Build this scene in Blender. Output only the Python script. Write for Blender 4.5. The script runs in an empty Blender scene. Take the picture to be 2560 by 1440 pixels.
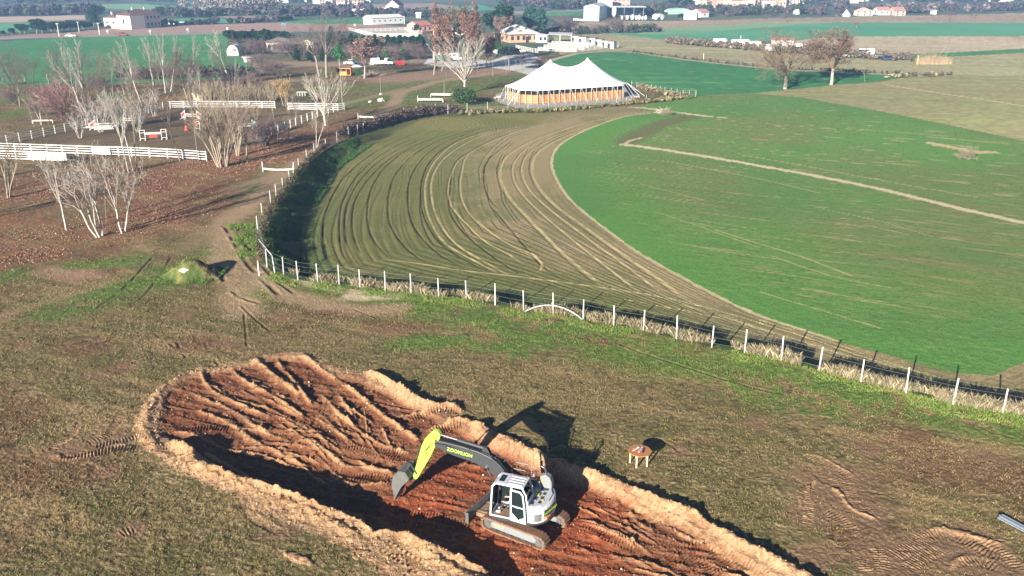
import bpy, bmesh, math, random
import numpy as np
from mathutils import Vector, Matrix
SC = bpy.context.scene
# ------------------------------------------------------------------ camera, light, exposure
FPX, CX, CY, CAMH, PITCH = 2150.0, 1280.0, 720.0, 25.0, math.radians(20.1754)
cam = bpy.data.objects.new('camera', bpy.data.cameras.new('camera'))
SC.collection.objects.link(cam); SC.camera = cam
cam.location = (0, 0, CAMH); cam.rotation_euler = (math.pi/2 - PITCH, 0, 0)
cam.data.sensor_width = 36.0; cam.data.lens = 36.0*FPX/2560.0
cam.data.clip_start = 0.5; cam.data.clip_end = 9000
SUN_AZ, SUN_EL = math.radians(29.0), math.radians(18.0)      # direction the shadows run (from +Y towards +X)
w = bpy.data.worlds.new('World'); SC.world = w; w.use_nodes = True
nt = w.node_tree; nt.nodes.clear()
sky = nt.nodes.new('ShaderNodeTexSky'); sky.sky_type = 'NISHITA'; sky.sun_disc = False
sky.sun_elevation = SUN_EL; sky.sun_rotation = SUN_AZ + math.pi
sky.air_density = 0.45; sky.dust_density = 0.15; sky.ozone_density = 1.2; sky.altitude = 300
bg = nt.nodes.new('ShaderNodeBackground'); bg.inputs['Strength'].default_value = 0.05
wo = nt.nodes.new('ShaderNodeOutputWorld')
nt.links.new(sky.outputs[0], bg.inputs[0]); nt.links.new(bg.outputs[0], wo.inputs[0])
sl = bpy.data.lights.new('sun', 'SUN'); sl.energy = 5.0; sl.angle = math.radians(0.5); sl.color = (1.0, 0.915, 0.78)
sun = bpy.data.objects.new('sun', sl); SC.collection.objects.link(sun)
sd = Vector((math.sin(SUN_AZ)*math.cos(SUN_EL), math.cos(SUN_AZ)*math.cos(SUN_EL), -math.sin(SUN_EL)))
sun.rotation_euler = sd.to_track_quat('-Z', 'Y').to_euler()
SC.view_settings.view_transform = 'Standard'; SC.view_settings.look = 'None'
SC.view_settings.exposure = 1.55; SC.view_settings.gamma = 1.0
SC.render.engine = 'CYCLES'
SC.cycles.max_bounces = 5; SC.cycles.volume_bounces = 0; SC.cycles.transparent_max_bounces = 6

rng = random.Random(7)
nrs = np.random.RandomState(11)
COL = SC.collection
def sstep(a, b, x):
    t = np.clip((x-a)/(b-a), 0, 1); return t*t*(3-2*t)
# ------------------------------------------------------------------ helpers: from the survey of the photograph to metres on the ground
def gfield(y):                                   # level of the fields beyond the bank
    return -1.4*(1-sstep(115., 170., y))
def ray(px, py, z=0.0):
    u = (px-CX)/FPX; v = (py-CY)/FPX
    dy = math.cos(PITCH)-v*math.sin(PITCH); dz = -math.sin(PITCH)-v*math.cos(PITCH)
    t = (z-CAMH)/dz
    return (u*t, dy*t)
def pf(px, py):                                  # on the lower field level
    z = -1.4
    for _ in range(4):
        x, y = ray(px, py, z); z = float(gfield(y))
    return (x, y)
def pl(pts, f=ray): return [f(*p) for p in pts]
def Z2(pts): return [ray(300+a/2.482, 860+b/2.482) for a, b in pts]
def R4(pts): return [ray(1640+a/2.7826, 1000+b/2.7826) for a, b in pts]
def FZ(pts): return [pf(640+a/2.3704, 260+b/2.3704) for a, b in pts]
def smooth(pts, n=4):
    P = [np.array(p, float) for p in pts]; out = []
    for i in range(len(P)-1):
        p0 = P[max(i-1, 0)]; p1 = P[i]; p2 = P[i+1]; p3 = P[min(i+2, len(P)-1)]
        for k in range(n):
            t = k/n
            out.append(0.5*((2*p1)+(-p0+p2)*t+(2*p0-5*p1+4*p2-p3)*t*t+(-p0+3*p1-3*p2+p3)*t**3))
    out.append(P[-1]); return [tuple(p) for p in out]
# ------------------------------------------------------------------ numpy noise and distance
def _hash(ix, iy, seed):
    n = (ix.astype(np.int64)*374761393 + iy.astype(np.int64)*668265263 + seed*974634777) & 0xffffffff
    n = ((n ^ (n >> 13))*1274126177) & 0xffffffff
    n = n ^ (n >> 16)
    return (n & 0xffff).astype(np.float32)/65535.0
def vn(X, Y, sx, sy=None, seed=0):
    sy = sy or sx
    x = X/sx+1000; y = Y/sy+1000
    ix = np.floor(x); iy = np.floor(y); fx = (x-ix).astype(np.float32); fy = (y-iy).astype(np.float32)
    fx = fx*fx*(3-2*fx); fy = fy*fy*(3-2*fy)
    a = _hash(ix, iy, seed); b = _hash(ix+1, iy, seed); c = _hash(ix, iy+1, seed); d = _hash(ix+1, iy+1, seed)
    return (a+(b-a)*fx)*(1-fy)+(c+(d-c)*fx)*fy
def fbm(X, Y, s, o=3, seed=0):
    r = 0; a = 1.0; t = 0
    for i in range(o):
        r = r+a*vn(X, Y, s/2**i, None, seed+i*17); t += a; a *= 0.55
    return r/t
def polyd(X, Y, pts, maxd):
    """distance, arclength and side for points within maxd of a polyline: returns idx, d, s, side, total"""
    pts = np.array(pts, float)
    sel = np.nonzero((X > pts[:, 0].min()-maxd) & (X < pts[:, 0].max()+maxd) & (Y > pts[:, 1].min()-maxd) & (Y < pts[:, 1].max()+maxd))[0]
    x = X[sel]; y = Y[sel]
    D = np.full(len(sel), 1e9); S = np.zeros(len(sel)); G = np.ones(len(sel)); acc = 0.0
    for i in range(len(pts)-1):
        a = pts[i]; b = pts[i+1]; v = b-a; L = math.hypot(*v)
        if L < 1e-6: continue
        m = np.nonzero((x > min(a[0], b[0])-maxd) & (x < max(a[0], b[0])+maxd) & (y > min(a[1], b[1])-maxd) & (y < max(a[1], b[1])+maxd))[0]
        if len(m):
            qx = x[m]-a[0]; qy = y[m]-a[1]
            t = np.clip((qx*v[0]+qy*v[1])/L/L, 0, 1)
            ex = qx-t*v[0]; ey = qy-t*v[1]; d = np.hypot(ex, ey)
            k = d < D[m]; mk = m[k]
            D[mk] = d[k]; S[mk] = acc+t[k]*L; G[mk] = np.sign(v[0]*qy[k]-v[1]*qx[k])
        acc += L
    k = D < maxd
    return sel[k], D[k], S[k], G[k], acc
def inside(X, Y, poly):
    poly = np.array(poly, float)
    res = np.zeros(len(X), bool)
    sel = np.nonzero((X > poly[:, 0].min()) & (X < poly[:, 0].max()) & (Y > poly[:, 1].min()) & (Y < poly[:, 1].max()))[0]
    x = X[sel]; y = Y[sel]; r = np.zeros(len(sel), bool); n = len(poly)
    for i in range(n):
        x1, y1 = poly[i]; x2, y2 = poly[(i+1) % n]
        if y1 == y2: continue
        c = ((y1 > y) != (y2 > y))
        r ^= c & (x < (x2-x1)*(y-y1)/(y2-y1)+x1)
    res[sel] = r; return res
# ------------------------------------------------------------------ the surveyed lines
FENCE_PX = [(1219,276),(1168,281),(1120,284),(1073,284),(1041,289),(1011,292),(978,306),(944,316),(910,332),(895,338),(872,344),(843,358),(815,374),(786,388),(767,405),
 (748,429),(735,450),(724,460),(707,478),(691,497),(678,515),(657,549),(645,583),(645,605),(648,628),(655,648),(668,668),(684,684),(709,687),(745,700),(795,706),(848,711),(900,719),
 (963,728),(1028,734),(1097,743),(1166,749),(1238,762),(1309,776),(1383,787),(1458,799),(1534,815),(1608,827),(1691,847),(1779,869),(1861,883),(1953,902),(2047,928),(2152,956),(2264,982),
 (2382,1012),(2506,1033),(2640,1058),(2790,1088),(2960,1120)]
FENCE = pl(FENCE_PX)
TFENCE_PX = [(1219,276),(1270,276),(1320,275),(1371,273),(1430,268),(1491,262),(1541,259),(1566,258),(1615,252),(1665,247),(1700,245),(1739,242)]
TFENCE = pl(TFENCE_PX)
FIELD_POLY = list(reversed(TFENCE[1:])) + FENCE + [(90, 20), (600, 60), (900, 400), (900, 700), (60, 300), ray(1600, 215)]
PIT = Z2([(230,560),(215,480),(250,420),(250,330),(300,270),(420,200),(540,170),(700,145),(840,110),(960,75),(1140,75),(1230,130),(1330,185),(1480,200),(1620,260),(1760,330),(1860,385),(1960,430),(2060,480),(2160,520),(2230,560),(2330,590),(2430,640),(2560,700),(2680,760),(2800,810)]) \
    + pl([(1480,1200),(1560,1232),(1640,1268),(1720,1305),(1800,1350),(1880,1400),(1960,1450),(2100,1540),(1500,1620),(1240,1470)]) \
    + list(reversed(Z2([(300,600),(380,650),(460,725),(600,800),(760,850),(900,890),(1100,960),(1240,1025),(1380,1065),(1490,1110),(1570,1180),(1660,1165),(1760,1195),(1930,1275),(2100,1340),(2260,1410)])))
SOIL = Z2([(120,660),(90,590),(80,500),(140,360),(280,240),(420,165),(540,140),(700,112),(830,85),(960,45),(1130,40),(1230,85),(1330,140),(1430,155),(1560,175),(1700,240),(1830,300),(1940,350),(2120,360),(2160,440),(2250,500),(2400,560),(2520,620),(2640,690),(2800,760)]) \
    + pl([(1480,1180),(1560,1205),(1640,1242),(1720,1270),(1820,1325),(1900,1375),(1990,1425),(2120,1510),(2300,1640),(1000,1680),(930,1500)]) \
    + list(reversed(Z2([(200,690),(300,770),(430,830),(560,895),(700,950),(830,1040),(960,1080),(1100,1140),(1250,1210),(1400,1300),(1500,1370),(1570,1450)])))
SOIL = smooth(SOIL+[SOIL[0]], 3)
# --- ridges of loose soil: (points, half width m, height m)
RG = []
def rg(p, w, h): RG.append((smooth(p, 3), w, h))
rg(Z2([(300,600),(380,640),(470,700),(600,770),(760,835),(900,885),(1100,950),(1240,1010),(1380,1050),(1500,1100),(1580,1160),(1700,1165),(1800,1205),(1930,1265),(2100,1330),(2300,1420)]), .40, .46)
rg(Z2([(330,690),(480,760),(620,830),(760,880),(900,940),(1100,1010),(1250,1090),(1400,1150),(1500,1230)]), .55, .24)
rg(Z2([(380,650),(500,690),(640,750),(800,820),(930,870),(1050,905)]), .28, .34)
rg(Z2([(490,640),(620,690),(760,750),(900,800),(1050,855),(1200,905),(1400,965),(1560,1000)]), .25, .26)
rg(Z2([(230,690),(190,600),(150,520),(180,420),(230,320),(330,240),(440,185)]), .42, .16)
rg(Z2([(500,160),(525,230),(600,300),(760,370),(900,420)]), .24, .30)
rg(Z2([(690,140),(740,200),(830,255),(950,310),(1050,370),(1160,440)]), .26, .32)
rg(Z2([(830,90),(880,130),(980,210),(1060,265),(1130,320)]), .32, .38)
rg(Z2([(960,70),(1010,140),(1070,210),(1130,290),(1200,370)]), .24, .34)
rg(Z2([(1130,60),(1200,120),(1270,170),(1350,215),(1430,270),(1530,345),(1640,430),(1760,515),(1880,590)]), .3, .36)
rg(Z2([(1500,175),(1560,190),(1650,235),(1750,300),(1850,355),(1950,395),(2060,390),(2140,430)]), .34, .52)
rg(Z2([(430,385),(560,430),(680,475),(800,540),(930,600),(1050,650),(1180,715)]), .26, .26)
rg(Z2([(470,330),(620,365),(740,420),(830,475),(950,530),(1080,575)]), .24, .24)
rg(Z2([(300,535),(400,535),(520,575),(650,600),(800,625),(900,650)]), .25, .2)
rg(Z2([(1100,565),(1200,590),(1300,640),(1400,690),(1520,705),(1700,750)]), .26, .24)
rg(Z2([(1270,725),(1400,780),(1560,800),(1720,790)]), .24, .2)
rg(Z2([(1230,280),(1300,345),(1360,420),(1450,480),(1560,560),(1700,610),(1820,640)]), .24, .2)
rg(Z2([(1180,410),(1290,480),(1390,550),(1500,605)]), .2, .18)
rg(Z2([(1700,440),(1850,410),(1950,400)]), .25, .2)
rg(Z2([(1880,540),(2000,490),(2120,475),(2230,540),(2330,580)]), .36, .32)
rg(Z2([(1450,650),(1530,700),(1640,730),(1720,770)]), .22, .26)
rg(Z2([(370,330),(430,300),(500,320),(590,360)]), .2, .2)
rg(Z2([(560,240),(660,300),(780,350),(930,380),(1080,450),(1230,540)]), .18, .15)
rg(Z2([(900,560),(1010,600),(1110,680),(1220,760),(1330,820)]), .2, .16)
rg(pl([(1175,1060),(1250,1092),(1330,1135),(1400,1165),(1480,1192),(1560,1218),(1640,1255),(1720,1285),(1800,1335),(1900,1388),(2000,1440),(2150,1540)]), .36, .50)
rg(pl([(1560,1240),(1640,1282),(1700,1318),(1790,1360),(1860,1410),(1950,1470)]), .3, .22)
rg(pl([(1500,1215),(1570,1262),(1610,1300),(1680,1330)]), .3, .2)
rg(pl([(900,1340),(960,1300),(1030,1340),(1080,1390),(1180,1450),(1260,1520)]), .5, .26)
rg(pl([(700,1380),(800,1420)]), .3, .1)
_r = random.Random(21)
for k in range(46):
    t = _r.random(); x0, y0 = (300+_r.random()*500, 330+t*330) if k % 2 else (560+t*1000, 150+t*160+_r.random()*90)
    x1, y1 = 1500+_r.random()*420, 640+_r.random()*260; a = _r.uniform(0, .55); b = a+_r.uniform(.15, .42); bend = _r.uniform(-40, 40)
    P0 = lambda q: (x0+(x1-x0)*q+_r.uniform(-8, 8), y0+(y1-y0)*q-math.sin(q*3.1)*60*(1 if k % 2 else .4)+bend*q)
    rg(Z2([P0(a), P0(a+(b-a)*.35), P0(a+(b-a)*.7), P0(b)]), _r.uniform(.08, .17), _r.uniform(.09, .22))
for k in range(26):
    x0 = 1380+_r.random()*420; y0 = 1215+(x0-1380)*.42+_r.uniform(-10, 110); L = _r.uniform(60, 220)
    rg(pl([(x0, y0), (x0+L*.5, y0+L*.22+_r.uniform(-6, 6)), (x0+L, y0+L*.5)]), _r.uniform(.08, .16), _r.uniform(.08, .2))
for k in range(22):
    x0 = 640+_r.random()*500; y0 = 1130+(x0-640)*.42+_r.uniform(-10, 60); L = _r.uniform(80, 240)
    rg(pl([(x0, y0), (x0+L*.5, y0+L*.18), (x0+L, y0+L*.38)]), _r.uniform(.07, .13), _r.uniform(.08, .16))
# shallow scrapes in the meadow
rg(R4([(1040,370),(1150,400),(1250,450),(1400,530)]), .16, .09)
rg(R4([(1080,500),(1110,560),(1020,660),(1000,770)]), .16, .11)
rg(R4([(1190,590),(1280,650),(1330,730),(1420,790),(1600,850)]), .18, .13)
rg(R4([(1860,920),(2000,900),(2200,950),(2420,1010),(2460,1000)]), .3, .2)
rg(R4([(2050,1200),(2100,1110),(2220,1080)]), .25, .16)
rg(R4([(2280,400),(2400,380),(2560,400)]), .2, .08)
rg(pl([(120,1130),(160,1150),(210,1140),(330,1100)]), .3, .12)
rg(pl([(200,1060),(190,1090),(130,1125)]), .2, .1)
# --- crawler track marks: (points, half width, depth)
TRK = []
def tk(p, w=.24, dep=.055, pit=.17): TRK.append((smooth(p, 3), w, dep, pit))
tk(Z2([(300,500),(420,510),(560,500),(690,500)])); tk(Z2([(240,645),(380,625),(600,620),(760,635),(880,655)]), .28, .07)
tk(Z2([(330,330),(300,400),(260,440)]), .3, .08); tk(Z2([(390,300),(350,380),(310,450)]), .25, .06)
tk(Z2([(480,420),(600,460),(730,490),(860,560),(1000,630)])); tk(Z2([(900,360),(1040,400),(1180,420),(1290,480)]))
tk(Z2([(1230,700),(1400,740),(1560,760),(1740,800)]), .28, .07); tk(Z2([(1370,600),(1500,600),(1640,620),(1780,650)]), .28, .07)
tk(Z2([(1790,440),(1900,420),(2010,410),(2130,420)]), .25, .06); tk(Z2([(1900,540),(2000,510),(2120,500),(2200,530)]), .28, .07)
tk(Z2([(640,760),(800,800),(960,830),(1150,850),(1330,860)])); tk(Z2([(700,700),(860,740),(1040,790),(1240,820),(1420,900)]))
tk(Z2([(1010,100),(1080,200),(1160,300),(1290,400),(1420,500)]), .26, .05); tk(Z2([(1180,110),(1280,220),(1400,320),(1560,430),(1720,540)]), .24, .05)
tk(Z2([(560,190),(640,260),(760,330),(900,390)]), .24, .05); tk(Z2([(940,520),(1060,560),(1180,640),(1290,740)]), .24, .06)
tk(Z2([(1390,860),(1560,920),(1760,960),(1980,1010),(2200,1080)]), .25, .08); tk(Z2([(1330,900),(1500,950),(1700,1010),(1900,1060)]), .22, .07)
tk(pl([(1180,1370),(1260,1400),(1350,1440),(1450,1490)]), .28, .07); tk(pl([(1450,1290),(1540,1330),(1650,1370),(1760,1430)]), .28, .07)
tk(pl([(1600,1330),(1680,1350),(1760,1390),(1830,1450)]), .28, .06); tk(pl([(1400,1400),(1480,1420),(1560,1450)]), .28, .06)
tk(Z2([(1600,1230),(1700,1290),(1800,1350),(1900,1420)]), .3, .12, .3)
tk(pl([(1700,1340),(1760,1350),(1850,1400),(1930,1440)]), .28, .06)
tk(pl([(205,955),(225,935),(280,915),(345,905)]), .24, .05); tk(pl([(283,942),(310,925),(348,908)]), .2, .05)
tk(pl([(125,1128),(160,1105),(190,1080),(208,1050)]), .28, .07); tk(pl([(210,1110),(260,1090),(285,1070),(300,1035)]), .26, .06); tk(pl([(230,1115),(290,1105),(350,1090)]), .26, .06)
tk(R4([(1010,370),(1120,430),(1240,480),(1380,560)]), .28, .05); tk(R4([(1060,520),(1060,620),(1060,740),(1060,880)]), .25, .06)
tk(R4([(1340,560),(1350,650),(1400,740)]), .28, .04); tk(R4([(1640,1090),(1780,1020),(1900,940),(2050,940),(2160,980),(2300,1050),(2440,1100)]), .35, .06)
tk(R4([(2100,1130),(2250,1120),(2400,1180)]), .3, .06); tk(R4([(1430,1080),(1440,1150),(1480,1220)]), .25, .06)
tk(pl([(290,1340),(310,1330),(345,1318)]), .3, .05)
tk(R4([(1200,530),(1290,620),(1330,720)]), .2, .05)
tk(R4([(900,480),(1000,540),(1080,640)]), .3, .05); tk(R4([(1150,760),(1280,830),(1400,930),(1520,980)]), .3, .05); tk(R4([(1500,1000),(1560,1090),(1600,1200)]), .3, .06); tk(R4([(1750,1180),(1850,1100),(1990,1040)]), .3, .06); tk(R4([(2250,960),(2400,1060),(2540,1180)]), .3, .05)
tk(pl([(140,1150),(200,1140),(280,1125),(350,1120)]), .3, .06); tk(pl([(610,1260),(640,1300),(700,1330)]), .25, .04); tk(pl([(560,820),(590,860),(600,900)]), .2, .04); tk(pl([(430,760),(470,790),(500,840)]), .2, .04); tk(pl([(60,880),(130,850),(220,840)]), .22, .03); tk(pl([(1000,810),(1100,830),(1230,870)]), .22, .04)
BARE = [((2085,1215), 2.6), ((2130,1270), 2.2), ((2010,1290), 1.4), ((2190,1400), 2.4), ((2380,1370), 2.6), ((2480,1420), 2.4), ((2050,1390), 1.6), ((2480,1150), 1.2), ((165,1120), 1.6), ((280,1095), 1.3), ((320,1325), .9), ((235,935), 1.2), ((320,915), 1.1), ((700,1330), 1.8), ((640,1240), 1.3), ((200,690), 1.6), ((570,860), 1.2), ((455,790), 1.3), ((700,790), 1.6), ((1150,1000), 1.0), ((990,830), 1.4), ((60,860), 1.2), ((270,1180), 1.2), ((1710,1130), .8), ((1880,1060), 1.1), ((2160,1120), 1.2)]
# wheel ruts and scuffs near the corner of the fence
RUT = []
def rt(p, w=.22, dep=.12): RUT.append((smooth(p, 3), w, dep))
rt(pl([(560,560),(590,610),(620,660),(660,700),(700,740)]), .25, .14); rt(pl([(590,560),(615,610),(650,655),(690,700),(740,735)]), .22, .12)
rt(pl([(540,650),(560,700),(600,740),(660,760)]), .25, .16); rt(pl([(480,720),(560,720),(640,690)]), .2, .1)
rt(pl([(385,640),(340,690),(300,730),(250,765),(240,775)]), .15, .1); rt(pl([(430,640),(400,690),(360,740),(330,760)]), .15, .08)
rt(pl([(430,830),(450,870),(470,900)]), .12, .08); rt(pl([(510,850),(530,890),(550,920)]), .12, .08); rt(pl([(600,760),(640,800),(680,830)]), .12, .07)
rt(pl([(380,830),(410,850),(440,870)]), .12, .07); rt(pl([(860,760),(900,780),(960,800)]), .12, .06); rt(pl([(610,780),(615,830),(617,870)]), .1, .07)
rt(pl([(1480,830),(1600,880),(1720,920),(1850,960),(1950,985)]), .14, .09)
rt(pl([(1645,1095),(1680,1115),(1715,1140)]), .12, .08); rt(R4([(1370,620),(1500,640),(1640,665)]), .12, .06)
rt(R4([(2260,200),(2400,240),(2560,290)]), .12, .06); rt(pl([(0,700),(150,650),(300,610)]), .3, .05)
# ------------------------------------------------------------------ the fields
def PP(*pts): return pl(pts)
TILL_R = FZ([(2560,1040),(2400,960),(2230,860),(2090,760),(1960,660),(1850,560),(1790,470),(1755,390),(1752,330),(1775,270),(1830,220),(1920,170),(2050,115),(2180,75),(2330,55),(2400,52)])
TILL_R = [pf(2560,905), pf(2480,940), pf(2370,930), pf(2230,890), pf(2090,852), pf(1960,810), pf(1840,765)] + TILL_R[1:]
TILL_L = FENCE[:]
GREEN = [pf(1590,271), pf(1620,262), pf(1740,241)] + [ray(1885,234), pf(2000,243), pf(2200,278), pf(2400,318), pf(2560,352), pf(3000,440), pf(3500,560), pf(3500,1000), pf(2900,930)] + TILL_R
# region polygons painted one over another: (name of the sheet, colour key, polygon)
REG = [
 ('field', 'strip_tan', PP((-500,46),(0,42),(210,38),(216,49),(0,57),(-500,62))),
 ('field', 'teal', PP((-300,60),(0,58),(110,55),(70,78),(-300,98))),
 ('field', 'palegreen', PP((100,16),(330,9),(480,17),(612,25),(595,36),(520,33),(440,29),(360,25),(170,18))),
 ('field', 'teal', PP((400,50),(500,44),(560,47),(620,58),(500,63),(420,62))),
 ('field', 'palegreen', PP((608,36),(650,33),(717,34),(715,38),(625,41))),
 ('field', 'pinktan', PP((520,39),(640,40),(700,43),(690,47),(560,45))),
 ('field', 'green', PP((680,60),(705,50),(780,50),(930,45),(930,60),(800,62))),
 ('field', 'pink', PP((-700,118),(-700,104),(0,92),(60,86),(120,84),(200,78),(250,70),(400,66),(470,62),(620,58),(680,56),(780,60),(928,60),(1010,66),(1050,70),(1050,78),(830,79),(560,84),(300,90),(0,99))),
 ('field', 'pinktan', PP((780,12),(1080,8),(1180,20),(1060,28),(800,22))),
 ('field', 'teal', PP((800,25),(1060,28),(1100,20),(1200,12),(1250,24),(1000,35),(930,32))),
 ('field', 'tan', PP((1040,30),(1110,29),(1110,34),(1040,36))),
 ('field', 'pinktan', PP((1280,27),(1360,28),(1500,22),(1500,30),(1340,36),(1280,36))),
 ('field', 'green', PP((1350,31),(1460,27),(1460,37),(1350,40))),
 ('field', 'tan', PP((1420,57),(1600,52),(1640,53),(1800,50),(1900,46),(2060,43),(2560,33),(2900,28),(2900,58),(2060,57),(1900,58),(1830,63),(1700,70),(1560,75),(1430,73))),
 ('field', 'palegreen', PP((1490,83),(1560,74),(1700,69),(1830,63),(1900,57),(2060,57),(1900,70),(1800,78),(1640,86))),
 ('field', 'teal', PP((1500,84),(1640,86),(1800,78),(1900,70),(2060,57),(2560,57),(3000,57),(3000,92),(2560,90),(2150,91),(1950,101),(1750,106),(1640,98),(1590,91))),
 ('field', 'olivetan', PP((1380,87),(1510,84),(1590,91),(1660,99),(1720,110),(1850,122),(2000,135),(2200,150),(2380,142),(2560,132),(2900,125),(3300,120),(3300,200),(2560,200),(2300,190),(2290,186),(2100,180),(1900,168),(1700,147),(1600,133),(1520,129),(1480,132),(1400,137))),
 ('field', 'sand', PP((1950,106),(2060,93),(2150,91),(2560,90),(3000,92),(3000,118),(2560,122),(2330,134),(2260,136),(2170,129),(2060,128),(1980,120))),
 ('field', 'green', PP((2160,129),(2260,136),(2330,134),(2560,123),(3000,116),(3000,124),(2560,131),(2370,141),(2250,143))),
 ('field', 'green', PP((-700,132),(0,104),(185,94),(300,91),(420,87),(575,85),(565,118),(600,143),(640,172),(655,190),(560,196),(400,205),(250,210),(100,212),(0,216),(-700,262))),
 ('field', 'deepgreen', PP((1352,158),(1375,146),(1440,135),(1530,130),(1600,134),(1700,148),(1900,169),(2100,181),(2290,187),(2235,196),(2170,205),(2080,212),(1885,233),(1740,239),(1600,215),(1560,205),(1480,180))),
 ('field', 'olive2', [ray(1885,233), ray(2080,212), ray(2200,204), ray(2240,196), ray(2300,187), ray(2600,190), ray(3300,200), pf(3300,520), pf(3000,440), pf(2560,352), pf(2400,318), pf(2200,278), pf(2000,243)]),
 ('gravel', 'gravel', PP((1225,152),(1260,140),(1330,134),(1358,150),(1352,165),(1330,190),(1290,178),(1225,168),(1130,170),(1060,160),(1070,146),(1150,140))),
 ('gravel', 'padgravel', PP((1232,246),(1240,236),(1262,228),(1300,232),(1590,222),(1600,243),(1560,254),(1480,262),(1400,268),(1330,271),(1285,268),(1250,257))),
 ('arena', 'sandwhite', PP((890,78),(1010,75),(1060,80),(1050,92),(940,92))),
 ('arena', 'arena', PP((0,352),(215,308),(430,258),(845,262),(640,350),(515,385),(0,368))),
]
ROADS = [('road', 'asphalt', pl([(-700,118),(0,97.5),(185,91),(300,88),(420,84.8),(560,82.5),(680,79),(830,76)]), 2.6)]
PAL = dict(strip_tan=(.46,.36,.28), teal=(.10,.30,.16), palegreen=(.20,.34,.18), green=(.07,.235,.085), deepgreen=(.055,.20,.07), pink=(.36,.24,.19), pinktan=(.33,.25,.21),
 tan=(.36,.27,.18), olivetan=(.34,.30,.17), sand=(.46,.36,.25), olive2=(.29,.27,.125), gravel=(.56,.55,.52), padgravel=(.33,.32,.30), sandwhite=(.5,.47,.4), arena=(.145,.105,.06), asphalt=(.30,.30,.30),
 far=(.075,.115,.08))
LINES = [  # pale bare strips between the sowings: points, half width, colour, raggedness
 (smooth([pf(1560,362), pf(1640,372), pf(1800,397), pf(2000,432), pf(2200,472), pf(2400,520), pf(2560,556), pf(3000,660)], 3), .68, (.60,.49,.33)),
 (smooth([pf(1562,362), pf(1575,352), pf(1602,345)], 3), .35, (.5,.4,.26)),
 (smooth([pf(1580,268), pf(1620,271), pf(1660,277), pf(1775,291)], 3), .75, (.56,.46,.30)),
 (smooth([pf(1796,293), pf(1812,294)], 3), .5, (.5,.42,.27)),
 (smooth([ray(2215,211), ray(2400,240), ray(2560,264), ray(2800,300)], 3), .7, (.50,.42,.25)),
 (smooth([pf(2330,358), pf(2400,372), pf(2440,380), pf(2480,380)], 3), 1.0, (.5,.38,.22)),
 (smooth(TILL_R[4:], 2), .22, (.52,.42,.26)),
 (smooth([pf(*q) for q in [(1655, 402), (1760, 420), (1900, 447), (2050, 482)]], 3), 0.13, (.40,.34,.17)),
 (smooth([pf(*q) for q in [(1860, 388), (2000, 412), (2200, 450), (2440, 492)]], 3), 0.14, (.40,.34,.17)),
 (smooth([pf(*q) for q in [(1600, 460), (1680, 480), (1760, 500)]], 3), 0.1, (.40,.34,.17)),
 (smooth([pf(*q) for q in [(1790, 575), (1900, 610), (2000, 640), (2130, 690)]], 3), 0.12, (.40,.34,.17)),
 (smooth([pf(*q) for q in [(2160, 560), (2270, 585)]], 3), 0.12, (.40,.34,.17)),
 (smooth([pf(*q) for q in [(1930, 640), (2080, 690), (2230, 720)]], 3), 0.1, (.40,.34,.17)),
 (smooth([pf(*q) for q in [(1640, 530), (1760, 570), (1900, 620)]], 3), 0.07, (.40,.34,.17)),
 (smooth([pf(*q) for q in [(2050, 520), (2200, 552), (2330, 590)]], 3), 0.07, (.40,.34,.17)),
 (smooth([pf(*q) for q in [(1900, 730), (2050, 775), (2200, 820)]], 3), 0.08, (.40,.34,.17)),
 (smooth([pf(*q) for q in [(1480, 712), (1700, 752), (1900, 808), (2100, 872), (2300, 940), (2560, 1005)]], 3), 0.1, (.40,.34,.17)),
 (smooth([pf(*q) for q in [(1560, 748), (1800, 795), (2000, 856), (2200, 922), (2400, 972), (2560, 1018)]], 3), 0.08, (.40,.34,.17)),
 (smooth([pf(*q) for q in [(1700, 760), (1900, 820), (2100, 885), (2300, 950), (2480, 995)]], 3), 0.07, (.40,.34,.17)),
 (smooth([pf(*q) for q in [(1840, 790), (2000, 838), (2150, 890), (2300, 930)]], 3), 0.09, (.40,.34,.17)),
 (smooth([pf(*q) for q in [(1900, 800), (2060, 850), (2220, 905), (2380, 955), (2560, 990)]], 3), 0.08, (.40,.34,.17)),

]
RUTS_F = [FZ(p) for p in [
 [(470,960),(410,900),(400,820),(400,700),(430,600),(490,480),(580,380),(700,290),(850,210),(1000,160)],
 [(560,950),(510,880),(495,760),(500,640),(530,540),(590,440),(700,330),(850,240),(1000,185)],
 [(560,880),(530,790),(530,650),(560,550),(620,450),(730,340),(880,250),(1020,190)],
 [(630,900),(590,820),(570,720),(580,600),(640,480),(760,350),(900,260)],
 [(800,920),(720,840),(670,740),(660,620),(690,490),(770,370),(900,270),(1060,200),(1200,160)],
 [(1030,950),(920,880),(830,780),(785,670),(790,520),(840,400),(950,290),(1100,210),(1260,160),(1400,130)],
 [(1260,980),(1100,900),(990,800),(920,690),(900,560),(920,430),(1000,310),(1130,220),(1300,160)],
 [(1400,1000),(1250,930),(1100,830),(1020,720),(980,600),(985,450),(1040,330),(1150,240),(1320,170),(1500,130)],
 [(1640,950),(1640,980),(1590,990)],
 [(1460,640),(1380,560),(1350,450),(1360,360),(1420,290),(1530,210)],
 [(1590,960),(1560,1000),(1400,900),(1240,770),(1150,640),(1150,520),(1180,350),(1290,270),(1400,210),(1550,160)],
 [(1830,1045),(1700,960),(1600,850),(1480,710),(1380,590)],
]]
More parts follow.
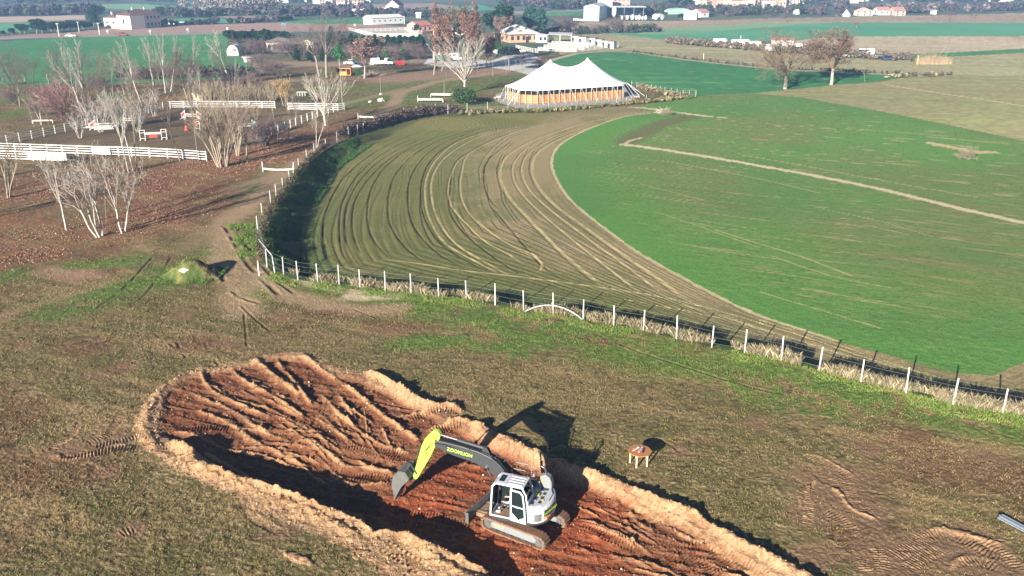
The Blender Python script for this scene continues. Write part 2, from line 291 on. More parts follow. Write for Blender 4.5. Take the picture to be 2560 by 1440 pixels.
PALE_F = [FZ(p) for p in [
 [(1480,1020),(1300,930),(1130,830),(1050,720),(1010,600),(1010,450),(1070,330),(1190,230),(1350,170)],
 [(1530,1030),(1350,930),(1190,830),(1090,700),(1045,560),(1050,430),(1120,320),(1250,230),(1400,170),(1600,125)],
 [(1590,950),(1500,890),(1370,820),(1260,720),(1160,600),(1145,480),(1190,350),(1300,270),(1450,200),(1620,140)],
 [(1690,960),(1660,900),(1520,840),(1380,750),(1260,640),(1215,520),(1225,400),(1260,300),(1400,220),(1560,160),(1750,120)],
 [(1590,1000),(1680,990),(1695,940),(1640,900),(1500,850)],
 [(2070,1085),(1900,950),(1760,820),(1620,680),(1510,560),(1455,450),(1460,360),(1520,290),(1640,220),(1800,160),(2000,100),(2200,70)],
 [(2280,1120),(2000,900),(1800,740),(1640,600),(1550,490),(1525,390),(1560,310),(1650,240),(1800,180),(2000,120)],
 [(2420,1130),(2200,960),(1960,790),(1760,640),(1630,520),(1580,420),(1590,340),(1650,270),(1780,200),(1950,140)],
 [(2560,1160),(2400,1040),(2180,890),(1970,740),(1800,620),(1690,510),(1645,410),(1650,330),(1700,270),(1800,210),(1950,150),(2100,100)],
 [(700,915),(900,935),(1060,960),(1260,990),(1500,1015),(1700,1040),(2000,1080),(2280,1120),(2420,1140)],
 [(720,965),(880,985)], [(1780,1095),(1900,1110),(2000,1130)],
]]
PALE_W = [.13,.13,.11,.11,.12,.2,.13,.13,.22,.16,.06,.06]
def base_z(X, Y):
    X = np.atleast_1d(np.asarray(X, float)); Y = np.atleast_1d(np.asarray(Y, float))
    z = (fbm(X, Y, 45., 2, 3)-.5)*.25*sstep(60, 90, Y)
    ins = inside(X, Y, FIELD_POLY)
    d = np.full(len(X), 30.0)
    for fl in (FENCE, TFENCE):
        i, dd, s, g, t = polyd(X, Y, fl, 30.0); d[i] = np.minimum(d[i], dd)
    z = np.where(ins, gfield(Y)*sstep(.5, 4.0, d)+z*sstep(20, 30, d), z*sstep(2, 20, d))
    return z, ins, d
MOUND = ray(480, 690)
def terrain(X, Y, detail=True):
    """height and albedo at world points"""
    z, ins, dF = base_z(X, Y)
    n = len(X); R = np.hypot(X, Y)
    C = np.zeros((n, 3), np.float32)
    reg = np.zeros(n, np.int16)                      # 0 meadow
    def mix(m, c):
        m = np.clip(m, 0, 1)[:, None]; C[:] = C*(1-m)+np.array(c, np.float32)*m
    def mixi(i, m, c):
        m = np.clip(m, 0, 1)[:, None]; C[i] = C[i]*(1-m)+np.array(c, np.float32)*m
    near = R < 150
    n1 = fbm(X, Y, 9., 3, 1); n2 = fbm(X, Y, 2.2, 3, 21); n3 = fbm(X, Y, .55, 2, 41)
    nh = vn(X, Y, .13, None, 61); nh2 = vn(X, Y, .28, .2, 62)
    # meadow: dry turf, olive tufts, bare dirt and painted small shadows
    a_ = math.radians(112.); us = X*math.sin(a_)+Y*math.cos(a_); vs = X*math.cos(a_)-Y*math.sin(a_)
    sk = vn(us, vs, 1.1, .14, 63); sk2 = vn(us, vs, 5.5, .8, 64)
    C[:] = (.178, .134, .060)
    mix(sstep(.38, .66, n2*.5+n3*.5)*.8, (.095, .092, .034))
    mix(sstep(.50, .74, n1*.5+sk2*.5)*.7, (.29, .20, .10))
    mix(sstep(.55, .72, vn(X, Y, 3.3, None, 65)*.5+n1*.5)*.75, (.15, .078, .045))
    mix(sstep(.55, .85, nh*.55+sk*.45)*.75, (.33, .25, .14))
    mix(sstep(.46, .16, nh2*.55+n3*.45)*.75, (.040, .036, .018))  # dark flecks in the hollows paint small grass shadows into the colour
    for (pc, rb_) in BARE:
        gx, gy = ray(*pc); dd_ = np.hypot(X-gx, Y-gy)+(n2-.5)*rb_*.9+(n3-.5)*.4; mix(sstep(rb_, rb_*.45, dd_)*.8, (.20, .125, .075))
    # greener towards the wire fence and in a band past the bulldozed mound
    if detail:
        gb = np.zeros(n)
        i, d, s, g, t = polyd(X, Y, pl([(690,700),(900,735),(1040,755),(1150,770),(1350,810),(1600,855),(1800,905),(2000,950),(2200,1000),(2400,1030),(2700,1090)]), 4.0)
        gb[i] = np.maximum(gb[i], sstep(4.0, .3, d)*.9)
        for pts, wd in [([(1100,780),(1300,830),(1500,870),(1680,910)], 3.0), ([(1560,880),(1750,940),(1900,990),(2100,1030)], 1.6), ([(2200,1010),(2400,1060),(2560,1090)], 1.6),
                        ([(150,770),(300,720),(420,690),(520,650),(560,610)], 3.2), ([(0,690),(120,670),(330,650)], 2.0), ([(600,640),(640,600),(660,560)], 1.8), ([(640,740),(620,720)], 1.5),
                        ([(1000,860),(1150,850),(1300,880)], 1.5), ([(0,250),(100,235),(250,240)], 6.), ([(0,290),(120,270)], 4.),
                        ([(700,420),(690,440),(640,470)], 3.), ([(840,225),(1000,215),(1120,200)], 8.), ([(860,262),(930,250),(980,240)], 5.), ([(1020,240),(1150,225),(1250,205),(1330,190)], 8.), ([(1000,260),(1200,260)], 6.)]:
            i, d, s, g, t = polyd(X, Y, pl(pts), wd*1.5); gb[i] = np.maximum(gb[i], sstep(wd*1.5, wd*.2, d)*.85)
        gm = gb*sstep(.33, .58, n2*.5+n3*.35+nh*.15)
        gm = np.where(ins, 0, gm)
        mix(gm, (.085, .155, .028)); mix(gm*sstep(.5, .8, nh2), (.17, .22, .055)); mix(gm*sstep(.45, .1, nh)*.6, (.035, .065, .018))
        # fallen leaves under the trees
        lb = np.zeros(n)
        for pts, wd in [([(0,560),(150,590),(330,560),(460,480)], 7.), ([(250,480),(420,440),(560,420),(700,380),(800,340)], 8.), ([(0,500),(250,440),(330,420)], 6.), ([(380,300),(480,255),(330,260)], 12.), ([(0,640),(100,640)], 3.), ([(690,350),(900,310)], 4.), ([(480,400),(640,385)], 6.)]:
            i, d, s, g, t = polyd(X, Y, pl(pts), wd*1.4); lb[i] = np.maximum(lb[i], sstep(wd*1.4, wd*.3, d))
        sp = sstep(.40, .62, vn(X, Y, .16, .3, 71)*.55+n2*.45)
        mix(np.where(ins, 0, lb*sp*.8), (.235, .095, .05)); mix(np.where(ins, 0, lb*sstep(.68, .9, vn(X, Y, .15, .25, 72))*.6), (.36, .20, .14))
        # worn dirt tracks
        for pts, wd, c, a in [([(620,780),(560,640),(560,560),(640,500),(700,440),(790,380),(900,320),(985,262),(1000,232),(1090,205),(1240,182),(1300,172)], 1.5, (.36,.25,.155), .75),
                           ([(640,680),(700,735),(800,760),(900,775),(1000,770)], 1.1, (.34,.24,.15), .8), ([(880,742),(990,742)], .8, (.5,.4,.28), .9), ([(560,480),(660,450),(760,400)], 1.5, (.3,.2,.13), .7),
                           ([(740,700),(830,722),(930,735)], .5, (.42,.34,.23), .75), ([(840,265),(1010,222)], 1.2, (.33,.24,.16), .6), ([(1000,196),(1240,176)], 9., (.34,.21,.155), .65),
                           ([(560,190),(700,160),(900,160),(1050,150)], 7, (.34,.25,.18), .8), ([(400,210),(560,205),(800,200)], 3., (.34,.26,.19), .6),
                           ([(120,680),(210,685)], 1.4, (.33,.2,.14), .7), ([(0,790),(150,745),(300,700)], .6, (.32,.2,.13), .5), ([(470,620),(520,580),(600,560)], 1.5, (.25,.18,.1), .6),
                           ([(1190,270),(1250,268)], 2, (.33,.27,.2), .6)]:
            i, d, s, g, t = polyd(X, Y, pl(pts), wd*1.6); mixi(i, sstep(wd*1.6, wd*.4, d+(n2[i]-.5)*wd)*a*(1-ins[i]), c)
    # far country
    far = Y > 300
    mix(sstep(250, 330, Y)*1.0, PAL['far'])
    fv = fbm(X, Y, 60., 2, 5); mix(sstep(300, 360, Y)*sstep(.45, .7, fv)*.6, (.16,.17,.11))
    # tilled field
    def inreg(m, k): reg[m] = k
    i_f = np.nonzero(ins & (dF > .3))[0]
    inreg(i_f, 1)
    xf = X[ins]; yf = Y[ins]; li = np.nonzero(ins)[0]
    dl = dF[ins]; dr = np.full(len(li), 60.)
    ii, dd, s, g, t = polyd(xf, yf, TILL_R, 60.); dr[ii] = dd
    dl2 = np.full(len(li), 60.); ii, dd, s, g, t = polyd(xf, yf, FENCE[:-3], 60.); dl2[ii] = dd
    u = dl2/(dl2+dr)
    wob = (vn(xf, yf, 14., None, 81)-.5)*.02
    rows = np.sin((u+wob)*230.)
    fade = sstep(130., 70., np.hypot(xf, yf))*sstep(9., 16., dl2+dr)
    c = np.zeros((len(li), 3), np.float32); c[:] = (.190, .180, .062)
    def cm(m, col): 
        m = np.clip(m, 0, 1)[:, None]; c[:] = c*(1-m)+np.array(col, np.float32)*m
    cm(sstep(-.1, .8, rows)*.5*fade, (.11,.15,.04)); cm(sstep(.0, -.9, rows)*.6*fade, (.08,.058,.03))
    cm(sstep(.50, .78, u+(n2[li]-.5)*.3)*.85, (.30,.235,.125))
    ru = np.random.RandomState(5); W_ = dl2+dr; ng_ = ~inside(xf, yf, GREEN)
    for u0 in np.linspace(.05, .93, 27):
        u0 += ru.uniform(-.012, .012); am = ru.uniform(.35, 1.); du = np.abs(u+wob-u0)*W_; brk = sstep(.25, .5, vn(xf+u0*50, yf, 6., None, 83))*sstep(6., 12., W_)
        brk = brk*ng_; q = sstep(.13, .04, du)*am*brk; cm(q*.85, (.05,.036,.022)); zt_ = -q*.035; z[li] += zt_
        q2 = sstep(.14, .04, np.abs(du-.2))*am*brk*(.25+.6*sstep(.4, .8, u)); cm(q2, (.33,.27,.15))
    cm(sstep(.45, .62, n1[li])*.35, (.08,.115,.035))
    cm(sstep(.62, .8, n3[li]*.5+nh[li]*.5)*.6*(.35+.65*sstep(.5, .7, u)), (.36,.28,.16))
    cm(sstep(7.5, 5.5, dl2)*sstep(.5, .35, u)*sstep(110, 70, yf)*.8*(xf > -24), (.068,.115,.032))
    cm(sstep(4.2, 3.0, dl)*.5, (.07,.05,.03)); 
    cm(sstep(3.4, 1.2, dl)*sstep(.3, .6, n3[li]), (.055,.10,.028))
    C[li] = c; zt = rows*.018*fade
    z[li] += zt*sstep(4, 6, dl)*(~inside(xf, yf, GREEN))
    # bright wheat
    gin = inside(X, Y, GREEN); inreg(gin, 2); gi = np.nonzero(gin)[0]; xg = X[gi]; yg = Y[gi]
    g_ = np.zeros((len(gi), 3), np.float32); g_[:] = (.115, .235, .055)
    def gmx(m, col):
        m = np.clip(m, 0, 1)[:, None]; g_[:] = g_*(1-m)+np.array(col, np.float32)*m
    a = math.radians(118.); us = xg*math.sin(a)+yg*math.cos(a); vs = xg*math.cos(a)-yg*math.sin(a)
    st = vn(us, vs, 14., .45, 91); st2 = vn(us, vs, 5., .22, 92); dr = np.full(len(gi), 30.)
    ii, dd, s, g, t = polyd(xg, yg, TILL_R, 30.); dr[ii] = dd
    thin = sstep(7., 16., dr)*sstep(.30, .62, fbm(xg, yg, 22., 2, 95))*sstep(260, 140, yg)
    gmx(thin*.45, (.165, .185, .06)); gmx(thin*sstep(.5, .8, st)*.5, (.21, .165, .075))
    gmx(sstep(.74, .88, st2)*sstep(.40, .65, st)*sstep(3, 8, dr)*.8*sstep(230, 130, yg), (.42, .33, .18))
    gmx(sstep(.6, .9, nh[gi]*.5+n3[gi]*.5)*(.15+.4*thin), (.25, .24, .10)); gmx(sstep(.4, .1, nh2[gi])*.35, (.025, .08, .02))
    st3 = vn(us, vs, 2.2, .16, 93); gmx(sstep(.72, .9, st3)*.45*sstep(140, 90, yg), (.30,.27,.12)); gmx(sstep(.30, .1, st3)*.35*sstep(140, 90, yg), (.05,.11,.03))
    gmx(sstep(6.5, 2., dr)*.45, (.085, .24, .05)); gmx(sstep(.6, .9, vn(xg, yg, 9., None, 97))*.3, (.08, .17, .05))
    ii, dd, s, g, t = polyd(xg, yg, [pf(1565,355), pf(1610,330), pf(1650,310), pf(1720,293)], 3.)
    m = np.zeros(len(gi)); m[ii] = sstep(3., 1., dd); gmx(m*.75, (.13,.115,.06))
    C[gi] = g_
    # named strips further off
    for k, (nm, key, poly) in enumerate(REG):
        m = inside(X, Y, poly); mi = np.nonzero(m)[0]
        if not len(mi): continue
        reg[mi] = 10+k
        v = .85+.3*fbm(X[mi], Y[mi], 30., 2, 100+k)[:, None]; cc = np.array(PAL[key], np.float32)[None, :]*v
        if key in ('olive2', 'olivetan', 'sand', 'tan'):
            a = math.radians(104.); us = X[mi]*math.sin(a)+Y[mi]*math.cos(a); vs = X[mi]*math.cos(a)-Y[mi]*math.sin(a)
            cc = cc*(.86+.28*vn(us, vs, 90., 1.6, 111))[:, None]; cc[:, 1] *= .92+.2*vn(us, vs, 60., 9., 113); cc *= (.8+.4*vn(X[mi], Y[mi], .9, None, 9))[:, None]
        if key == 'arena': cc = cc*(.75+.5*n3[mi])[:, None]; cc = cc*(1+.5*sstep(.5,.8,n1[mi]))[:, None]
        if key == 'deepgreen' or key == 'green':
            cc = cc*(.85+.3*vn(X[mi], Y[mi], 2.5, None, 8))[:, None]
            cc = cc+(np.array((.3,.3,.15), np.float32)*sstep(.86, .94, vn(X[mi], Y[mi], 16., .8, 12))[:, None]*.35)
        C[mi] = cc
    # pale edge between strips
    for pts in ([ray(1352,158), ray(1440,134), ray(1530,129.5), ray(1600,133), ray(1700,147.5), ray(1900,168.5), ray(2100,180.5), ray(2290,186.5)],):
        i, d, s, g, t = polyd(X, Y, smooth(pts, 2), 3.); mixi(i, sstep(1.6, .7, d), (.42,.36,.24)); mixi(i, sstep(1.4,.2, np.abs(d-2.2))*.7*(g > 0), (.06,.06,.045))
    for k, (nm, key, line, wd) in enumerate(ROADS):
        i, d, s, g, t = polyd(X, Y, line, wd+3); q = d < wd; reg[i[q]] = 50+k; mixi(i, sstep(wd+3, wd, d)*.7, (.2,.2,.13)); C[i[q]] = PAL[key]
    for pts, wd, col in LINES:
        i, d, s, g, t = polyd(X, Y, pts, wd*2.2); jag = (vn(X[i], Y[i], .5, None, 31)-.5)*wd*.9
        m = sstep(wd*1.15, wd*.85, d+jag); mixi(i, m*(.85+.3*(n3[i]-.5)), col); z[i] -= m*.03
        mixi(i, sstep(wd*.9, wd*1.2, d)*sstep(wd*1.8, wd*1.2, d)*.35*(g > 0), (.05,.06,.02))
    for pts in RUTS_F:
        i, d, s, g, t = polyd(X, Y, smooth(pts, 3), .45); e = sstep(0, 4, s)*sstep(0, 4, t-s)*(.6+.8*vn(X[i], Y[i], 1.7, None, 33))
        z[i] -= e*.05*sstep(.14, .04, d); z[i] += e*.012*sstep(.25, .0, np.abs(d-.3)); mixi(i, e*sstep(.13, .05, d)*.9, (.045,.032,.02))
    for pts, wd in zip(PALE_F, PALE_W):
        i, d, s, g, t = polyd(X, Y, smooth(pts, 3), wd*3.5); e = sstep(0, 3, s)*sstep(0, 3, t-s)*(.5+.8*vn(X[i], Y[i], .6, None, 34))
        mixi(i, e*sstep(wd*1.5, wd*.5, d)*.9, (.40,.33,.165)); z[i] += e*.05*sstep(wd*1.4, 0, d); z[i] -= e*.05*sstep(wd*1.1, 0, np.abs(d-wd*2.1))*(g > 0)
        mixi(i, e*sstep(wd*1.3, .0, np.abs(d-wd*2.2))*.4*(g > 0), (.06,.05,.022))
    # stubble flecks on the outer quarter
    m = ins & (R < 110); mi = np.nonzero(m)[0]
    z[mi] += (n3[mi]-.5)*.06*sstep(110, 60, R[mi])+(nh[mi]-.5)*.05*sstep(90, 50, R[mi])
    # --- meadow relief
    mo = (~ins); q = np.nonzero(mo & (R < 140))[0]
    z[q] += ((n3[q]-.5)*.03+(nh[q]-.5)*.05+(nh2[q]-.5)*.035)*sstep(140, 40, R[q])*.9
    z[q] += (n2[q]-.5)*.10
    gx, gy = MOUND; d = np.hypot((X-gx)/1.35, (Y-gy)); z += np.where(d < 2.6, 1.5*(1-sstep(0.2, 2.1, d+(n3-.5)*.5)), 0)
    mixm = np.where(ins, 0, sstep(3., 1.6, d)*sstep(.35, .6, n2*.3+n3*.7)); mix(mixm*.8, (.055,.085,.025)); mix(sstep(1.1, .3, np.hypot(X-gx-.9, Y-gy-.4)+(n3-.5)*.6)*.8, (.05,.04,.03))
    # --- the stripped pit
    so = inside(X, Y, SOIL); qi = np.nonzero(so)[0]
    dS = np.full(n, 2.0); i, d, s, g, t = polyd(X, Y, SOIL, 2.0); dS[i] = d
    bx = np.nonzero((X > -26) & (X < 24) & (Y > 20) & (Y < 55))[0]
    if len(bx):
        x = X[bx]; y = Y[bx]; sb = so[bx]; ds = dS[bx]
        jag = (n3[bx]-.5)*.8+(nh[bx]-.5)*.4+(n2[bx]-.5)*.9
        jag = jag-.18; soil = np.where(sb, sstep(-.12, .12, ds+jag), 0*ds)
        speck = np.where(sb, 0, sstep(1.3, .1, ds)*sstep(.66, .78, nh[bx]*.6+n3[bx]*.4))
        ctl = [(450,1000,-.15),(700,950,-.15),(900,980,-.2),(500,1080,-.18),(400,1030,-.1),(430,980,-.08),(380,1060,-.1),(800,1100,-.32),(1000,1050,-.3),(1100,1060,-.25),(480,1110,-.3),(600,1130,-.65),(700,1185,-.85),(800,1215,-.9),(900,1270,-.95),(1000,1300,-.95),(1050,1200,-.55),(1210,1322,-.6),(1290,1350,-.6),(1355,1378,-.6),
               (1380,1300,-.6),(1250,1240,-.6),(1130,1260,-.6),(990,1250,-.6),(1100,1340,-.8),(1200,1420,-.8),(1500,1260,-.42),(1600,1340,-.45),(1750,1420,-.4),(1500,1420,-.6),(1400,1230,-.5)]
        num = 0; den = 0
        for a, b, dz in ctl:
            gx, gy = ray(a, b, dz); ww = 1/(((x-gx)**2+(y-gy)**2)**1.5+.3); num = num+ww*dz; den = den+ww
        dep = num/den
        ip = inside(x, y, PIT); dP = np.full(len(x), 1.5); i, d, s, g, t = polyd(x, y, PIT+[PIT[0]], 1.5); dP[i] = d
        inn = np.where(ip, sstep(-.05, .5, dP+(n3[bx]-.5)*.2), 0)
        zz = dep*inn; floor = inn.copy(); crest = np.zeros(len(x))
        for pts, wd, h in RG:
            wd = wd*(.8 if wd > .3 else .72); i, d, s, g, t = polyd(x, y, pts, wd*2.4)
            if not len(i): continue
            e = sstep(-.1, .9, s)*sstep(-.1, .9, t-s)
            f = np.exp(-(d/wd*(.65+.9*vn(x[i], y[i], .7, None, 51)))**2)*e*(.35+1.25*fbm(x[i], y[i], 1.4, 2, 52))
            zz[i] += h*f*(.66 if wd > .24 else .50); crest[i] = np.maximum(crest[i], f*min(1, h/.2))
            soil[i] = np.maximum(soil[i], sstep(.25, .5, f+jag[i]*.3))
        hatch = np.zeros(len(x))
        for pts, wd, dp, pit in TRK:
            i, d, s, g, t = polyd(x, y, pts, wd*1.3)
            if not len(i): continue
            e = sstep(0, .4, s)*sstep(0, .4, t-s)*sstep(wd*1.25, wd*.9, d)*(.35+.65*sstep(.3, .6, vn(x[i], y[i], 1.3, None, 53)))
            zz[i] += e*(-.03+dp*np.sin(s/pit*2*math.pi)); hatch[i] = np.maximum(hatch[i], e)
            soil[i] = np.maximum(soil[i], e*.55*sstep(.3, .6, n3[bx][i]+.15))
        fine = (n3[bx]-.5)*.10+(nh[bx]-.5)*.07+(nh2[bx]-.5)*.05
        clod = np.maximum(vn(x, y, .22, None, 54)-.62, 0)*.5+np.maximum(vn(x, y, .45, None, 55)-.66, 0)*.7
        a = math.radians(110.); us = x*math.sin(a)+y*math.cos(a); vs = x*math.cos(a)-y*math.sin(a)
        scr = vn(us, vs, 3.2, .24, 56)
        zz += soil*(fine*.35+clod*(.2+.35*crest)+(scr-.5)*.10*floor)
        base = z[bx].copy(); z[bx] = base*(1-soil*.7)+zz
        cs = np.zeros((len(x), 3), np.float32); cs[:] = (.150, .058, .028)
        def sm(m, col):
            m = np.clip(m, 0, 1)[:, None]; cs[:] = cs*(1-m)+np.array(col, np.float32)*m
        nn = n2[bx]; sm(sstep(.4, .7, nn)*.5, (.15,.062,.034)); sm(sstep(.52, .8, scr)*.45, (.27,.13,.07))
        # fresh subsoil by the machine
        for a, b, rr in [(1160,1200,3.6),(1030,1275,2.6),(1250,1350,3.4),(1470,1290,3.2),(1350,1120,1.6),(1430,1390,3.)]:
            gx, gy = ray(a, b, -.5); sm(sstep(rr, rr*.35, np.hypot(x-gx, y-gy)+(nn-.5)*2.6)*.8, (.225,.060,.025))
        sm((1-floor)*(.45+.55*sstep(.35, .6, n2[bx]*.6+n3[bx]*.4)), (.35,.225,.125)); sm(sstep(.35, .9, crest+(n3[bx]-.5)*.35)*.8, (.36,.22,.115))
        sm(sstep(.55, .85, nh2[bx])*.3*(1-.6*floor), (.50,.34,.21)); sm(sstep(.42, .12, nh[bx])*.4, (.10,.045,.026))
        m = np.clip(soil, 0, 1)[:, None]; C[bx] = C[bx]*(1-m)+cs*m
        C[bx] = C[bx]*(1-speck[:, None]*.8)+np.array((.40,.25,.15), np.float32)*speck[:, None]*.8
        reg[bx[soil > .55]] = 3
        mixi(bx, hatch*(1-soil)*.4, (.25,.17,.10))
    for pts, wd, dp in RUT:
        i, d, s, g, t = polyd(X, Y, pts, wd*2.6); e = sstep(0, .8, s)*sstep(0, .8, t-s)
        e = e*sstep(.2, .6, vn(X[i], Y[i], 1.1, None, 57)); z[i] -= e*dp*.5*sstep(wd*1.1, wd*.3, d); z[i] += e*dp*.3*sstep(wd*1.0, 0, np.abs(d-wd*1.6)); mixi(i, e*sstep(wd*1.5, wd*.4, d)*.6, (.12,.075,.045))
    return z, C, reg
def gz(x, y):
    z, _, _ = base_z([x], [y]); return float(z[0])
# ------------------------------------------------------------------ materials
MATS = {}
def mat(name, col, rough=.7, metal=0.0, nscale=8., namt=.18, bump=0.0, bscale=40., spec=.3, alpha=None, trans=0.0):
    if name in MATS: return MATS[name]
    m = bpy.data.materials.new(name); m.use_nodes = True; n = m.node_tree; b = n.nodes['Principled BSDF']
    b.inputs['Roughness'].default_value = rough; b.inputs['Metallic'].default_value = metal; b.inputs['Specular IOR Level'].default_value = spec
    if trans: b.inputs['Transmission Weight'].default_value = trans
    tc = n.nodes.new('ShaderNodeTexCoord'); no = n.nodes.new('ShaderNodeTexNoise'); no.inputs['Scale'].default_value = nscale; no.inputs['Detail'].default_value = 4
    n.links.new(tc.outputs['Object'], no.inputs['Vector'])
    mx = n.nodes.new('ShaderNodeMix'); mx.data_type = 'RGBA'
    mx.inputs['A'].default_value = (*[c*(1-namt) for c in col], 1); mx.inputs['B'].default_value = (*[min(1, c*(1+namt)) for c in col], 1)
    n.links.new(no.outputs['Fac'], mx.inputs['Factor']); n.links.new(mx.outputs['Result'], b.inputs['Base Color'])
    if bump:
        n2 = n.nodes.new('ShaderNodeTexNoise'); n2.inputs['Scale'].default_value = bscale; n2.inputs['Detail'].default_value = 3
        n.links.new(tc.outputs['Object'], n2.inputs['Vector']); bp = n.nodes.new('ShaderNodeBump'); bp.inputs['Strength'].default_value = bump; bp.inputs['Distance'].default_value = .05
        n.links.new(n2.outputs['Fac'], bp.inputs['Height']); n.links.new(bp.outputs['Normal'], b.inputs['Normal'])
    MATS[name] = m; return m
def ground_mat():
    m = bpy.data.materials.new('earth_and_crops'); m.use_nodes = True; n = m.node_tree; b = n.nodes['Principled BSDF']
    b.inputs['Roughness'].default_value = .95; b.inputs['Specular IOR Level'].default_value = .08
    at = n.nodes.new('ShaderNodeAttribute'); at.attribute_name = 'albedo'
    tc = n.nodes.new('ShaderNodeTexCoord'); no = n.nodes.new('ShaderNodeTexNoise'); no.inputs['Scale'].default_value = 9.; no.inputs['Detail'].default_value = 5; no.inputs['Roughness'].default_value = .7
    n.links.new(tc.outputs['Object'], no.inputs['Vector'])
    mr = n.nodes.new('ShaderNodeMapRange'); mr.inputs['From Min'].default_value = .3; mr.inputs['From Max'].default_value = .7; mr.inputs['To Min'].default_value = .6; mr.inputs['To Max'].default_value = 1.4
    n.links.new(no.outputs['Fac'], mr.inputs['Value'])
    mx = n.nodes.new('ShaderNodeVectorMath'); mx.operation = 'SCALE'
    n.links.new(at.outputs['Color'], mx.inputs[0]); n.links.new(mr.outputs['Result'], mx.inputs['Scale']); n.links.new(mx.outputs['Vector'], b.inputs['Base Color'])
    n2 = n.nodes.new('ShaderNodeTexNoise'); n2.inputs['Scale'].default_value = 14.; n2.inputs['Detail'].default_value = 4
    n.links.new(tc.outputs['Object'], n2.inputs['Vector']); bp = n.nodes.new('ShaderNodeBump'); bp.inputs['Strength'].default_value = .7; bp.inputs['Distance'].default_value = .08
    n.links.new(n2.outputs['Fac'], bp.inputs['Height']); n.links.new(bp.outputs['Normal'], b.inputs['Normal'])
    return m
def mesh_np(name, V, Fq, m, cols=None, smooth_=False, parent=None):
    me = bpy.data.meshes.new(name); k = Fq.shape[1]
    me.vertices.add(len(V)); me.vertices.foreach_set('co', np.asarray(V, np.float32).ravel())
    me.loops.add(Fq.size); me.loops.foreach_set('vertex_index', Fq.astype(np.int32).ravel())
    me.polygons.add(len(Fq)); me.polygons.foreach_set('loop_start', np.arange(0, Fq.size, k, dtype=np.int32))
    me.polygons.foreach_set('use_smooth', np.full(len(Fq), smooth_))
    me.update(calc_edges=True)
    if cols is not None:
        a = me.color_attributes.new('albedo', 'FLOAT_COLOR', 'POINT')
        c4 = np.ones((len(V), 4), np.float32); c4[:, :3] = cols; a.data.foreach_set('color', c4.ravel())
    me.materials.append(m)
    o = bpy.data.objects.new(name, me); COL.objects.link(o)
    if parent: o.parent = parent
    return o
# ------------------------------------------------------------------ the ground sheet: fine near the machine, coarser with distance
NC, NR = 1500, 1150
ang = np.concatenate([-np.radians(np.linspace(178, 37, 40)), np.linspace(-math.radians(36.5), math.radians(36.5), NC), np.radians(np.linspace(37, 178, 40))])
dep = np.linspace(math.radians(41.), math.radians(1.45), NR)
rr = np.concatenate([np.linspace(2., 27.5, 14), CAMH/np.tan(dep), [1300, 1800, 2600, 4000, 6500]])
A, RR = np.meshgrid(ang, rr); X = (RR*np.sin(A)).ravel(); Y = (RR*np.cos(A)).ravel()
zz, CC, reg = terrain(X, Y)
nc = len(ang); nr = len(rr)
I = (np.arange(nr-1)[:, None]*nc+np.arange(nc-1)[None, :]).ravel()
Q = np.stack([I, I+1, I+nc+1, I+nc], 1)
rq = reg[Q[:, 0]]
GM = ground_mat()
allV = np.stack([X, Y, zz], 1)
def sheet(name, sel):
    q = Q[sel]
    if not len(q): return
    used, inv = np.unique(q, return_inverse=True)
    o = mesh_np(name, allV[used], inv.reshape(q.shape), GM, CC[used], smooth_=True); o['kind'] = 'structure'
    return o
sheet('ground', rq == 0); sheet('tilled_field', rq == 1); sheet('wheat_field', rq == 2); sheet('bare_soil', rq == 3)
for k, (nm, key, poly) in enumerate(REG): sheet(nm, rq == 10+k)
for k, r_ in enumerate(ROADS): sheet('road', rq == 50+k)
del allV, A, RR
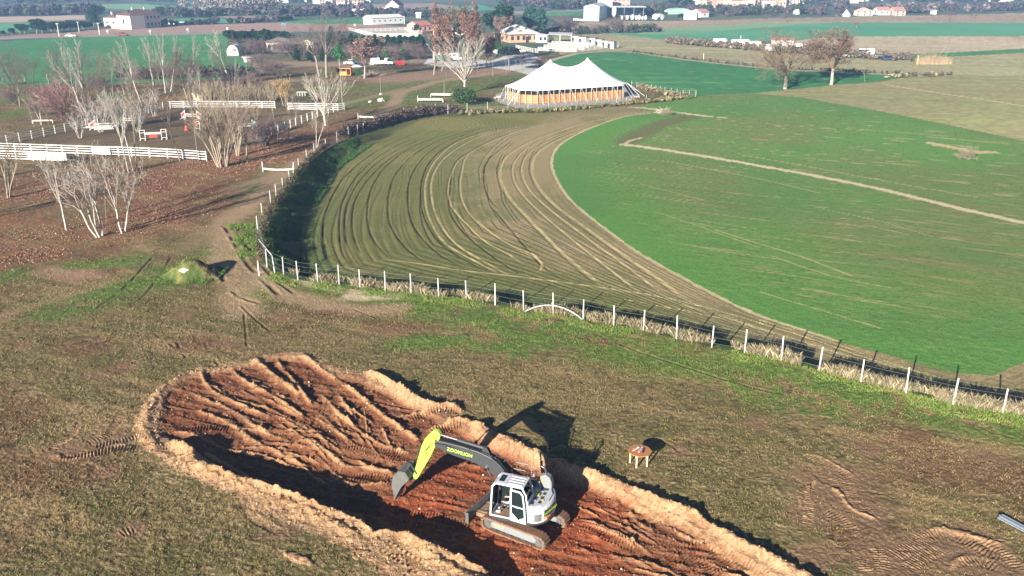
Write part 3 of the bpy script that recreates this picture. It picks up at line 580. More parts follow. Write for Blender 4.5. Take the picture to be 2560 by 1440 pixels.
# ------------------------------------------------------------------ mesh builder
class MB:
    def __init__(s): s.v = []; s.f = []
    def add(s, vs, fs, M=None):
        k = len(s.v)
        for p in vs:
            p = Vector(p); s.v.append(tuple(M @ p) if M else tuple(p))
        for f in fs: s.f.append(tuple(i+k for i in f))
        return s
    def box(s, c, d, M=None, bev=0.0):
        x, y, z = c; a, b, h = d[0]/2, d[1]/2, d[2]/2
        if bev <= 0:
            vs = [(x+i*a, y+j*b, z+k*h) for i in (-1, 1) for j in (-1, 1) for k in (-1, 1)]
            return s.add(vs, [(0,1,3,2),(4,6,7,5),(0,4,5,1),(2,3,7,6),(0,2,6,4),(1,5,7,3)], M)
        o = [(-a+bev,-b),(a-bev,-b),(a,-b+bev),(a,b-bev),(a-bev,b),(-a+bev,b),(-a,b-bev),(-a,-b+bev)]
        i = [(p*(a-bev)/a, q*(b-bev)/b) for p, q in o]
        vs = [(x+p, y+q, z-h) for p, q in i]+[(x+p, y+q, z-h+bev) for p, q in o]+[(x+p, y+q, z+h-bev) for p, q in o]+[(x+p, y+q, z+h) for p, q in i]
        fs = [tuple(range(7, -1, -1)), tuple(range(24, 32))]
        for r in range(3):
            for k in range(8): fs.append((r*8+k, r*8+(k+1) % 8, r*8+8+(k+1) % 8, r*8+8+k))
        return s.add(vs, fs, M)
    def prism(s, poly, y0, y1, M=None, inset=0.0):      # poly in the x-z plane, extruded along y
        n = len(poly); vs = [(p[0], y0, p[1]) for p in poly]+[(p[0], y1, p[1]) for p in poly]
        ar = sum(poly[i][0]*poly[(i+1) % n][1]-poly[(i+1) % n][0]*poly[i][1] for i in range(n))
        a = list(range(n)); b = list(range(2*n-1, n-1, -1))
        if ar < 0: a.reverse(); b.reverse()
        fs = [tuple(a), tuple(b)]
        for i in range(n):
            j = (i+1) % n; q = (i, i+n, j+n, j); fs.append(q if ar > 0 else q[::-1])
        return s.add(vs, fs, M)
    def slab(s, poly, z0, z1, M=None):                  # poly in x-y, extruded along z
        n = len(poly); vs = [(p[0], p[1], z0) for p in poly]+[(p[0], p[1], z1) for p in poly]
        fs = [tuple(range(n-1, -1, -1)), tuple(range(n, 2*n))]+[(i, (i+1) % n, (i+1) % n+n, i+n) for i in range(n)]
        return s.add(vs, fs, M)
    def tube(s, pts, r, n=6, M=None, cap=True):
        pts = [Vector(p) for p in pts]; R = r if isinstance(r, (list, tuple)) else [r]*len(pts)
        k = len(s.v); up = Vector((0, 0, 1)); vs = []; fs = []
        for i, p in enumerate(pts):
            t = (pts[min(i+1, len(pts)-1)]-pts[max(i-1, 0)]).normalized()
            a = t.cross(up)
            if a.length < .05: a = t.cross(Vector((1, 0, 0)))
            a.normalize(); b = t.cross(a)
            for j in range(n):
                q = 2*math.pi*j/n; vs.append(p+a*(R[i]*math.cos(q))+b*(R[i]*math.sin(q)))
        for i in range(len(pts)-1):
            for j in range(n): fs.append((i*n+j, i*n+(j+1) % n, (i+1)*n+(j+1) % n, (i+1)*n+j))
        if cap: fs.append(tuple(range(n-1, -1, -1))); fs.append(tuple((len(pts)-1)*n+j for j in range(n)))
        return s.add(vs, fs, M)
    def grid(s, P, M=None):                              # P[i][j] points
        n = len(P); m = len(P[0]); vs = [p for r in P for p in r]
        return s.add(vs, [(i*m+j, i*m+j+1, (i+1)*m+j+1, (i+1)*m+j) for i in range(n-1) for j in range(m-1)], M)
    def build(s, name, m, parent=None, smooth_=False, loc=None, bevel=0.0):
        me = bpy.data.meshes.new(name); me.from_pydata(s.v, [], s.f); me.update()
        if smooth_:
            me.polygons.foreach_set('use_smooth', [True]*len(me.polygons))
        me.materials.append(m)
        o = bpy.data.objects.new(name, me); COL.objects.link(o)
        if parent: o.parent = parent
        if loc: o.location = loc
        if bevel:
            b = o.modifiers.new('b', 'BEVEL'); b.width = bevel; b.segments = 2; b.limit_method = 'ANGLE'; b.angle_limit = math.radians(40)
            b.harden_normals = False
        return o
def tag(o, label=None, cat=None, group=None, kind=None):
    if label: o['label'] = label
    if cat: o['category'] = cat
    if group: o['group'] = group
    if kind: o['kind'] = kind
    return o
def empty(name, loc, rz=0.0, label=None, cat=None, group=None, sc=1.0):
    o = bpy.data.objects.new(name, None); COL.objects.link(o); o.location = loc; o.rotation_euler = (0, 0, rz); o.scale = (sc,)*3; o.empty_display_size = .2
    return tag(o, label, cat, group)
def copy_tree(o, parent=None):
    c = o.copy(); COL.objects.link(c); c.parent = parent
    for ch in list(o.children): copy_tree(ch, c)
    return c
def text_mesh(name, txt, size, m, parent, M, ext=.004):
    cu = bpy.data.curves.new('t', 'FONT'); cu.body = txt; cu.size = size; cu.extrude = ext; cu.offset = size*.018; cu.align_x = 'CENTER'; cu.align_y = 'CENTER'
    t = bpy.data.objects.new('t', cu); COL.objects.link(t)
    dg = bpy.context.evaluated_depsgraph_get(); me = bpy.data.meshes.new_from_object(t.evaluated_get(dg)); bpy.data.objects.remove(t); me.transform(M)
    me.materials.clear(); me.materials.append(m); o = bpy.data.objects.new(name, me); COL.objects.link(o); o.parent = parent; return o
M_white = mat('white_paint', (.52, .535, .56), .4, nscale=2.5, namt=.16, spec=.5)
M_grey = mat('grey_paint', (.20, .215, .22), .5, nscale=4, namt=.15)
M_dark = mat('charcoal_paint', (.042, .045, .05), .42, nscale=5, namt=.2, spec=.45)
M_black = mat('black_rubber', (.015, .015, .017), .6, nscale=5)
M_lime = mat('lime_paint', (.40, .72, .07), .38, nscale=3, namt=.16, spec=.5)
M_glass = mat('tinted_glass', (.012, .02, .02), .06, nscale=1, namt=.3, spec=.8)
M_chrome = mat('polished_rod', (.75, .76, .78), .18, metal=1.0)
M_rust = mat('muddy_track_steel', (.205, .115, .072), .85, nscale=6, namt=.55, bump=.5)
M_mud = mat('mud_caked_steel', (.24, .16, .105), .9, nscale=5, namt=.5, bump=.6)
M_steel = mat('worn_bucket_steel', (.13, .13, .125), .55, metal=.3, nscale=3, namt=.35)
M_yel = mat('yellow_sticker', (.80, .55, .03), .5)
M_red = mat('red_paint', (.55, .03, .04), .5)
# ------------------------------------------------------------------ the excavator
def excavator():
    BR = math.atan2(.34, -.94)
    root = empty('excavator', (.66, 35.65, -.62), BR, 'white and charcoal crawler excavator with a lime green stick, digging in the red earth pit', 'excavator')
    U = Matrix.Rotation(math.atan2(.53, -.85)-BR, 4, 'Z')
    # undercarriage, turned a little against the upper works
    def belt(cx=0, r=.34, L=1.42, off=0.0):
        pts = []
        for k in range(9): a = math.pi/2-math.pi*k/8; pts.append((L+(r+off)*math.cos(a), .37+(r+off)*math.sin(a)))
        for k in range(9): a = -math.pi/2-math.pi*k/8; pts.append((-L+(r+off)*math.cos(a), .37+(r+off)*math.sin(a)))
        return pts
    for sd_ in (1, -1):
        b = MB(); yc = sd_*1.0; o_ = belt(off=.0); n = len(o_)
        # band
        vs = []; inn = belt(off=-.05)
        for (p, q) in zip(o_, inn): vs += [(p[0], yc-.24, p[1]), (p[0], yc+.24, p[1]), (q[0], yc+.24, q[1]), (q[0], yc-.24, q[1])]
        fs = []
        for i in range(n):
            j = (i+1) % n
            for k in range(4): fs.append((i*4+k, i*4+(k+1) % 4, j*4+(k+1) % 4, j*4+k))
        b.add(vs, fs, U)
        # shoes with grousers along the loop
        loop = [Vector((p[0], 0, p[1])) for p in o_]+[Vector((o_[0][0], 0, o_[0][1]))]
        per = [0]
        for i in range(len(loop)-1): per.append(per[-1]+(loop[i+1]-loop[i]).length)
        N = 44
        for k in range(N):
            s_ = per[-1]*k/N; i = max(j for j in range(len(per)-1) if per[j] <= s_+1e-9); t = (s_-per[i])/(per[i+1]-per[i])
            p = loop[i].lerp(loop[i+1], t); d = (loop[i+1]-loop[i]).normalized(); nrm = Vector((-d.z, 0, d.x)) if True else None
            if nrm.dot(p-Vector((max(-1.42, min(1.42, p.x)), 0, .37))) < 0: nrm = -nrm
            R = Matrix(((d.x, 0, nrm.x, p.x), (0, 1, 0, yc), (d.z, 0, nrm.z, p.z), (0, 0, 0, 1)))
            b.box((0, 0, .02), (.138, .50, .045), U @ R); b.box((.05, 0, .055), (.03, .50, .06), U @ R); b.box((-.02, 0, .045), (.02, .50, .03), U @ R)
        tr = b.build('track', M_rust, root); tr['label'] = 'mud brown crawler track nearest the camera' if sd_ > 0 else 'mud brown crawler track on the far side'
        f = MB(); f.prism([(-1.2,.22),(1.2,.22),(1.3,.4),(1.15,.58),(-1.15,.58),(-1.3,.4)], yc-.17, yc+.17, U); f.build('track_frame', M_grey, tr, bevel=.02)
        for xx, r_ in ((1.42, .27), (-1.42, .28)):
            wv = MB(); wv.tube([(xx, yc-.13, .37), (xx, yc+.13, .37)], r_, 20, U); wv.tube([(xx, yc-.17, .37), (xx, yc+.17, .37)], .1, 12, U); wv.build('drive_sprocket' if xx < 0 else 'idler_wheel', M_steel, tr)
        rl = MB()
        for k in range(6): rl.tube([(-1.05+k*.42, yc-.16, .16), (-1.05+k*.42, yc+.16, .16)], .1, 12, U)
        rl.build('track_roller', M_dark, tr)
        for k in range(2): MB().box((.95-k*.32, yc+sd_*.173, .45), (.2, .006, .07), U).build('sticker', M_yel, tr)
    c = MB(); c.box((0, 0, .48), (1.5, 1.5, .32), U, .05); c.box((.0, 0, .72), (1.1, 1.1, .25), U, .05); c.tube([(0,0,.8),(0,0,.98)], .62, 28); c.build('chassis', M_mud, root)
    # dozer blade
    bl = MB(); prof = [(2.62,.0),(2.68,.0),(2.60,.18),(2.60,.38),(2.70,.60),(2.64,.60),(2.53,.4),(2.53,.16)]
    bl.prism(prof, -1.27, 1.27, U); bl.prism([(2.5,0),(2.74,0),(2.66,.3),(2.74,.62),(2.5,.62)], 1.27, 1.30, U); bl.prism([(2.5,0),(2.74,0),(2.66,.3),(2.74,.62),(2.5,.62)], -1.30, -1.27, U)
    blo = bl.build('dozer_blade', M_steel, root)
    ar = MB()
    for sd_ in (1, -1): ar.prism([(1.0,.3),(2.55,.1),(2.55,.3),(1.0,.55)], sd_*.42-.05, sd_*.42+.05, U)
    ar.prism([(1.9,.12),(2.5,.1),(2.5,.3),(1.9,.34)], -.6, .6, U); ar.build('push_arm', M_mud, blo)
    # house: lower skirt, engine cover, rounded counterweight
    def rear_arc(r, x0, y_sc=1.0, n=14, a0=-math.pi/2, a1=math.pi/2): return [(x0-r*math.cos(a0+(a1-a0)*k/n), -y_sc*r*math.sin(a0+(a1-a0)*k/n)) for k in range(n+1)]
    sk = MB(); plan = [(1.28, 1.2), (1.28, .3), (.95, .3), (.95, -.35), (1.15, -.45), (1.15, -1.15)]+[(p, q) for p, q in reversed(rear_arc(1.24, -.22))]
    plan = [(1.28, 1.2), (1.28, .3), (.95, .3), (.95, -.35), (1.15, -.45), (1.15, -1.2), (-.2, -1.22)]+[(-.2-1.27*math.sin(math.pi*k/14), -1.22*math.cos(math.pi*k/14)) for k in range(1, 14)]+[(-.2, 1.22)]
    sk.slab(plan, .98, 1.16); sk.build('deck_skirt', M_dark, root, bevel=.02)
    cw = MB(); cp = [(-.48, -1.2)]+[(-.48-.97*math.sin(math.pi*k/16)**.8, -1.22*math.cos(math.pi*k/16)) for k in range(1, 16)]+[(-.48, 1.2)]
    cp2 = [(-.48, -1.14)]+[(-.48-.91*math.sin(math.pi*k/16)**.8, -1.16*math.cos(math.pi*k/16)) for k in range(1, 16)]+[(-.48, 1.14)]
    n = len(cp); vs = [(x, y, 1.17) for x, y in cp]+[(x, y, 1.86) for x, y in cp]+[(x, y, 1.95) for x, y in cp2]
    cw.add(vs, [tuple(range(n-1, -1, -1)), tuple(2*n+i for i in range(n))]+[(i, (i+1) % n, (i+1) % n+n, i+n) for i in range(n)]+[(i+n, (i+1) % n+n, (i+1) % n+2*n, i+2*n) for i in range(n)])
    co = cw.build('counterweight', M_white, root, bevel=.015)
    # dark badge plate on the tail with lime lettering
    bd = MB(); th0, th1 = .80, 1.65
    def tail(k, out=0.0): return (-.48-(.97+out)*math.sin(k)**.8, 1.22*math.cos(k)*(1+out))
    G = [[(*tail(th0+(th1-th0)*j/8, .006), zz_) for j in range(9)] for zz_ in (1.40, 1.78)]
    bd.grid(G); bo = bd.build('badge_plate', M_dark, co)
    mx_, my_ = tail((th0+th1)/2, .012); nx = math.atan2(my_/1.22/1.22, (mx_+.48)/.97/.97)
    nv = Vector((math.cos(nx), math.sin(nx), 0)); rt_ = Vector((0, 0, 1)).cross(nv)
    Mt = Matrix(((rt_.x, 0, nv.x, mx_+nv.x*.012), (rt_.y, 0, nv.y, my_+nv.y*.012), (0, 1, 0, 1.60), (0, 0, 0, 1)))
    text_mesh('lettering', 'ZOOMLION', .19, M_lime, bo, Mt)
    gr = MB(); G = [[(*tail(.28+.36*j/6, .006), zz_) for j in range(7)] for zz_ in (1.26, 1.66)]; gr.grid(G); gr.build('side_grille', mat('silver_mesh', (.32,.33,.34), .4, metal=.6, nscale=60, namt=.4), co)
    rd = MB(); G = [[(*tail(.98+.5*j/6, .004), zz_) for j in range(7)] for zz_ in (1.18, 1.31)]; rd.grid(G); rd.build('red_stripe', M_red, co)
    yw = MB(); G = [[(*tail(.74+.22*j/3, .008), zz_) for j in range(4)] for zz_ in (1.30, 1.42)]; yw.grid(G); yw.build('sticker', M_yel, co)
    sp_ = MB(); sp_.box((-.62, 1.12, 1.33), (.42, .16, .30), None, .04); sp_.build('side_door', M_white, root)
    # engine hood behind the cab
    hd = MB(); hd.slab([(-.42,1.13),(-.42,-1.1),(-1.0,-.85),(-1.28,-.3),(-1.28,.3),(-1.05,.85),(-.75,1.08)], 1.95, 2.02); hd.slab([(.2,.18),(.2,-1.12),(-.42,-1.12),(-.42,.2)], 1.16, 2.0)
    hd.build('engine_hood', mat('pale_grey_paint', (.42,.45,.49), .4, nscale=3, namt=.08), root, bevel=.02)
    vt = MB()
    for k in range(4):
        vt.box((-.58-.05*k, .78-.42*k, 2.026), (.20, .26, .012)); vt.box((-.92+.0*k, .60-.38*k, 2.026), (.16, .22, .012))
    vt.build('vent_grille', M_dark, root)
    tk_ = MB(); tk_.box((.62, -.85, 1.5), (1.0, .6, .7), None, .05); tk_.box((.65, -.25, 1.25), (.55, .5, .2), None, .03); tk_.build('tank', M_dark, root)
    bx_ = MB(); bx_.box((-.05, -.55, 2.08), (.45, .8, .14), None, .03); bx_.build('tool_box', M_dark, root)
    ex = MB(); ex.prism([(-1.12,2.0),(-.45,2.0),(-.42,2.30),(-.52,2.62),(-.78,2.74),(-1.02,2.62),(-1.12,2.35)], -1.0, -.62); exo = ex.build('exhaust_cover', M_grey, root, bevel=.05)
    pp = MB(); pp.tube([(-.74,-.8,2.7),(-.72,-.8,2.9),(-.66,-.8,3.04),(-.52,-.8,3.1)], .055, 10); pp.build('exhaust_pipe', M_chrome, exo)
    for a_, b_ in (((-.55, -.615, 2.42), (.16, .006, .12)), ((-.62, .02, 2.04), (.16, .2, .012)), ((-1.02, .42, 2.04), (.1, .14, .012))): MB().box(a_, b_).build('sticker', M_yel, root)
    hr = MB()
    for y_ in (-1.12, -.55):
        hr.tube([(.95,y_,1.85),(.95,y_,2.75),(.90,y_,2.82),(.25,y_,2.82),(.18,y_,2.75),(.18,y_,2.0)], .018, 6); hr.tube([(.55,y_,1.9),(.55,y_,2.82)], .015, 6)
    hr.tube([(-.15,-1.12,2.0),(-.15,-1.12,2.62),(-.15,-.72,2.62),(-.15,-.72,2.0)], .017, 6); hr.tube([(1.18,-1.1,1.2),(1.18,-1.1,2.45),(1.1,-1.1,2.5),(.95,-1.1,2.5)], .017, 6)
    hr.build('handrail', M_grey, root)
    an = MB(); an.tube([(-.3,.1,2.0),(-.32,.08,3.7)], .01, 5); an.build('aerial', M_grey, root)
    mi = MB(); mi.tube([(-.15,.1,2.75),(-.35,-.05,2.95)], .015, 5); mi.box((-.4, -.1, 3.0), (.06, .24, .14), None, .02); mi.build('mirror', M_white, root)
    # cab: a real frame with openings
    cb = MB()
    y0, y1 = .25, 1.2
    side = [(1.38,1.17),(1.27,2.78),(1.10,2.98),(-.22,2.98),(-.42,2.6),(-.50,1.17)]
    def frame(pts, y, w_, th, closed=True):
        nn = len(pts)
        for i in range(nn if closed else nn-1):
            a = pts[i]; b_ = pts[(i+1) % nn]; d = Vector((b_[0]-a[0], 0, b_[1]-a[1])); L = d.length; d.normalize(); nr_ = Vector((-d.z, 0, d.x))
            R = Matrix(((d.x, 0, nr_.x, (a[0]+b_[0])/2), (0, 1, 0, y), (d.z, 0, nr_.z, (a[1]+b_[1])/2), (0, 0, 0, 1)))
            cb.box((0, 0, 0), (L+w_*.8, th, w_), R)
    frame(side, y1-.035, .085, .07); frame(side, y0+.035, .085, .07)
    cb.box((.30, y1-.035, 2.05), (.085, .07, 1.8))
    for (a, b_) in ((side[1], side[2]), (side[3], side[4])): cb.tube([(a[0], y0, a[1]), (a[0], y1, a[1])], .04, 6)
    cb.box((1.38, (y0+y1)/2, 1.19), (.08, y1-y0, .10)); cb.box((-.49, (y0+y1)/2, 1.75), (.05, y1-y0-.1, 1.1)); cb.box((.45, (y0+y1)/2, 1.14), (1.8, y1-y0, .04))
    cab = cb.build('cab', M_white, root, bevel=.012)
    rf = MB(); rf.slab([(1.12,y0-.02),(1.12,y1+.0),(-.30,y1+.0),(-.30,y0-.02)], 2.955, 3.03); ro = rf.build('roof', M_white, cab, bevel=.02)
    rb = MB()
    for k in range(4): rb.box((.16, y0+.16+k*.21, 3.045), (.72, .10, .025), None, .008)
    rb.box((.62, (y0+y1)/2, 3.04), (.04, y1-y0, .02)); rb.build('roof_rib', M_white, ro)
    ht = MB(); ht.box((.88, .74, 3.045), (.26, .52, .02), None, .008); ht.build('roof_hatch', M_glass, ro)
    wn = MB(); wn.add([(1.35,y0+.06,1.26),(1.35,y1-.06,1.26),(1.25,y1-.06,2.74),(1.25,y0+.06,2.74)], [(0,1,2,3)]); wn.add([(-.46,y0+.08,1.9),(-.46,y1-.08,1.9),(-.38,y1-.08,2.62),(-.38,y0+.08,2.62)], [(0,1,2,3)]); wn.add([(1.2,y0+.03,1.3),(1.15,y0+.03,2.75),(-.3,y0+.03,2.75),(-.4,y0+.03,1.3)], [(0,1,2,3)])
    wn.build('window', M_glass, cab)
    # door, standing slightly open towards the rear
    dm = Matrix.Translation((.30, 1.225, 0)) @ Matrix.Rotation(math.radians(-7), 4, 'Z')
    dp = [(0,1.2),(-.76,1.2),(-.70,2.1),(-.62,2.68),(-.5,2.83),(0,2.83)]; dmb = MB()
    for i in range(len(dp)):
        a = dp[i]; b_ = dp[(i+1) % len(dp)]; d = Vector((b_[0]-a[0], 0, b_[1]-a[1])); L = d.length; d.normalize(); nr_ = Vector((-d.z, 0, d.x))
        R = Matrix(((d.x, 0, nr_.x, (a[0]+b_[0])/2), (0, 1, 0, .03), (d.z, 0, nr_.z, (a[1]+b_[1])/2), (0, 0, 0, 1))); dmb.box((0, 0, 0), (L+.06, .05, .085), dm @ R)
    dmb.box((-.36, .03, 1.98), (.68, .05, .06), dm); dmb.prism([(-.02,1.2),(-.74,1.2),(-.74,1.5),(-.5,1.38),(-.4,1.28),(-.3,1.38),(-.02,1.62)], .008, .052, dm)
    dr = dmb.build('door', M_white, cab, bevel=.01)
    dg = MB(); dg.add([(-.04,.03,1.24),(-.70,.03,1.24),(-.64,.03,2.1),(-.56,.03,2.68),(-.46,.03,2.78),(-.04,.03,2.78)], [(0,1,2,3,4,5)], dm); dg.build('door_glass', M_glass, dr)
    hn = MB(); hn.box((-.35, .075, 1.98), (.22, .03, .03), dm); hn.build('door_handle', M_white, dr)
    sm_ = MB(); sm_.box((.35,.72,1.52),(.5,.5,.14),None,.04); sm_.box((.06,.72,1.92),(.14,.48,.75),None,.05); sm_.box((.05,.42,1.7),(.4,.12,.3),None,.03); sm_.box((.02,1.0,1.7),(.4,.1,.28),None,.03); sm_.build('driver_seat', M_black, cab)
    fl = MB(); fl.box((.8,.72,1.175),(.9,.85,.02)); fl.build('floor_mat', M_mud, cab)
    # boom
    bp = [(.15,1.25),(.5,1.15),(.62,1.35),(1.5,2.42),(1.92,2.82),(2.72,3.10),(3.8,3.26),(4.72,3.56),(4.86,3.72),(4.74,3.90),(4.5,3.92),(3.4,3.86),(2.5,3.74),(1.75,3.52),(1.30,3.20),(.9,2.75),(.3,1.6)]
    bm_ = MB(); bm_.prism(bp, -.30, .02); boom = bm_.build('boom', M_dark, root, bevel=.02)
    Mx = Matrix(((-1, 0, 0, 3.42), (0, 0, 1, .026), (0, 1, 0, 3.50), (0, 0, 0, 1))) @ Matrix.Rotation(math.radians(-6), 4, 'Z')
    text_mesh('lettering', 'ZOOMLION', .25, M_lime, boom, Mx)
    hs = MB()
    for k in range(6):
        o2 = -.26+k*.05; hs.tube([(.55,o2,2.25),(.95,o2,2.95),(1.4,o2,3.42+.02*k),(2.0,o2,3.72),(2.8,o2,3.84),(3.8,o2,3.93),(4.55,o2,3.98),(4.95,o2,3.8)], .022, 5)
    for k in range(4):
        o2 = -.34-.05*k; hs.tube([(.35,o2-.1,1.9),(.2,o2-.15,2.35),(.5,o2-.1,2.6),(.95,o2,2.9),(1.35,o2+.05,3.35)], .022, 5)
    for k in range(3): hs.tube([(3.7+.2*k, .035, 3.72), (4.2, .04, 3.80), (4.9, .08, 3.75), (5.25, .1, 3.3), (5.2, .06, 3.0)], .02, 5)
    hs.build('hydraulic_hose', M_black, boom)
    for k in range(7): MB().box((1.1+.45*k, -.14, 3.48+.10*min(k,3)), (.05, .36, .05)).build('hose_clamp', M_chrome, boom)
    def ram(name, a, b_, r1, y, parent, frac=.58):
        a = Vector((a[0], y, a[1])); b_ = Vector((b_[0], y, b_[1])); m_ = a.lerp(b_, frac)
        q = MB(); q.tube([a, m_], r1, 12); o = q.build(name, M_dark, parent); q = MB(); q.tube([m_, b_], r1*.5, 10); q.tube([b_+Vector((0,-r1*1.2,0)), b_+Vector((0,r1*1.2,0))], r1*1.1, 10); q.build('piston_rod', M_chrome, o); return o
    ram('boom_cylinder', (1.05,1.2), (2.0,2.95), .085, .10, root, .55); ram('boom_cylinder', (1.05,1.2), (2.0,2.95), .085, -.40, root, .55)
    ram('stick_cylinder', (2.05,3.90), (4.56,4.22), .085, -.14, root, .62)
    br = MB()
    for y_ in (-.24, -.06): br.prism([(1.75,3.5),(2.35,3.62),(2.2,3.98),(2.0,3.98)], y_-.015, y_+.015)
    br.build('cylinder_bracket', M_dark, boom)
    # stick
    sp2 = [(4.50,4.02),(4.46,4.28),(4.62,4.42),(4.84,4.42),(5.28,3.92),(5.50,3.45),(6.06,1.56),(5.98,1.40),(5.84,1.44),(5.02,2.95),(4.80,3.45)]
    sk2 = MB(); sk2.prism(sp2, -.27, -.01); stick = sk2.build('stick', M_lime, root, bevel=.03)
    sk3 = MB()
    for y_ in (-.325, .045): sk3.prism([(4.74,3.60),(4.98,3.58),(5.2,3.85),(5.0,4.12),(4.72,4.0)], y_-.02, y_+.02)
    sk3.build('pivot_plate', M_lime, stick)
    ram('bucket_cylinder', (5.34,3.72), (6.14,2.30), .065, -.14, stick, .55)
    lk = MB()
    for y_ in (-.30, .02): lk.prism([(6.14,2.36),(6.20,2.28),(5.86,1.74),(5.78,1.80)], y_-.02, y_+.02); lk.prism([(6.12,2.36),(6.22,2.32),(6.40,1.86),(6.32,1.82)], y_-.02, y_+.02)
    lk.build('bucket_link', M_dark, stick)
    # bucket: curved shell between two cheeks
    out = [(6.10,1.62),(6.35,1.98),(6.72,1.98),(7.05,1.70),(7.22,1.30),(7.24,.86),(7.16,.42),(7.10,.12)]
    inn = [(p[0]-.035*(1 if i > 2 else 0), p[1]-.035) for i, p in enumerate(out)]
    bk = MB(); ya, yb = -.66, .38
    G = [[(p[0], ya, p[1]), (p[0], yb, p[1])] for p in out]; bk.grid(G); G = [[(p[0], yb, p[1]), (p[0], ya, p[1])] for p in inn]; bk.grid(G)
    for y_ in (ya, yb): bk.prism([(6.10,1.62),(6.35,1.98),(6.72,1.98),(7.05,1.70),(7.22,1.30),(7.24,.86),(7.16,.42),(7.10,.12),(6.92,.48),(6.62,1.02),(6.25,1.40)], y_-.02, y_+.02)
    sh_ = lambda p: (6.1+(p[0]-6.1)*.88, p[1]*.9-.014, 1.5+(p[2]-1.5)*.94)
    bk.v = [sh_(p) for p in bk.v]
    bko = bk.build('bucket', M_steel, root)
    er = MB()
    for y_ in (-.24, -.04): er.prism([(5.90,1.36),(6.05,1.66),(6.32,2.0),(6.46,1.92),(6.3,1.3)], y_-.02, y_+.02)
    er.build('bucket_ear', M_dark, bko)
    for k in range(5):
        y_ = ya+.09+k*(yb-ya-.18)/4; tt = MB(); tt.add([(7.20,y_-.05,.26),(7.20,y_+.05,.26),(7.10,y_+.05,.2),(7.10,y_-.05,.2),(7.12,y_-.03,-.04),(7.12,y_+.03,-.04)], [(0,1,5,4),(1,2,5),(0,4,3),(2,3,4,5),(0,3,2,1)]); tt.v = [sh_(p) for p in tt.v]; tt.build('bucket_tooth', M_steel, bko)
    return root
EXC = excavator()
# ------------------------------------------------------------------ people: one continuous skinned surface
def skinned(name, verts, edges, radii, m, parent=None, sub=2, M=None):
    me = bpy.data.meshes.new(name); me.from_pydata(verts, edges, []); me.update()
    o = bpy.data.objects.new('tmp', me); COL.objects.link(o)
    md = o.modifiers.new('s', 'SKIN'); md.use_smooth_shade = True
    for i, r in enumerate(radii):
        sv = me.skin_vertices[0].data[i]; sv.radius = (r, r) if not isinstance(r, tuple) else r; sv.use_root = (i == 0)
    s2 = o.modifiers.new('u', 'SUBSURF'); s2.levels = sub; s2.render_levels = sub
    dg = bpy.context.evaluated_depsgraph_get(); me2 = bpy.data.meshes.new_from_object(o.evaluated_get(dg)); bpy.data.objects.remove(o)
    if M: me2.transform(M)
    me2.materials.clear(); me2.materials.append(m); r_ = bpy.data.objects.new(name, me2); COL.objects.link(r_)
    if parent: r_.parent = parent
    return r_
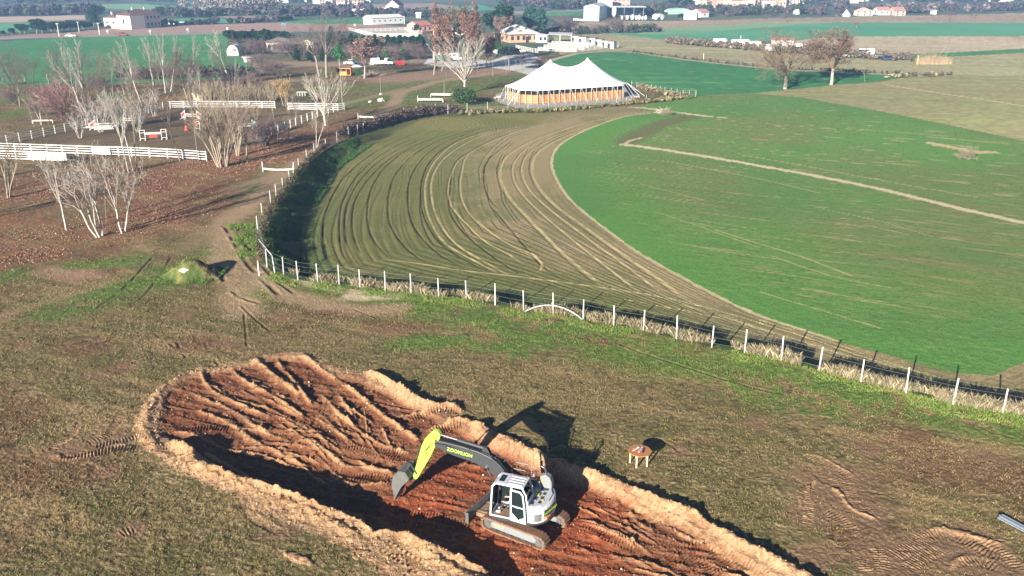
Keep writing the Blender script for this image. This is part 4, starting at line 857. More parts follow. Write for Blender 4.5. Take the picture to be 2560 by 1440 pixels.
def driver():
    root = empty('person', EXC.location, EXC.rotation_euler[2], 'person in a grey sweatshirt and dark trousers with white shoes, driving inside the excavator cab', 'person')
    M_skin = mat('skin', (.50, .30, .21), .6); M_hood = mat('grey_sweatshirt', (.34, .35, .37), .9); M_tr = mat('dark_trousers', (.035, .04, .055), .9); M_hair = mat('dark_hair', (.015, .011, .009), .7); M_shoe = mat('white_leather', (.78, .78, .76), .6)
    x, y = .38, .74
    v = [(x,y,1.72),(x-.02,y,1.95),(x,y,2.18),(x+.03,y,2.32),(x+.06,y,2.42),(x+.08,y,2.52),(x+.09,y,2.60),
         (x,y+.17,2.2),(x+.08,y+.27,1.95),(x+.34,y+.24,1.88),(x+.42,y+.22,1.89),(x,y-.17,2.2),(x+.08,y-.27,1.95),(x+.34,y-.24,1.88),(x+.42,y-.22,1.89)]
    e = [(0,1),(1,2),(2,3),(3,4),(4,5),(5,6),(2,7),(7,8),(8,9),(9,10),(2,11),(11,12),(12,13),(13,14)]
    r = [(.15,.13),(.15,.12),(.15,.11),.055,.085,.10,.07,.07,.052,.04,.035,.07,.052,.04,.035]
    # legs joined at the pelvis
    k = len(v); v += [(x+.05,y+.1,1.70),(x+.46,y+.14,1.74),(x+.62,y+.15,1.30),(x+.05,y-.1,1.70),(x+.46,y-.14,1.74),(x+.62,y-.15,1.30)]; e += [(0,k),(k,k+1),(k+1,k+2),(0,k+3),(k+3,k+4),(k+4,k+5)]; r += [.09,.07,.045,.09,.07,.045]
    for sy in (1, -1):                                   # fingers and thumb curled on the levers
        h = 10 if sy > 0 else 14
        for q in range(4):
            i = len(v); yy = v[h][1]+(-.03+.02*q); v += [(x+.47,yy,1.90),(x+.50,yy,1.87),(x+.48,yy,1.84)]; e += [(h,i),(i,i+1),(i+1,i+2)]; r += [.011,.010,.009]
        i = len(v); v += [(x+.44,v[h][1]-sy*.045,1.88),(x+.47,v[h][1]-sy*.04,1.85)]; e += [(h,i),(i,i+1)]; r += [.012,.01]
    skinned('body', v, e, r, M_skin, root)
    v = [(x,y,1.72),(x-.02,y,1.95),(x,y,2.19),(x+.02,y,2.30),(x,y+.18,2.2),(x+.08,y+.275,1.95),(x+.33,y+.24,1.88),(x,y-.18,2.2),(x+.08,y-.275,1.95),(x+.33,y-.24,1.88)]
    skinned('sweatshirt', v, [(0,1),(1,2),(2,3),(2,4),(4,5),(5,6),(2,7),(7,8),(8,9)], [(.165,.145),(.165,.135),(.165,.125),.075,.085,.068,.052,.085,.068,.052], M_hood, root)
    v = [(x,y,1.70),(x+.05,y+.1,1.70),(x+.46,y+.14,1.74),(x+.61,y+.15,1.34),(x+.05,y-.1,1.70),(x+.46,y-.14,1.74),(x+.61,y-.15,1.34)]
    skinned('trousers', v, [(0,1),(1,2),(2,3),(0,4),(4,5),(5,6)], [.15,.105,.085,.06,.105,.085,.06], M_tr, root)
    for sy in (1, -1): skinned('shoe', [(x+.58,y+sy*.15,1.25),(x+.70,y+sy*.16,1.235),(x+.82,y+sy*.165,1.22)], [(0,1),(1,2)], [.055,.05,.04], M_shoe, root)
    hb = MB(); n = 10
    G = [[(x+.075+.115*math.sin(a)*math.cos(b_), y+.115*math.sin(a)*math.sin(b_), 2.54+.125*math.cos(a)) for b_ in [2*math.pi*j/14 for j in range(15)]] for a in [math.pi*.62*i/8 for i in range(9)]]
    hb.grid(G); hb.build('hair', M_hair, root, smooth_=True)
driver()
# ------------------------------------------------------------------ the round table with rods laid on it
def round_table():
    x, y = ray(1598, 1157); z = .0
    root = empty('round_table', (x, y, z), .3, 'round wooden garden table with pale legs standing alone on the turf', 'table')
    t = MB(); t.tube([(0,0,.72),(0,0,.765)], .62, 40); t.build('tabletop', mat('orange_wood', (.42,.175,.06), .5, nscale=7, namt=.25), root, bevel=.008)
    ap = MB(); ap.tube([(0,0,.64),(0,0,.72)], .5, 8); ap.build('apron', mat('dark_wood', (.16,.08,.04), .7), root)
    for k in range(5):
        a = k*2*math.pi/5+.2; l = MB(); l.box((.5*math.cos(a), .5*math.sin(a), .34), (.075, .075, .76), None, .008); l.build('leg', mat('weathered_pale_wood', (.55,.45,.33), .8, nscale=5, namt=.3), root)
    items = [((-.28,.22),(.12,.42),(.34,.22,.18),'reddish brown flat wooden ruler lying along the far edge of the round table', .07),((-.38,.05),(.10,.30),(.62,.60,.66),'long pale lilac folded sheet lying across the round table', .08),
             ((-.05,-.05),(.30,.28),(.42,.34,.44),'short mauve sheath lying in the middle of the round table', .10),((.02,-.28),(.32,.12),(.045,.04,.045),'black flat bar lying on the right of the round table', .09),((-.15,-.18),(.10,.05),(.50,.38,.55),'violet pouch lying in front of the other items on the round table', .10)]
    for a, b, c, lab, wd in items:
        m_ = Matrix.Translation((x, y, .765)) @ Matrix.Rotation(.3, 4, 'Z'); p = Vector((*a, .02)); q = Vector((*b, .02)); d = q-p; ang_ = math.atan2(d.y, d.x)
        o = MB().box((0, 0, .004), (d.length, wd, .03), None, .008); o.box((d.length*.38, 0, .024), (d.length*.2, wd*.8, .012)); o = o.build('tool', mat('tool_%d' % len(MATS), c, .6), None)
        o.matrix_world = m_ @ Matrix.Translation((p+q)/2) @ Matrix.Rotation(ang_, 4, 'Z'); tag(o, lab, 'tool')
round_table()
# ------------------------------------------------------------------ wire fences with white concrete posts
M_post = mat('white_concrete', (.46, .46, .44), .8, nscale=9, namt=.2); M_wire = mat('galvanised_wire', (.38, .38, .37), .5, metal=.5)
def post_mesh(name, wd, h):
    b = MB(); b.box((0, 0, h/2-.15), (wd, wd, h+.3), None, wd*.15); o = b.build(name, M_post); return o
def wire_fence(pts, label, h=1.75, wd=.105, strands=(.35, .8, 1.25, 1.62), lean=.03):
    root = empty('wire_fence', (pts[0][0], pts[0][1], 0), 0, label, 'fence'); ox, oy = pts[0]
    p0 = post_mesh('post', wd, h); tops = []
    for i, (x, y) in enumerate(pts):
        o = p0 if i == 0 else p0.copy()
        if i: COL.objects.link(o)
        o.parent = root; z = gz(x, y); o.location = (x-ox, y-oy, z); o.rotation_euler = (rng.uniform(-lean, lean), rng.uniform(-lean, lean), rng.uniform(-.3, .3)); o.scale = (1, 1, rng.uniform(.93, 1.05)); tops.append((x-ox, y-oy, z))
    wmb = MB()
    for s_ in strands:
        for a, b in zip(tops[:-1], tops[1:]): wmb.tube([(a[0], a[1], a[2]+s_), ((a[0]+b[0])/2, (a[1]+b[1])/2, (a[2]+b[2])/2+s_-.02), (b[0], b[1], b[2]+s_)], .008, 3, cap=False)
    wmb.build('wire', M_wire, root); return root
skip = {(645,605),(648,628),(655,648),(684,684)}
wire_fence([ray(*p) for p in FENCE_PX if p not in skip], 'long wire fence on white concrete posts curving round the tilled field', wd=.088)
wire_fence([ray(*p) for p in TFENCE_PX[1:]], 'thin wire fence on slim posts running in front of the white marquee', wd=.06, h=1.25)
wire_fence([ray(*p) for p in [(1739,242),(1723,241),(1707,240),(1692,237),(1677,235),(1662,232),(1650,230),(1639,228),(1628,226),(1616,224),(1605,222),(1592,219),(1579,216)]], 'short wire fence on slim posts running back from the field corner right of the marquee', wd=.07, h=1.3)
wire_fence([ray(*p) for p in [(0,207),(8,207),(47,205),(62,204),(118,199),(165,203),(230,202)]], 'low wire fence along the edge of the far green field at the left', wd=.1, h=1.3)
def arch(px0, px1, top, label, r=.035):
    a = ray(*px0); b = ray(*px1); n = 14; P_ = []
    for k in range(n+1):
        t = k/n; P_.append((a[0]+(b[0]-a[0])*t, a[1]+(b[1]-a[1])*t, gz(*a)+top*4*t*(1-t)*(1 if k % 2 else .99)+.03))
    o = MB().tube(P_, r, 8).build('bent_pole', mat('white_plastic', (.55,.55,.54), .4), None, smooth_=True); tag(o, label, 'pole')
arch((1312,780), (1458,801), .85, 'white pole bent into an arch against the front run of the wire fence', .04)
a = ray(687, 682); b = ray(650, 636)
tag(MB().tube([(a[0],a[1],0),(a[0]*.6+b[0]*.4+.4,a[1]*.6+b[1]*.4,.9),(b[0],b[1],1.5)], .05, 8).build('bent_pole', MATS['white_plastic'], None, smooth_=True), 'white pole leaning in a curve at the bend of the wire fence', 'pole')
def marker(px, h, label, c1=(.7,.68,.62), c2=(.6,.08,.05), r=.06, f=ray):
    x, y = f(*px); root = empty('marker_post', (x, y, gz(x, y)), 0, label, 'marker post')
    MB().box((0, 0, h/2), (r*1.5, r*1.5, h), None, r*.3).build('post', mat('marker_%.2f%.2f%.2f' % c1, c1, .7), root)
    MB().box((0, 0, h+.05), (r*1.6, r*1.6, .12), None, r*.3).build('cap', mat('markercap_%.2f%.2f' % c2[:2], c2, .7), root)
marker((648,689), 1.35, 'short pale stake with a red tip by the bend of the wire fence')
marker((259,582), 1.25, 'white stake with a red tip under the bare white trees')
marker((1758,152), 2.0, 'yellow marker post on the tan field beyond the green wheat', (.75,.62,.22), (.8,.66,.25), .14); marker((2293,161), 2.2, 'yellow marker post beside the heap of dry reeds', (.75,.62,.22), (.8,.66,.25), .14)
marker((1850,113), 3.2, 'pale yellow post standing behind the parked campers', (.72,.66,.45), (.75,.7,.5), .14)
# white planks laid between low posts: cross-country jumps
def plank_jump(pa, pb, label, posts=(1, 0), sag=.0, h=.30, ph=1.1):
    a = ray(*pa); b = ray(*pb); L = math.hypot(b[0]-a[0], b[1]-a[1]); root = empty('plank_jump', (a[0], a[1], 0), math.atan2(b[1]-a[1], b[0]-a[0]), label, 'horse jump')
    G = MB(); n = 10
    for k in range(n):
        t0, t1 = k/n, (k+1)/n; z0 = .35-sag*4*t0*(1-t0); z1 = .35-sag*4*t1*(1-t1)
        G.add([(L*t0,-.06,z0),(L*t1,-.06,z1),(L*t1,-.06,z1+h),(L*t0,-.06,z0+h),(L*t0,.06,z0),(L*t1,.06,z1),(L*t1,.06,z1+h),(L*t0,.06,z0+h)], [(0,1,2,3),(5,4,7,6),(3,2,6,7),(0,4,5,1),(0,3,7,4),(1,5,6,2)])
    G.build('plank', mat('bleached_wood', (.62,.57,.47), .8, nscale=6, namt=.2), root)
    for k, x_ in zip(posts, (-.12, L+.12)):
        if k: MB().box((x_, 0, ph/2), (.12, .12, ph), None, .02).build('post', M_post, root)
        else: MB().box((x_, 0, .22), (.16, .2, .5), None, .02).build('foot', MATS['bleached_wood'], root)
plank_jump((660,430), (733,431), 'sagging white plank strung between short posts by the left bend of the wire fence', (1, 1), .12, .22, 1.4)
plank_jump((897,298), (973,300), 'white plank jump at the edge of the ditch near the end of the grass track', (1, 1), .05, .28, 1.2)
plank_jump((1046,255), (1106,255), 'nearer of two white plank jumps beside the dark yew heap', (1, 0), 0, .4, 1.3); plank_jump((1078,242), (1131,243), 'farther of two white plank jumps beside the dark yew heap', (0, 1), 0, .4, 1.3)
plank_jump((1089,274), (1108,280), 'small tilted white plank jump standing among the ditch brambles', (1, 0), 0, .35, 1.1)
plank_jump((84,308), (131,307), 'low pale board resting on feet beyond the paddock at the left', (0, 0), 0, .2, .6)
# steel pipes at the right edge of the turf
rt0 = ray(2500, 1296); rt1 = ray(2640, 1372)
for k in range(7):
    dx, dy = rt1[0]-rt0[0], rt1[1]-rt0[1]; L = math.hypot(dx, dy); nx, ny = -dy/L, dx/L; o_ = (k % 4)*.11-.05; z_ = .06+(k//4)*.1
    o = MB().tube([(rt0[0]+nx*o_-dx/L*rng.uniform(0,.25), rt0[1]+ny*o_, z_), (rt1[0]+nx*o_, rt1[1]+ny*o_, z_)], .045, 10, cap=True).build('steel_pipe', mat('galvanised_pipe', (.45,.52,.58), .3, metal=.7), None, smooth_=False)
    tag(o, 'blue-grey galvanised pipe in the bundle lying at the right edge of the turf', 'pipe', 'bundle of galvanised pipes')
# the bulldozed mound carries a pale boulder
def rock(name, c, s, m, seed, parent=None):
    r_ = random.Random(seed); bm = bmesh.new(); bmesh.ops.create_icosphere(bm, subdivisions=2, radius=1)
    for v in bm.verts: v.co *= r_.uniform(.78, 1.15); v.co.x *= s[0]; v.co.y *= s[1]; v.co.z *= s[2]
    me = bpy.data.meshes.new(name); bm.to_mesh(me); bm.free(); me.materials.append(m); o = bpy.data.objects.new(name, me); COL.objects.link(o); o.location = c
    if parent: o.parent = parent
    return o
M_rock = mat('pale_rock', (.50,.47,.42), .9, nscale=4, namt=.3, bump=.5)
mx0, my0 = MOUND
tag(rock('boulder', (mx0-.2, my0-.8, .72), (.55,.45,.42), M_rock, 3), 'pale boulder on top of the small grassy mound', 'boulder')
for px, s_, lab in [((952,253), .9, 'pale boulder on the grass between the paddock and the dirt track'), ((925,256), .4, 'small pale stone left of the boulder near the dirt track'), ((952,237), .4, 'white stone at the foot of a slim pole on the grass')]:
    x, y = ray(*px); tag(rock('boulder', (x, y, .15), (s_*.9, s_*.7, s_*.6), M_rock, int(px[0])), lab, 'boulder')
# loose clods and pebbles of the pit
def clods():
    base = bmesh.new(); bmesh.ops.create_icosphere(base, subdivisions=1, radius=1); bv = np.array([v.co[:] for v in base.verts]); bf = np.array([[v.index for v in f.verts] for f in base.faces]); base.free()
    N = 9000; xs = nrs.uniform(-24, 20, N*3); ys = nrs.uniform(24, 53, N*3); k = inside(xs, ys, SOIL); xs = xs[k][:N]; ys = ys[k][:N]
    zc, cc, _ = terrain(xs, ys); n = len(xs); sz = .02+.05*nrs.rand(n)**4+.05*(nrs.rand(n) > .985)
    V = bv[None]*sz[:, None, None]*nrs.uniform(.6, 1.25, (n, len(bv), 3)); V += np.stack([xs, ys, zc+sz*.25], 1)[:, None, :]
    F_ = (bf[None]+np.arange(n)[:, None, None]*len(bv)).reshape(-1, 3)
    pale = (nrs.rand(n) > .96)[:, None]; c_ = np.where(pale, np.array((.5,.4,.3)), cc*1.15)
    o = mesh_np('soil_clods', V.reshape(-1, 3), F_, GM, np.repeat(c_, len(bv), 0)); tag(o, 'loose clods and pebbles strewn over the stripped red earth', 'clods', None, 'stuff')
clods()
# ------------------------------------------------------------------ trees
def attr_mat(name, rough=.9, spec=.1, scale=6.):
    m = bpy.data.materials.new(name); m.use_nodes = True; n = m.node_tree; b = n.nodes['Principled BSDF']; b.inputs['Roughness'].default_value = rough; b.inputs['Specular IOR Level'].default_value = spec
    at = n.nodes.new('ShaderNodeAttribute'); at.attribute_name = 'albedo'; tc = n.nodes.new('ShaderNodeTexCoord'); no = n.nodes.new('ShaderNodeTexNoise'); no.inputs['Scale'].default_value = scale
    n.links.new(tc.outputs['Object'], no.inputs['Vector']); mr = n.nodes.new('ShaderNodeMapRange'); mr.inputs['To Min'].default_value = .7; mr.inputs['To Max'].default_value = 1.3; n.links.new(no.outputs['Fac'], mr.inputs['Value'])
    mx = n.nodes.new('ShaderNodeVectorMath'); mx.operation = 'SCALE'; n.links.new(at.outputs['Color'], mx.inputs[0]); n.links.new(mr.outputs['Result'], mx.inputs['Scale']); n.links.new(mx.outputs['Vector'], b.inputs['Base Color']); return m
M_leaf = attr_mat('foliage')
WHITE_BARK_ = 0
def barkm(c): return mat('bark_%.2f_%.2f_%.2f' % c, c, .9, nscale=3, namt=.35)
WHITE_BARK = (.42,.39,.34); GREY_BARK = (.22,.19,.16); DARK_BARK = (.085,.07,.06); TAN_BARK = (.36,.28,.19); PINK_BARK = (.25,.145,.12); BROWN_TW = (.155,.115,.09)
def tubes_np(segs, k=3):
    S = np.array(segs, float); a = S[:, 0:3]; b = S[:, 3:6]; r0 = S[:, 6]; r1 = S[:, 7]
    t = b-a; t /= np.linalg.norm(t, axis=1)[:, None]+1e-9; up = np.tile(np.array([[0.3, 0.1, 1.0]]), (len(S), 1)); u = np.cross(t, up); u /= np.linalg.norm(u, axis=1)[:, None]+1e-9; v = np.cross(t, u)
    A = np.arange(k)*2*math.pi/k; c = np.cos(A)[None, :, None]; s_ = np.sin(A)[None, :, None]
    off = u[:, None, :]*c+v[:, None, :]*s_
    V = np.concatenate([a[:, None]+off*r0[:, None, None], b[:, None]+off*r1[:, None, None]], 1)
    f = np.array([[j, (j+1) % k, (j+1) % k+k, j+k] for j in range(k)])
    F_ = (f[None]+(np.arange(len(S))*2*k)[:, None, None]).reshape(-1, 4)
    return V.reshape(-1, 3), F_
class TP:   # tree prototype: meshes shared by all copies
    pass
def skeleton(seed, H=10., stems=1, fork=.35, limbs=6, ang0=28, ang=(28, 35, 40), nb=(7, 6, 5), ratio=(.55, .5, .45), r0=.13, spread=.0, up=.12, twist=.26, tr=.008):
    R = random.Random(seed); segs = [[], []]; tips = []
    def rv(a=1.0): return Vector((R.uniform(-a, a), R.uniform(-a, a), R.uniform(-a, a)))
    def off(d, deg):
        ax = d.cross(rv()); 
        if ax.length < 1e-3: ax = Vector((1, 0, 0))
        return (Matrix.Rotation(math.radians(deg), 3, ax.normalized()) @ d).normalized()
    def br(p, d, L, r, lev, rend):
        n = 5 if lev == 0 else (4 if lev < 3 else 2); pts = [p.copy()]; rs = [r]; q = p.copy()
        for i in range(n):
            d = (d+rv(twist*.5)+Vector((0, 0, up))*(.6 if lev else .2)).normalized(); q2 = q+d*(L/n); rr_ = r+(rend-r)*(i+1)/n
            segs[0 if lev <= 0 else 1].append((*q, *q2, max(rs[-1], tr), max(rr_, tr))); q = q2; pts.append(q.copy()); rs.append(rr_)
        return pts, rs, d
    def sub(pts, rs, d, L, lev):
        if lev-1 >= len(nb): tips.append(pts[-1]); return
        N = nb[lev-1]
        for k in range(N):
            t = .22+.78*(k+R.random())/N; f = t*(len(pts)-1); i = min(int(f), len(pts)-2); p = pts[i].lerp(pts[i+1], f-i); dd = (pts[i+1]-pts[i]).normalized(); r = rs[i]+(rs[i+1]-rs[i])*(f-i)
            L2 = L*ratio[lev-1]*(1.15-.6*t)*R.uniform(.7, 1.2); d2 = off(dd, ang[lev-1]*R.uniform(.6, 1.3)); pp, r2, d3 = br(p, d2, L2, r*.55, lev+1, tr*.6); sub(pp, r2, d3, L2, lev+1); 
            if lev >= len(nb)-1: tips.append(pp[-1])
    for s_ in range(stems):
        a = 2*math.pi*s_/stems+R.random(); d = Vector((math.cos(a)*spread, math.sin(a)*spread, 1)).normalized() if stems > 1 else Vector((0, 0, 1))
        p = Vector((math.cos(a)*.2, math.sin(a)*.2, -.15)) if stems > 1 else Vector((0, 0, -.15)); Hs = H*R.uniform(.58, 1.0) if stems > 1 else H
        pts, rs, d2 = br(p, d, Hs*fork, r0, 0, r0*.7)
        for k in range(limbs):
            dd = off(d2, ang0*R.uniform(.35, 1.25)) if k else d2; L = Hs*(1-fork)*R.uniform(.72, 1.0)
            st = pts[-1] if k < limbs*.6 else pts[-2].lerp(pts[-1], R.random())
            pp, r2, d3 = br(st, dd, L, r0*.5, 1, tr); sub(pp, r2, d3, L, 1)
    return segs, tips
def quads_np(C, size, seed, cols, flat=.4):
    rs = np.random.RandomState(seed); n = len(C); a = rs.normal(size=(n, 3)); a[:, 2] *= flat; a /= np.linalg.norm(a, axis=1)[:, None]+1e-9; b = np.cross(a, rs.normal(size=(n, 3))); b /= np.linalg.norm(b, axis=1)[:, None]+1e-9
    s_ = (size*rs.uniform(.6, 1.4, n))[:, None]; a = a*s_; b = b*s_*.6
    V = np.stack([C-a, C-b, C+a, C+b], 1).reshape(-1, 3); F_ = np.arange(4*n).reshape(n, 4); return V, F_, np.repeat(cols, 4, 0)
def shades(n, base, var, seed):
    rs = np.random.RandomState(seed); k = rs.uniform(1-var, 1+var, (n, 1)); return np.clip(np.array(base)[None]*k*rs.uniform(.92, 1.08, (n, 3)), 0, 1)
def no_link(o): COL.objects.unlink(o); return o
PROTO = {}
def proto(key, **kw):
    """bare or leafy deciduous tree: returns (trunk mesh, crown mesh, height)"""
    if key in PROTO: return PROTO[key]
    bark = kw.pop('bark'); tw = kw.pop('twig', bark); leaf = kw.pop('leaf', None); nleaf = kw.pop('nleaf', 0); ls = kw.pop('ls', .14)
    segs, tips = skeleton(**kw); V, F_ = tubes_np(segs[0], 7); o = no_link(mesh_np('trunk', V, F_, barkm(bark), smooth_=True)); tm = o.data; bpy.data.objects.remove(o)
    V, F_ = tubes_np(segs[1], 3); top = V[:, 2].max(); cols = shades(len(V), tw, .12, 5)
    if leaf is not None:
        rs = np.random.RandomState(3); T = np.array([t[:] for t in tips]); c = T[rs.randint(0, len(T), nleaf)]+rs.normal(size=(nleaf, 3))*.22; clump = vn(c[:, 0]+c[:, 2]*.7, c[:, 1]+c[:, 2], 1.2, None, 7)
        c = c[clump > .33]; V2, F2, c2 = quads_np(c, ls, 4, shades(len(c), leaf, .35, 6)); F2 = F2+len(V); V = np.concatenate([V, V2]); F_ = np.concatenate([F_, F2]); cols = np.concatenate([cols, c2])
    o = no_link(mesh_np('crown', V, F_, M_leaf, cols)); cm_ = o.data; bpy.data.objects.remove(o)
    PROTO[key] = (tm, cm_, float(top)); return PROTO[key]
def evergreen(key, kind, seed, base, n=3200, ls=.34):
    if key in PROTO: return PROTO[key]
    rs = np.random.RandomState(seed); 
    if kind == 'cone':
        h = 10.; t = rs.rand(n)**.8; a = rs.rand(n)*6.283; lay = .75+.25*np.sin(t*34); lob = .8+.3*np.sin(a*5+t*9)*rs.rand(n); r = (1-t)**.8*2.5*lay*lob*rs.uniform(.55, 1, n)+.1; C = np.stack([r*np.cos(a), r*np.sin(a), .8+t*9.2], 1); th = 9.
    elif kind == 'column':
        h = 10.; t = rs.rand(n); a = rs.rand(n)*6.283; r = np.sin(np.clip(t*.92+.06, 0, 1)*math.pi)**.55*1.25*rs.uniform(.6, 1, n)*(.85+.2*np.sin(a*4+t*7)); C = np.stack([r*np.cos(a), r*np.sin(a), .3+t*9.7], 1); th = 6.
    elif kind == 'cedar':
        C = []; h = 10.
        for k in range(11):
            z0 = 2.2+k*.74; R0 = 3.6*(1-k/12.)**.7; m = n//11
            for q in range(5):
                a0 = k*1.3+q*1.256+rs.rand()*.5; rr_ = R0*rs.uniform(.6, 1.05); t = rs.rand(m//5)**.7; C.append(np.stack([t*rr_*math.cos(a0)+rs.normal(size=m//5)*.3, t*rr_*math.sin(a0)+rs.normal(size=m//5)*.3, z0+rs.normal(size=m//5)*.12+t*.3], 1))
        C = np.concatenate(C); th = 9.6
    elif kind == 'umbrella':
        h = 8.; a = rs.rand(n)*6.283; r = 3.4*rs.rand(n)**.55; C = np.stack([r*np.cos(a), r*np.sin(a), 5.6+1.9*np.sqrt(np.clip(1-(r/3.5)**2, 0, 1))*rs.uniform(.2, 1, n)+rs.normal(size=n)*.12], 1); th = 6.2
    else:  # round
        h = 8.; B = rs.normal(size=(16, 3)); B /= np.linalg.norm(B, axis=1)[:, None]; B = B*np.array([1.9, 1.9, 2.3])*rs.uniform(.5, 1, (16, 1))+np.array([0, 0, 5.0]); k = rs.randint(0, 16, n); d = rs.normal(size=(n, 3)); d /= np.linalg.norm(d, axis=1)[:, None]; C = B[k]+d*rs.uniform(.7, 1.25, (n, 1))*np.array([1, 1, .8]); th = 5.
    g = vn(C[:, 0]*1.0+C[:, 2], C[:, 1]+C[:, 2]*.6, .9, None, seed); C = C[g > .22]; cols = shades(len(C), base, .4, seed)
    V, F_, c2 = quads_np(C, ls, seed+1, cols); o = no_link(mesh_np('crown', V, F_, M_leaf, c2)); cm_ = o.data; bpy.data.objects.remove(o)
    V, F_ = tubes_np([(0,0,-.2,0,0,th*.5,.2,.16),(0,0,th*.5,0.05,0,th,.16,.05),(0,0,th*.6,1.0,.4,th*.85,.08,.03),(0,0,th*.55,-.9,.5,th*.8,.08,.03),(0,0,th*.6,.1,-1.0,th*.85,.08,.03)], 6); o = no_link(mesh_np('trunk', V, F_, barkm(GREY_BARK))); tm = o.data; bpy.data.objects.remove(o)
    PROTO[key] = (tm, cm_, float(C[:, 2].max())); return PROTO[key]
# the kinds seen in the photograph
proto('birchA', seed=1, H=10, fork=.30, limbs=6, ang0=26, ang=(26, 32, 38), nb=(7, 5, 4), ratio=(.42, .45, .5), r0=.125, up=.10, bark=WHITE_BARK, twig=(.31,.28,.245), tr=.010)
proto('birchB', seed=2, H=10, fork=.34, limbs=5, ang0=34, ang=(26, 30, 36), nb=(7, 5, 4), ratio=(.40, .45, .5), r0=.12, up=.08, bark=WHITE_BARK, twig=(.31,.28,.245), tr=.010)
proto('birchC', seed=3, H=10, stems=3, spread=.26, fork=.45, limbs=3, ang0=24, ang=(28, 32, 36), nb=(6, 4, 3), ratio=(.40, .45, .5), r0=.11, up=.08, bark=WHITE_BARK, twig=(.31,.28,.245), tr=.010)
proto('poplar', seed=4, H=12, fork=.45, limbs=5, ang0=16, ang=(22, 28, 34), nb=(9, 6, 3), ratio=(.32, .42, .5), r0=.13, up=.16, bark=WHITE_BARK, twig=(.31,.28,.245), tr=.010)
proto('fan', seed=5, H=10, fork=.24, limbs=12, ang0=34, ang=(18, 24, 30), nb=(8, 6, 4), ratio=(.42, .42, .45), r0=.20, up=.06, bark=WHITE_BARK, twig=(.40,.36,.31))
proto('stoutA', seed=6, H=9, fork=.32, limbs=6, ang0=42, ang=(38, 42, 45), nb=(7, 6, 6), ratio=(.55, .5, .45), r0=.17, up=.07, bark=GREY_BARK, twig=BROWN_TW)
proto('stoutB', seed=7, H=9, fork=.28, limbs=7, ang0=40, ang=(40, 42, 45), nb=(7, 7, 6), ratio=(.5, .5, .45), r0=.15, up=.06, bark=DARK_BARK, twig=(.13,.10,.085))
proto('clump', seed=8, H=9, stems=6, spread=.20, fork=.5, limbs=4, ang0=22, ang=(24, 30, 36), nb=(6, 5, 4), ratio=(.4, .45, .5), r0=.10, up=.10, bark=(.30,.25,.19), twig=(.24,.195,.145))
proto('shoots', seed=9, H=6, stems=9, spread=.35, fork=.3, limbs=4, ang0=16, ang=(16, 20), nb=(6, 4), ratio=(.4, .4), r0=.035, up=.10, bark=(.30,.24,.165), twig=(.29,.235,.16), tr=.012)
proto('whiteshoots', seed=10, H=6, stems=6, spread=.35, fork=.3, limbs=4, ang0=26, ang=(30, 34), nb=(6, 3), ratio=(.42, .45), r0=.05, up=.08, bark=WHITE_BARK, twig=(.36,.33,.29), tr=.012)
proto('pinkbush', seed=11, H=6, stems=9, spread=.7, fork=.18, limbs=6, ang0=34, ang=(30, 34, 38), nb=(6, 5, 4), ratio=(.45, .45, .45), r0=.06, up=.05, bark=PINK_BARK, twig=(.25,.15,.13), tr=.012)
proto('slim', seed=12, H=9, fork=.5, limbs=4, ang0=26, ang=(32, 36, 40), nb=(7, 5, 4), ratio=(.38, .45, .5), r0=.08, up=.1, bark=(.20,.17,.14), twig=(.24,.20,.16))
proto('oldoak', seed=13, H=10, fork=.30, limbs=10, ang0=52, ang=(42, 44, 46), nb=(9, 8, 8), ratio=(.50, .48, .42), r0=.30, up=.03, bark=(.30,.26,.20), twig=(.15,.115,.075), leaf=(.17,.125,.085), nleaf=5000, ls=.07)
proto('oldoak2', seed=14, H=10, fork=.30, limbs=11, ang0=50, ang=(42, 44, 46), nb=(9, 8, 8), ratio=(.48, .48, .42), r0=.28, up=.03, bark=(.32,.28,.22), twig=(.17,.11,.08), leaf=(.165,.12,.09), nleaf=11000, ls=.10)
proto('tallbare', seed=15, H=14, fork=.38, limbs=7, ang0=30, ang=(34, 38, 42), nb=(9, 7, 6), ratio=(.42, .48, .48), r0=.26, up=.08, bark=GREY_BARK, twig=(.15,.125,.11))
proto('rusty', seed=16, H=14, fork=.16, limbs=11, ang0=22, ang=(36, 40, 42), nb=(9, 6, 5), ratio=(.28, .45, .45), r0=.26, up=.12, bark=GREY_BARK, twig=(.17,.11,.10), leaf=(.20,.115,.085), nleaf=9000, ls=.17)
proto('rustysmall', seed=17, H=8, fork=.3, limbs=7, ang0=34, ang=(36, 40, 42), nb=(7, 6, 5), ratio=(.42, .45, .45), r0=.15, up=.08, bark=(.4,.36,.3), twig=(.2,.13,.12), leaf=(.24,.15,.125), nleaf=3500, ls=.14)
proto('yellow', seed=18, H=6, stems=5, spread=.3, fork=.35, limbs=5, ang0=24, ang=(24, 30), nb=(7, 5), ratio=(.42, .45), r0=.06, up=.1, bark=TAN_BARK, twig=(.38,.28,.14), leaf=(.46,.31,.09), nleaf=600, ls=.11)
proto('twiggy', seed=19, H=6, stems=5, spread=.5, fork=.22, limbs=8, ang0=44, ang=(40, 44, 46), nb=(6, 6, 5), ratio=(.5, .5, .45), r0=.09, up=.03, bark=DARK_BARK, twig=(.16,.12,.115))
evergreen('cone', 'cone', 31, (.014,.046,.020)); evergreen('cone2', 'cone', 32, (.020,.062,.022), 2000); evergreen('cypress', 'column', 33, (.018,.055,.035)); evergreen('cedar', 'cedar', 34, (.022,.060,.040), 3000, .32)
evergreen('round', 'round', 35, (.016,.050,.024)); evergreen('roundg', 'round', 36, (.045,.14,.045), 1800); evergreen('umbrella', 'umbrella', 37, (.02,.03,.032), 1600); evergreen('bluepine', 'round', 38, (.03,.085,.065), 3000)
GROUPS = {}
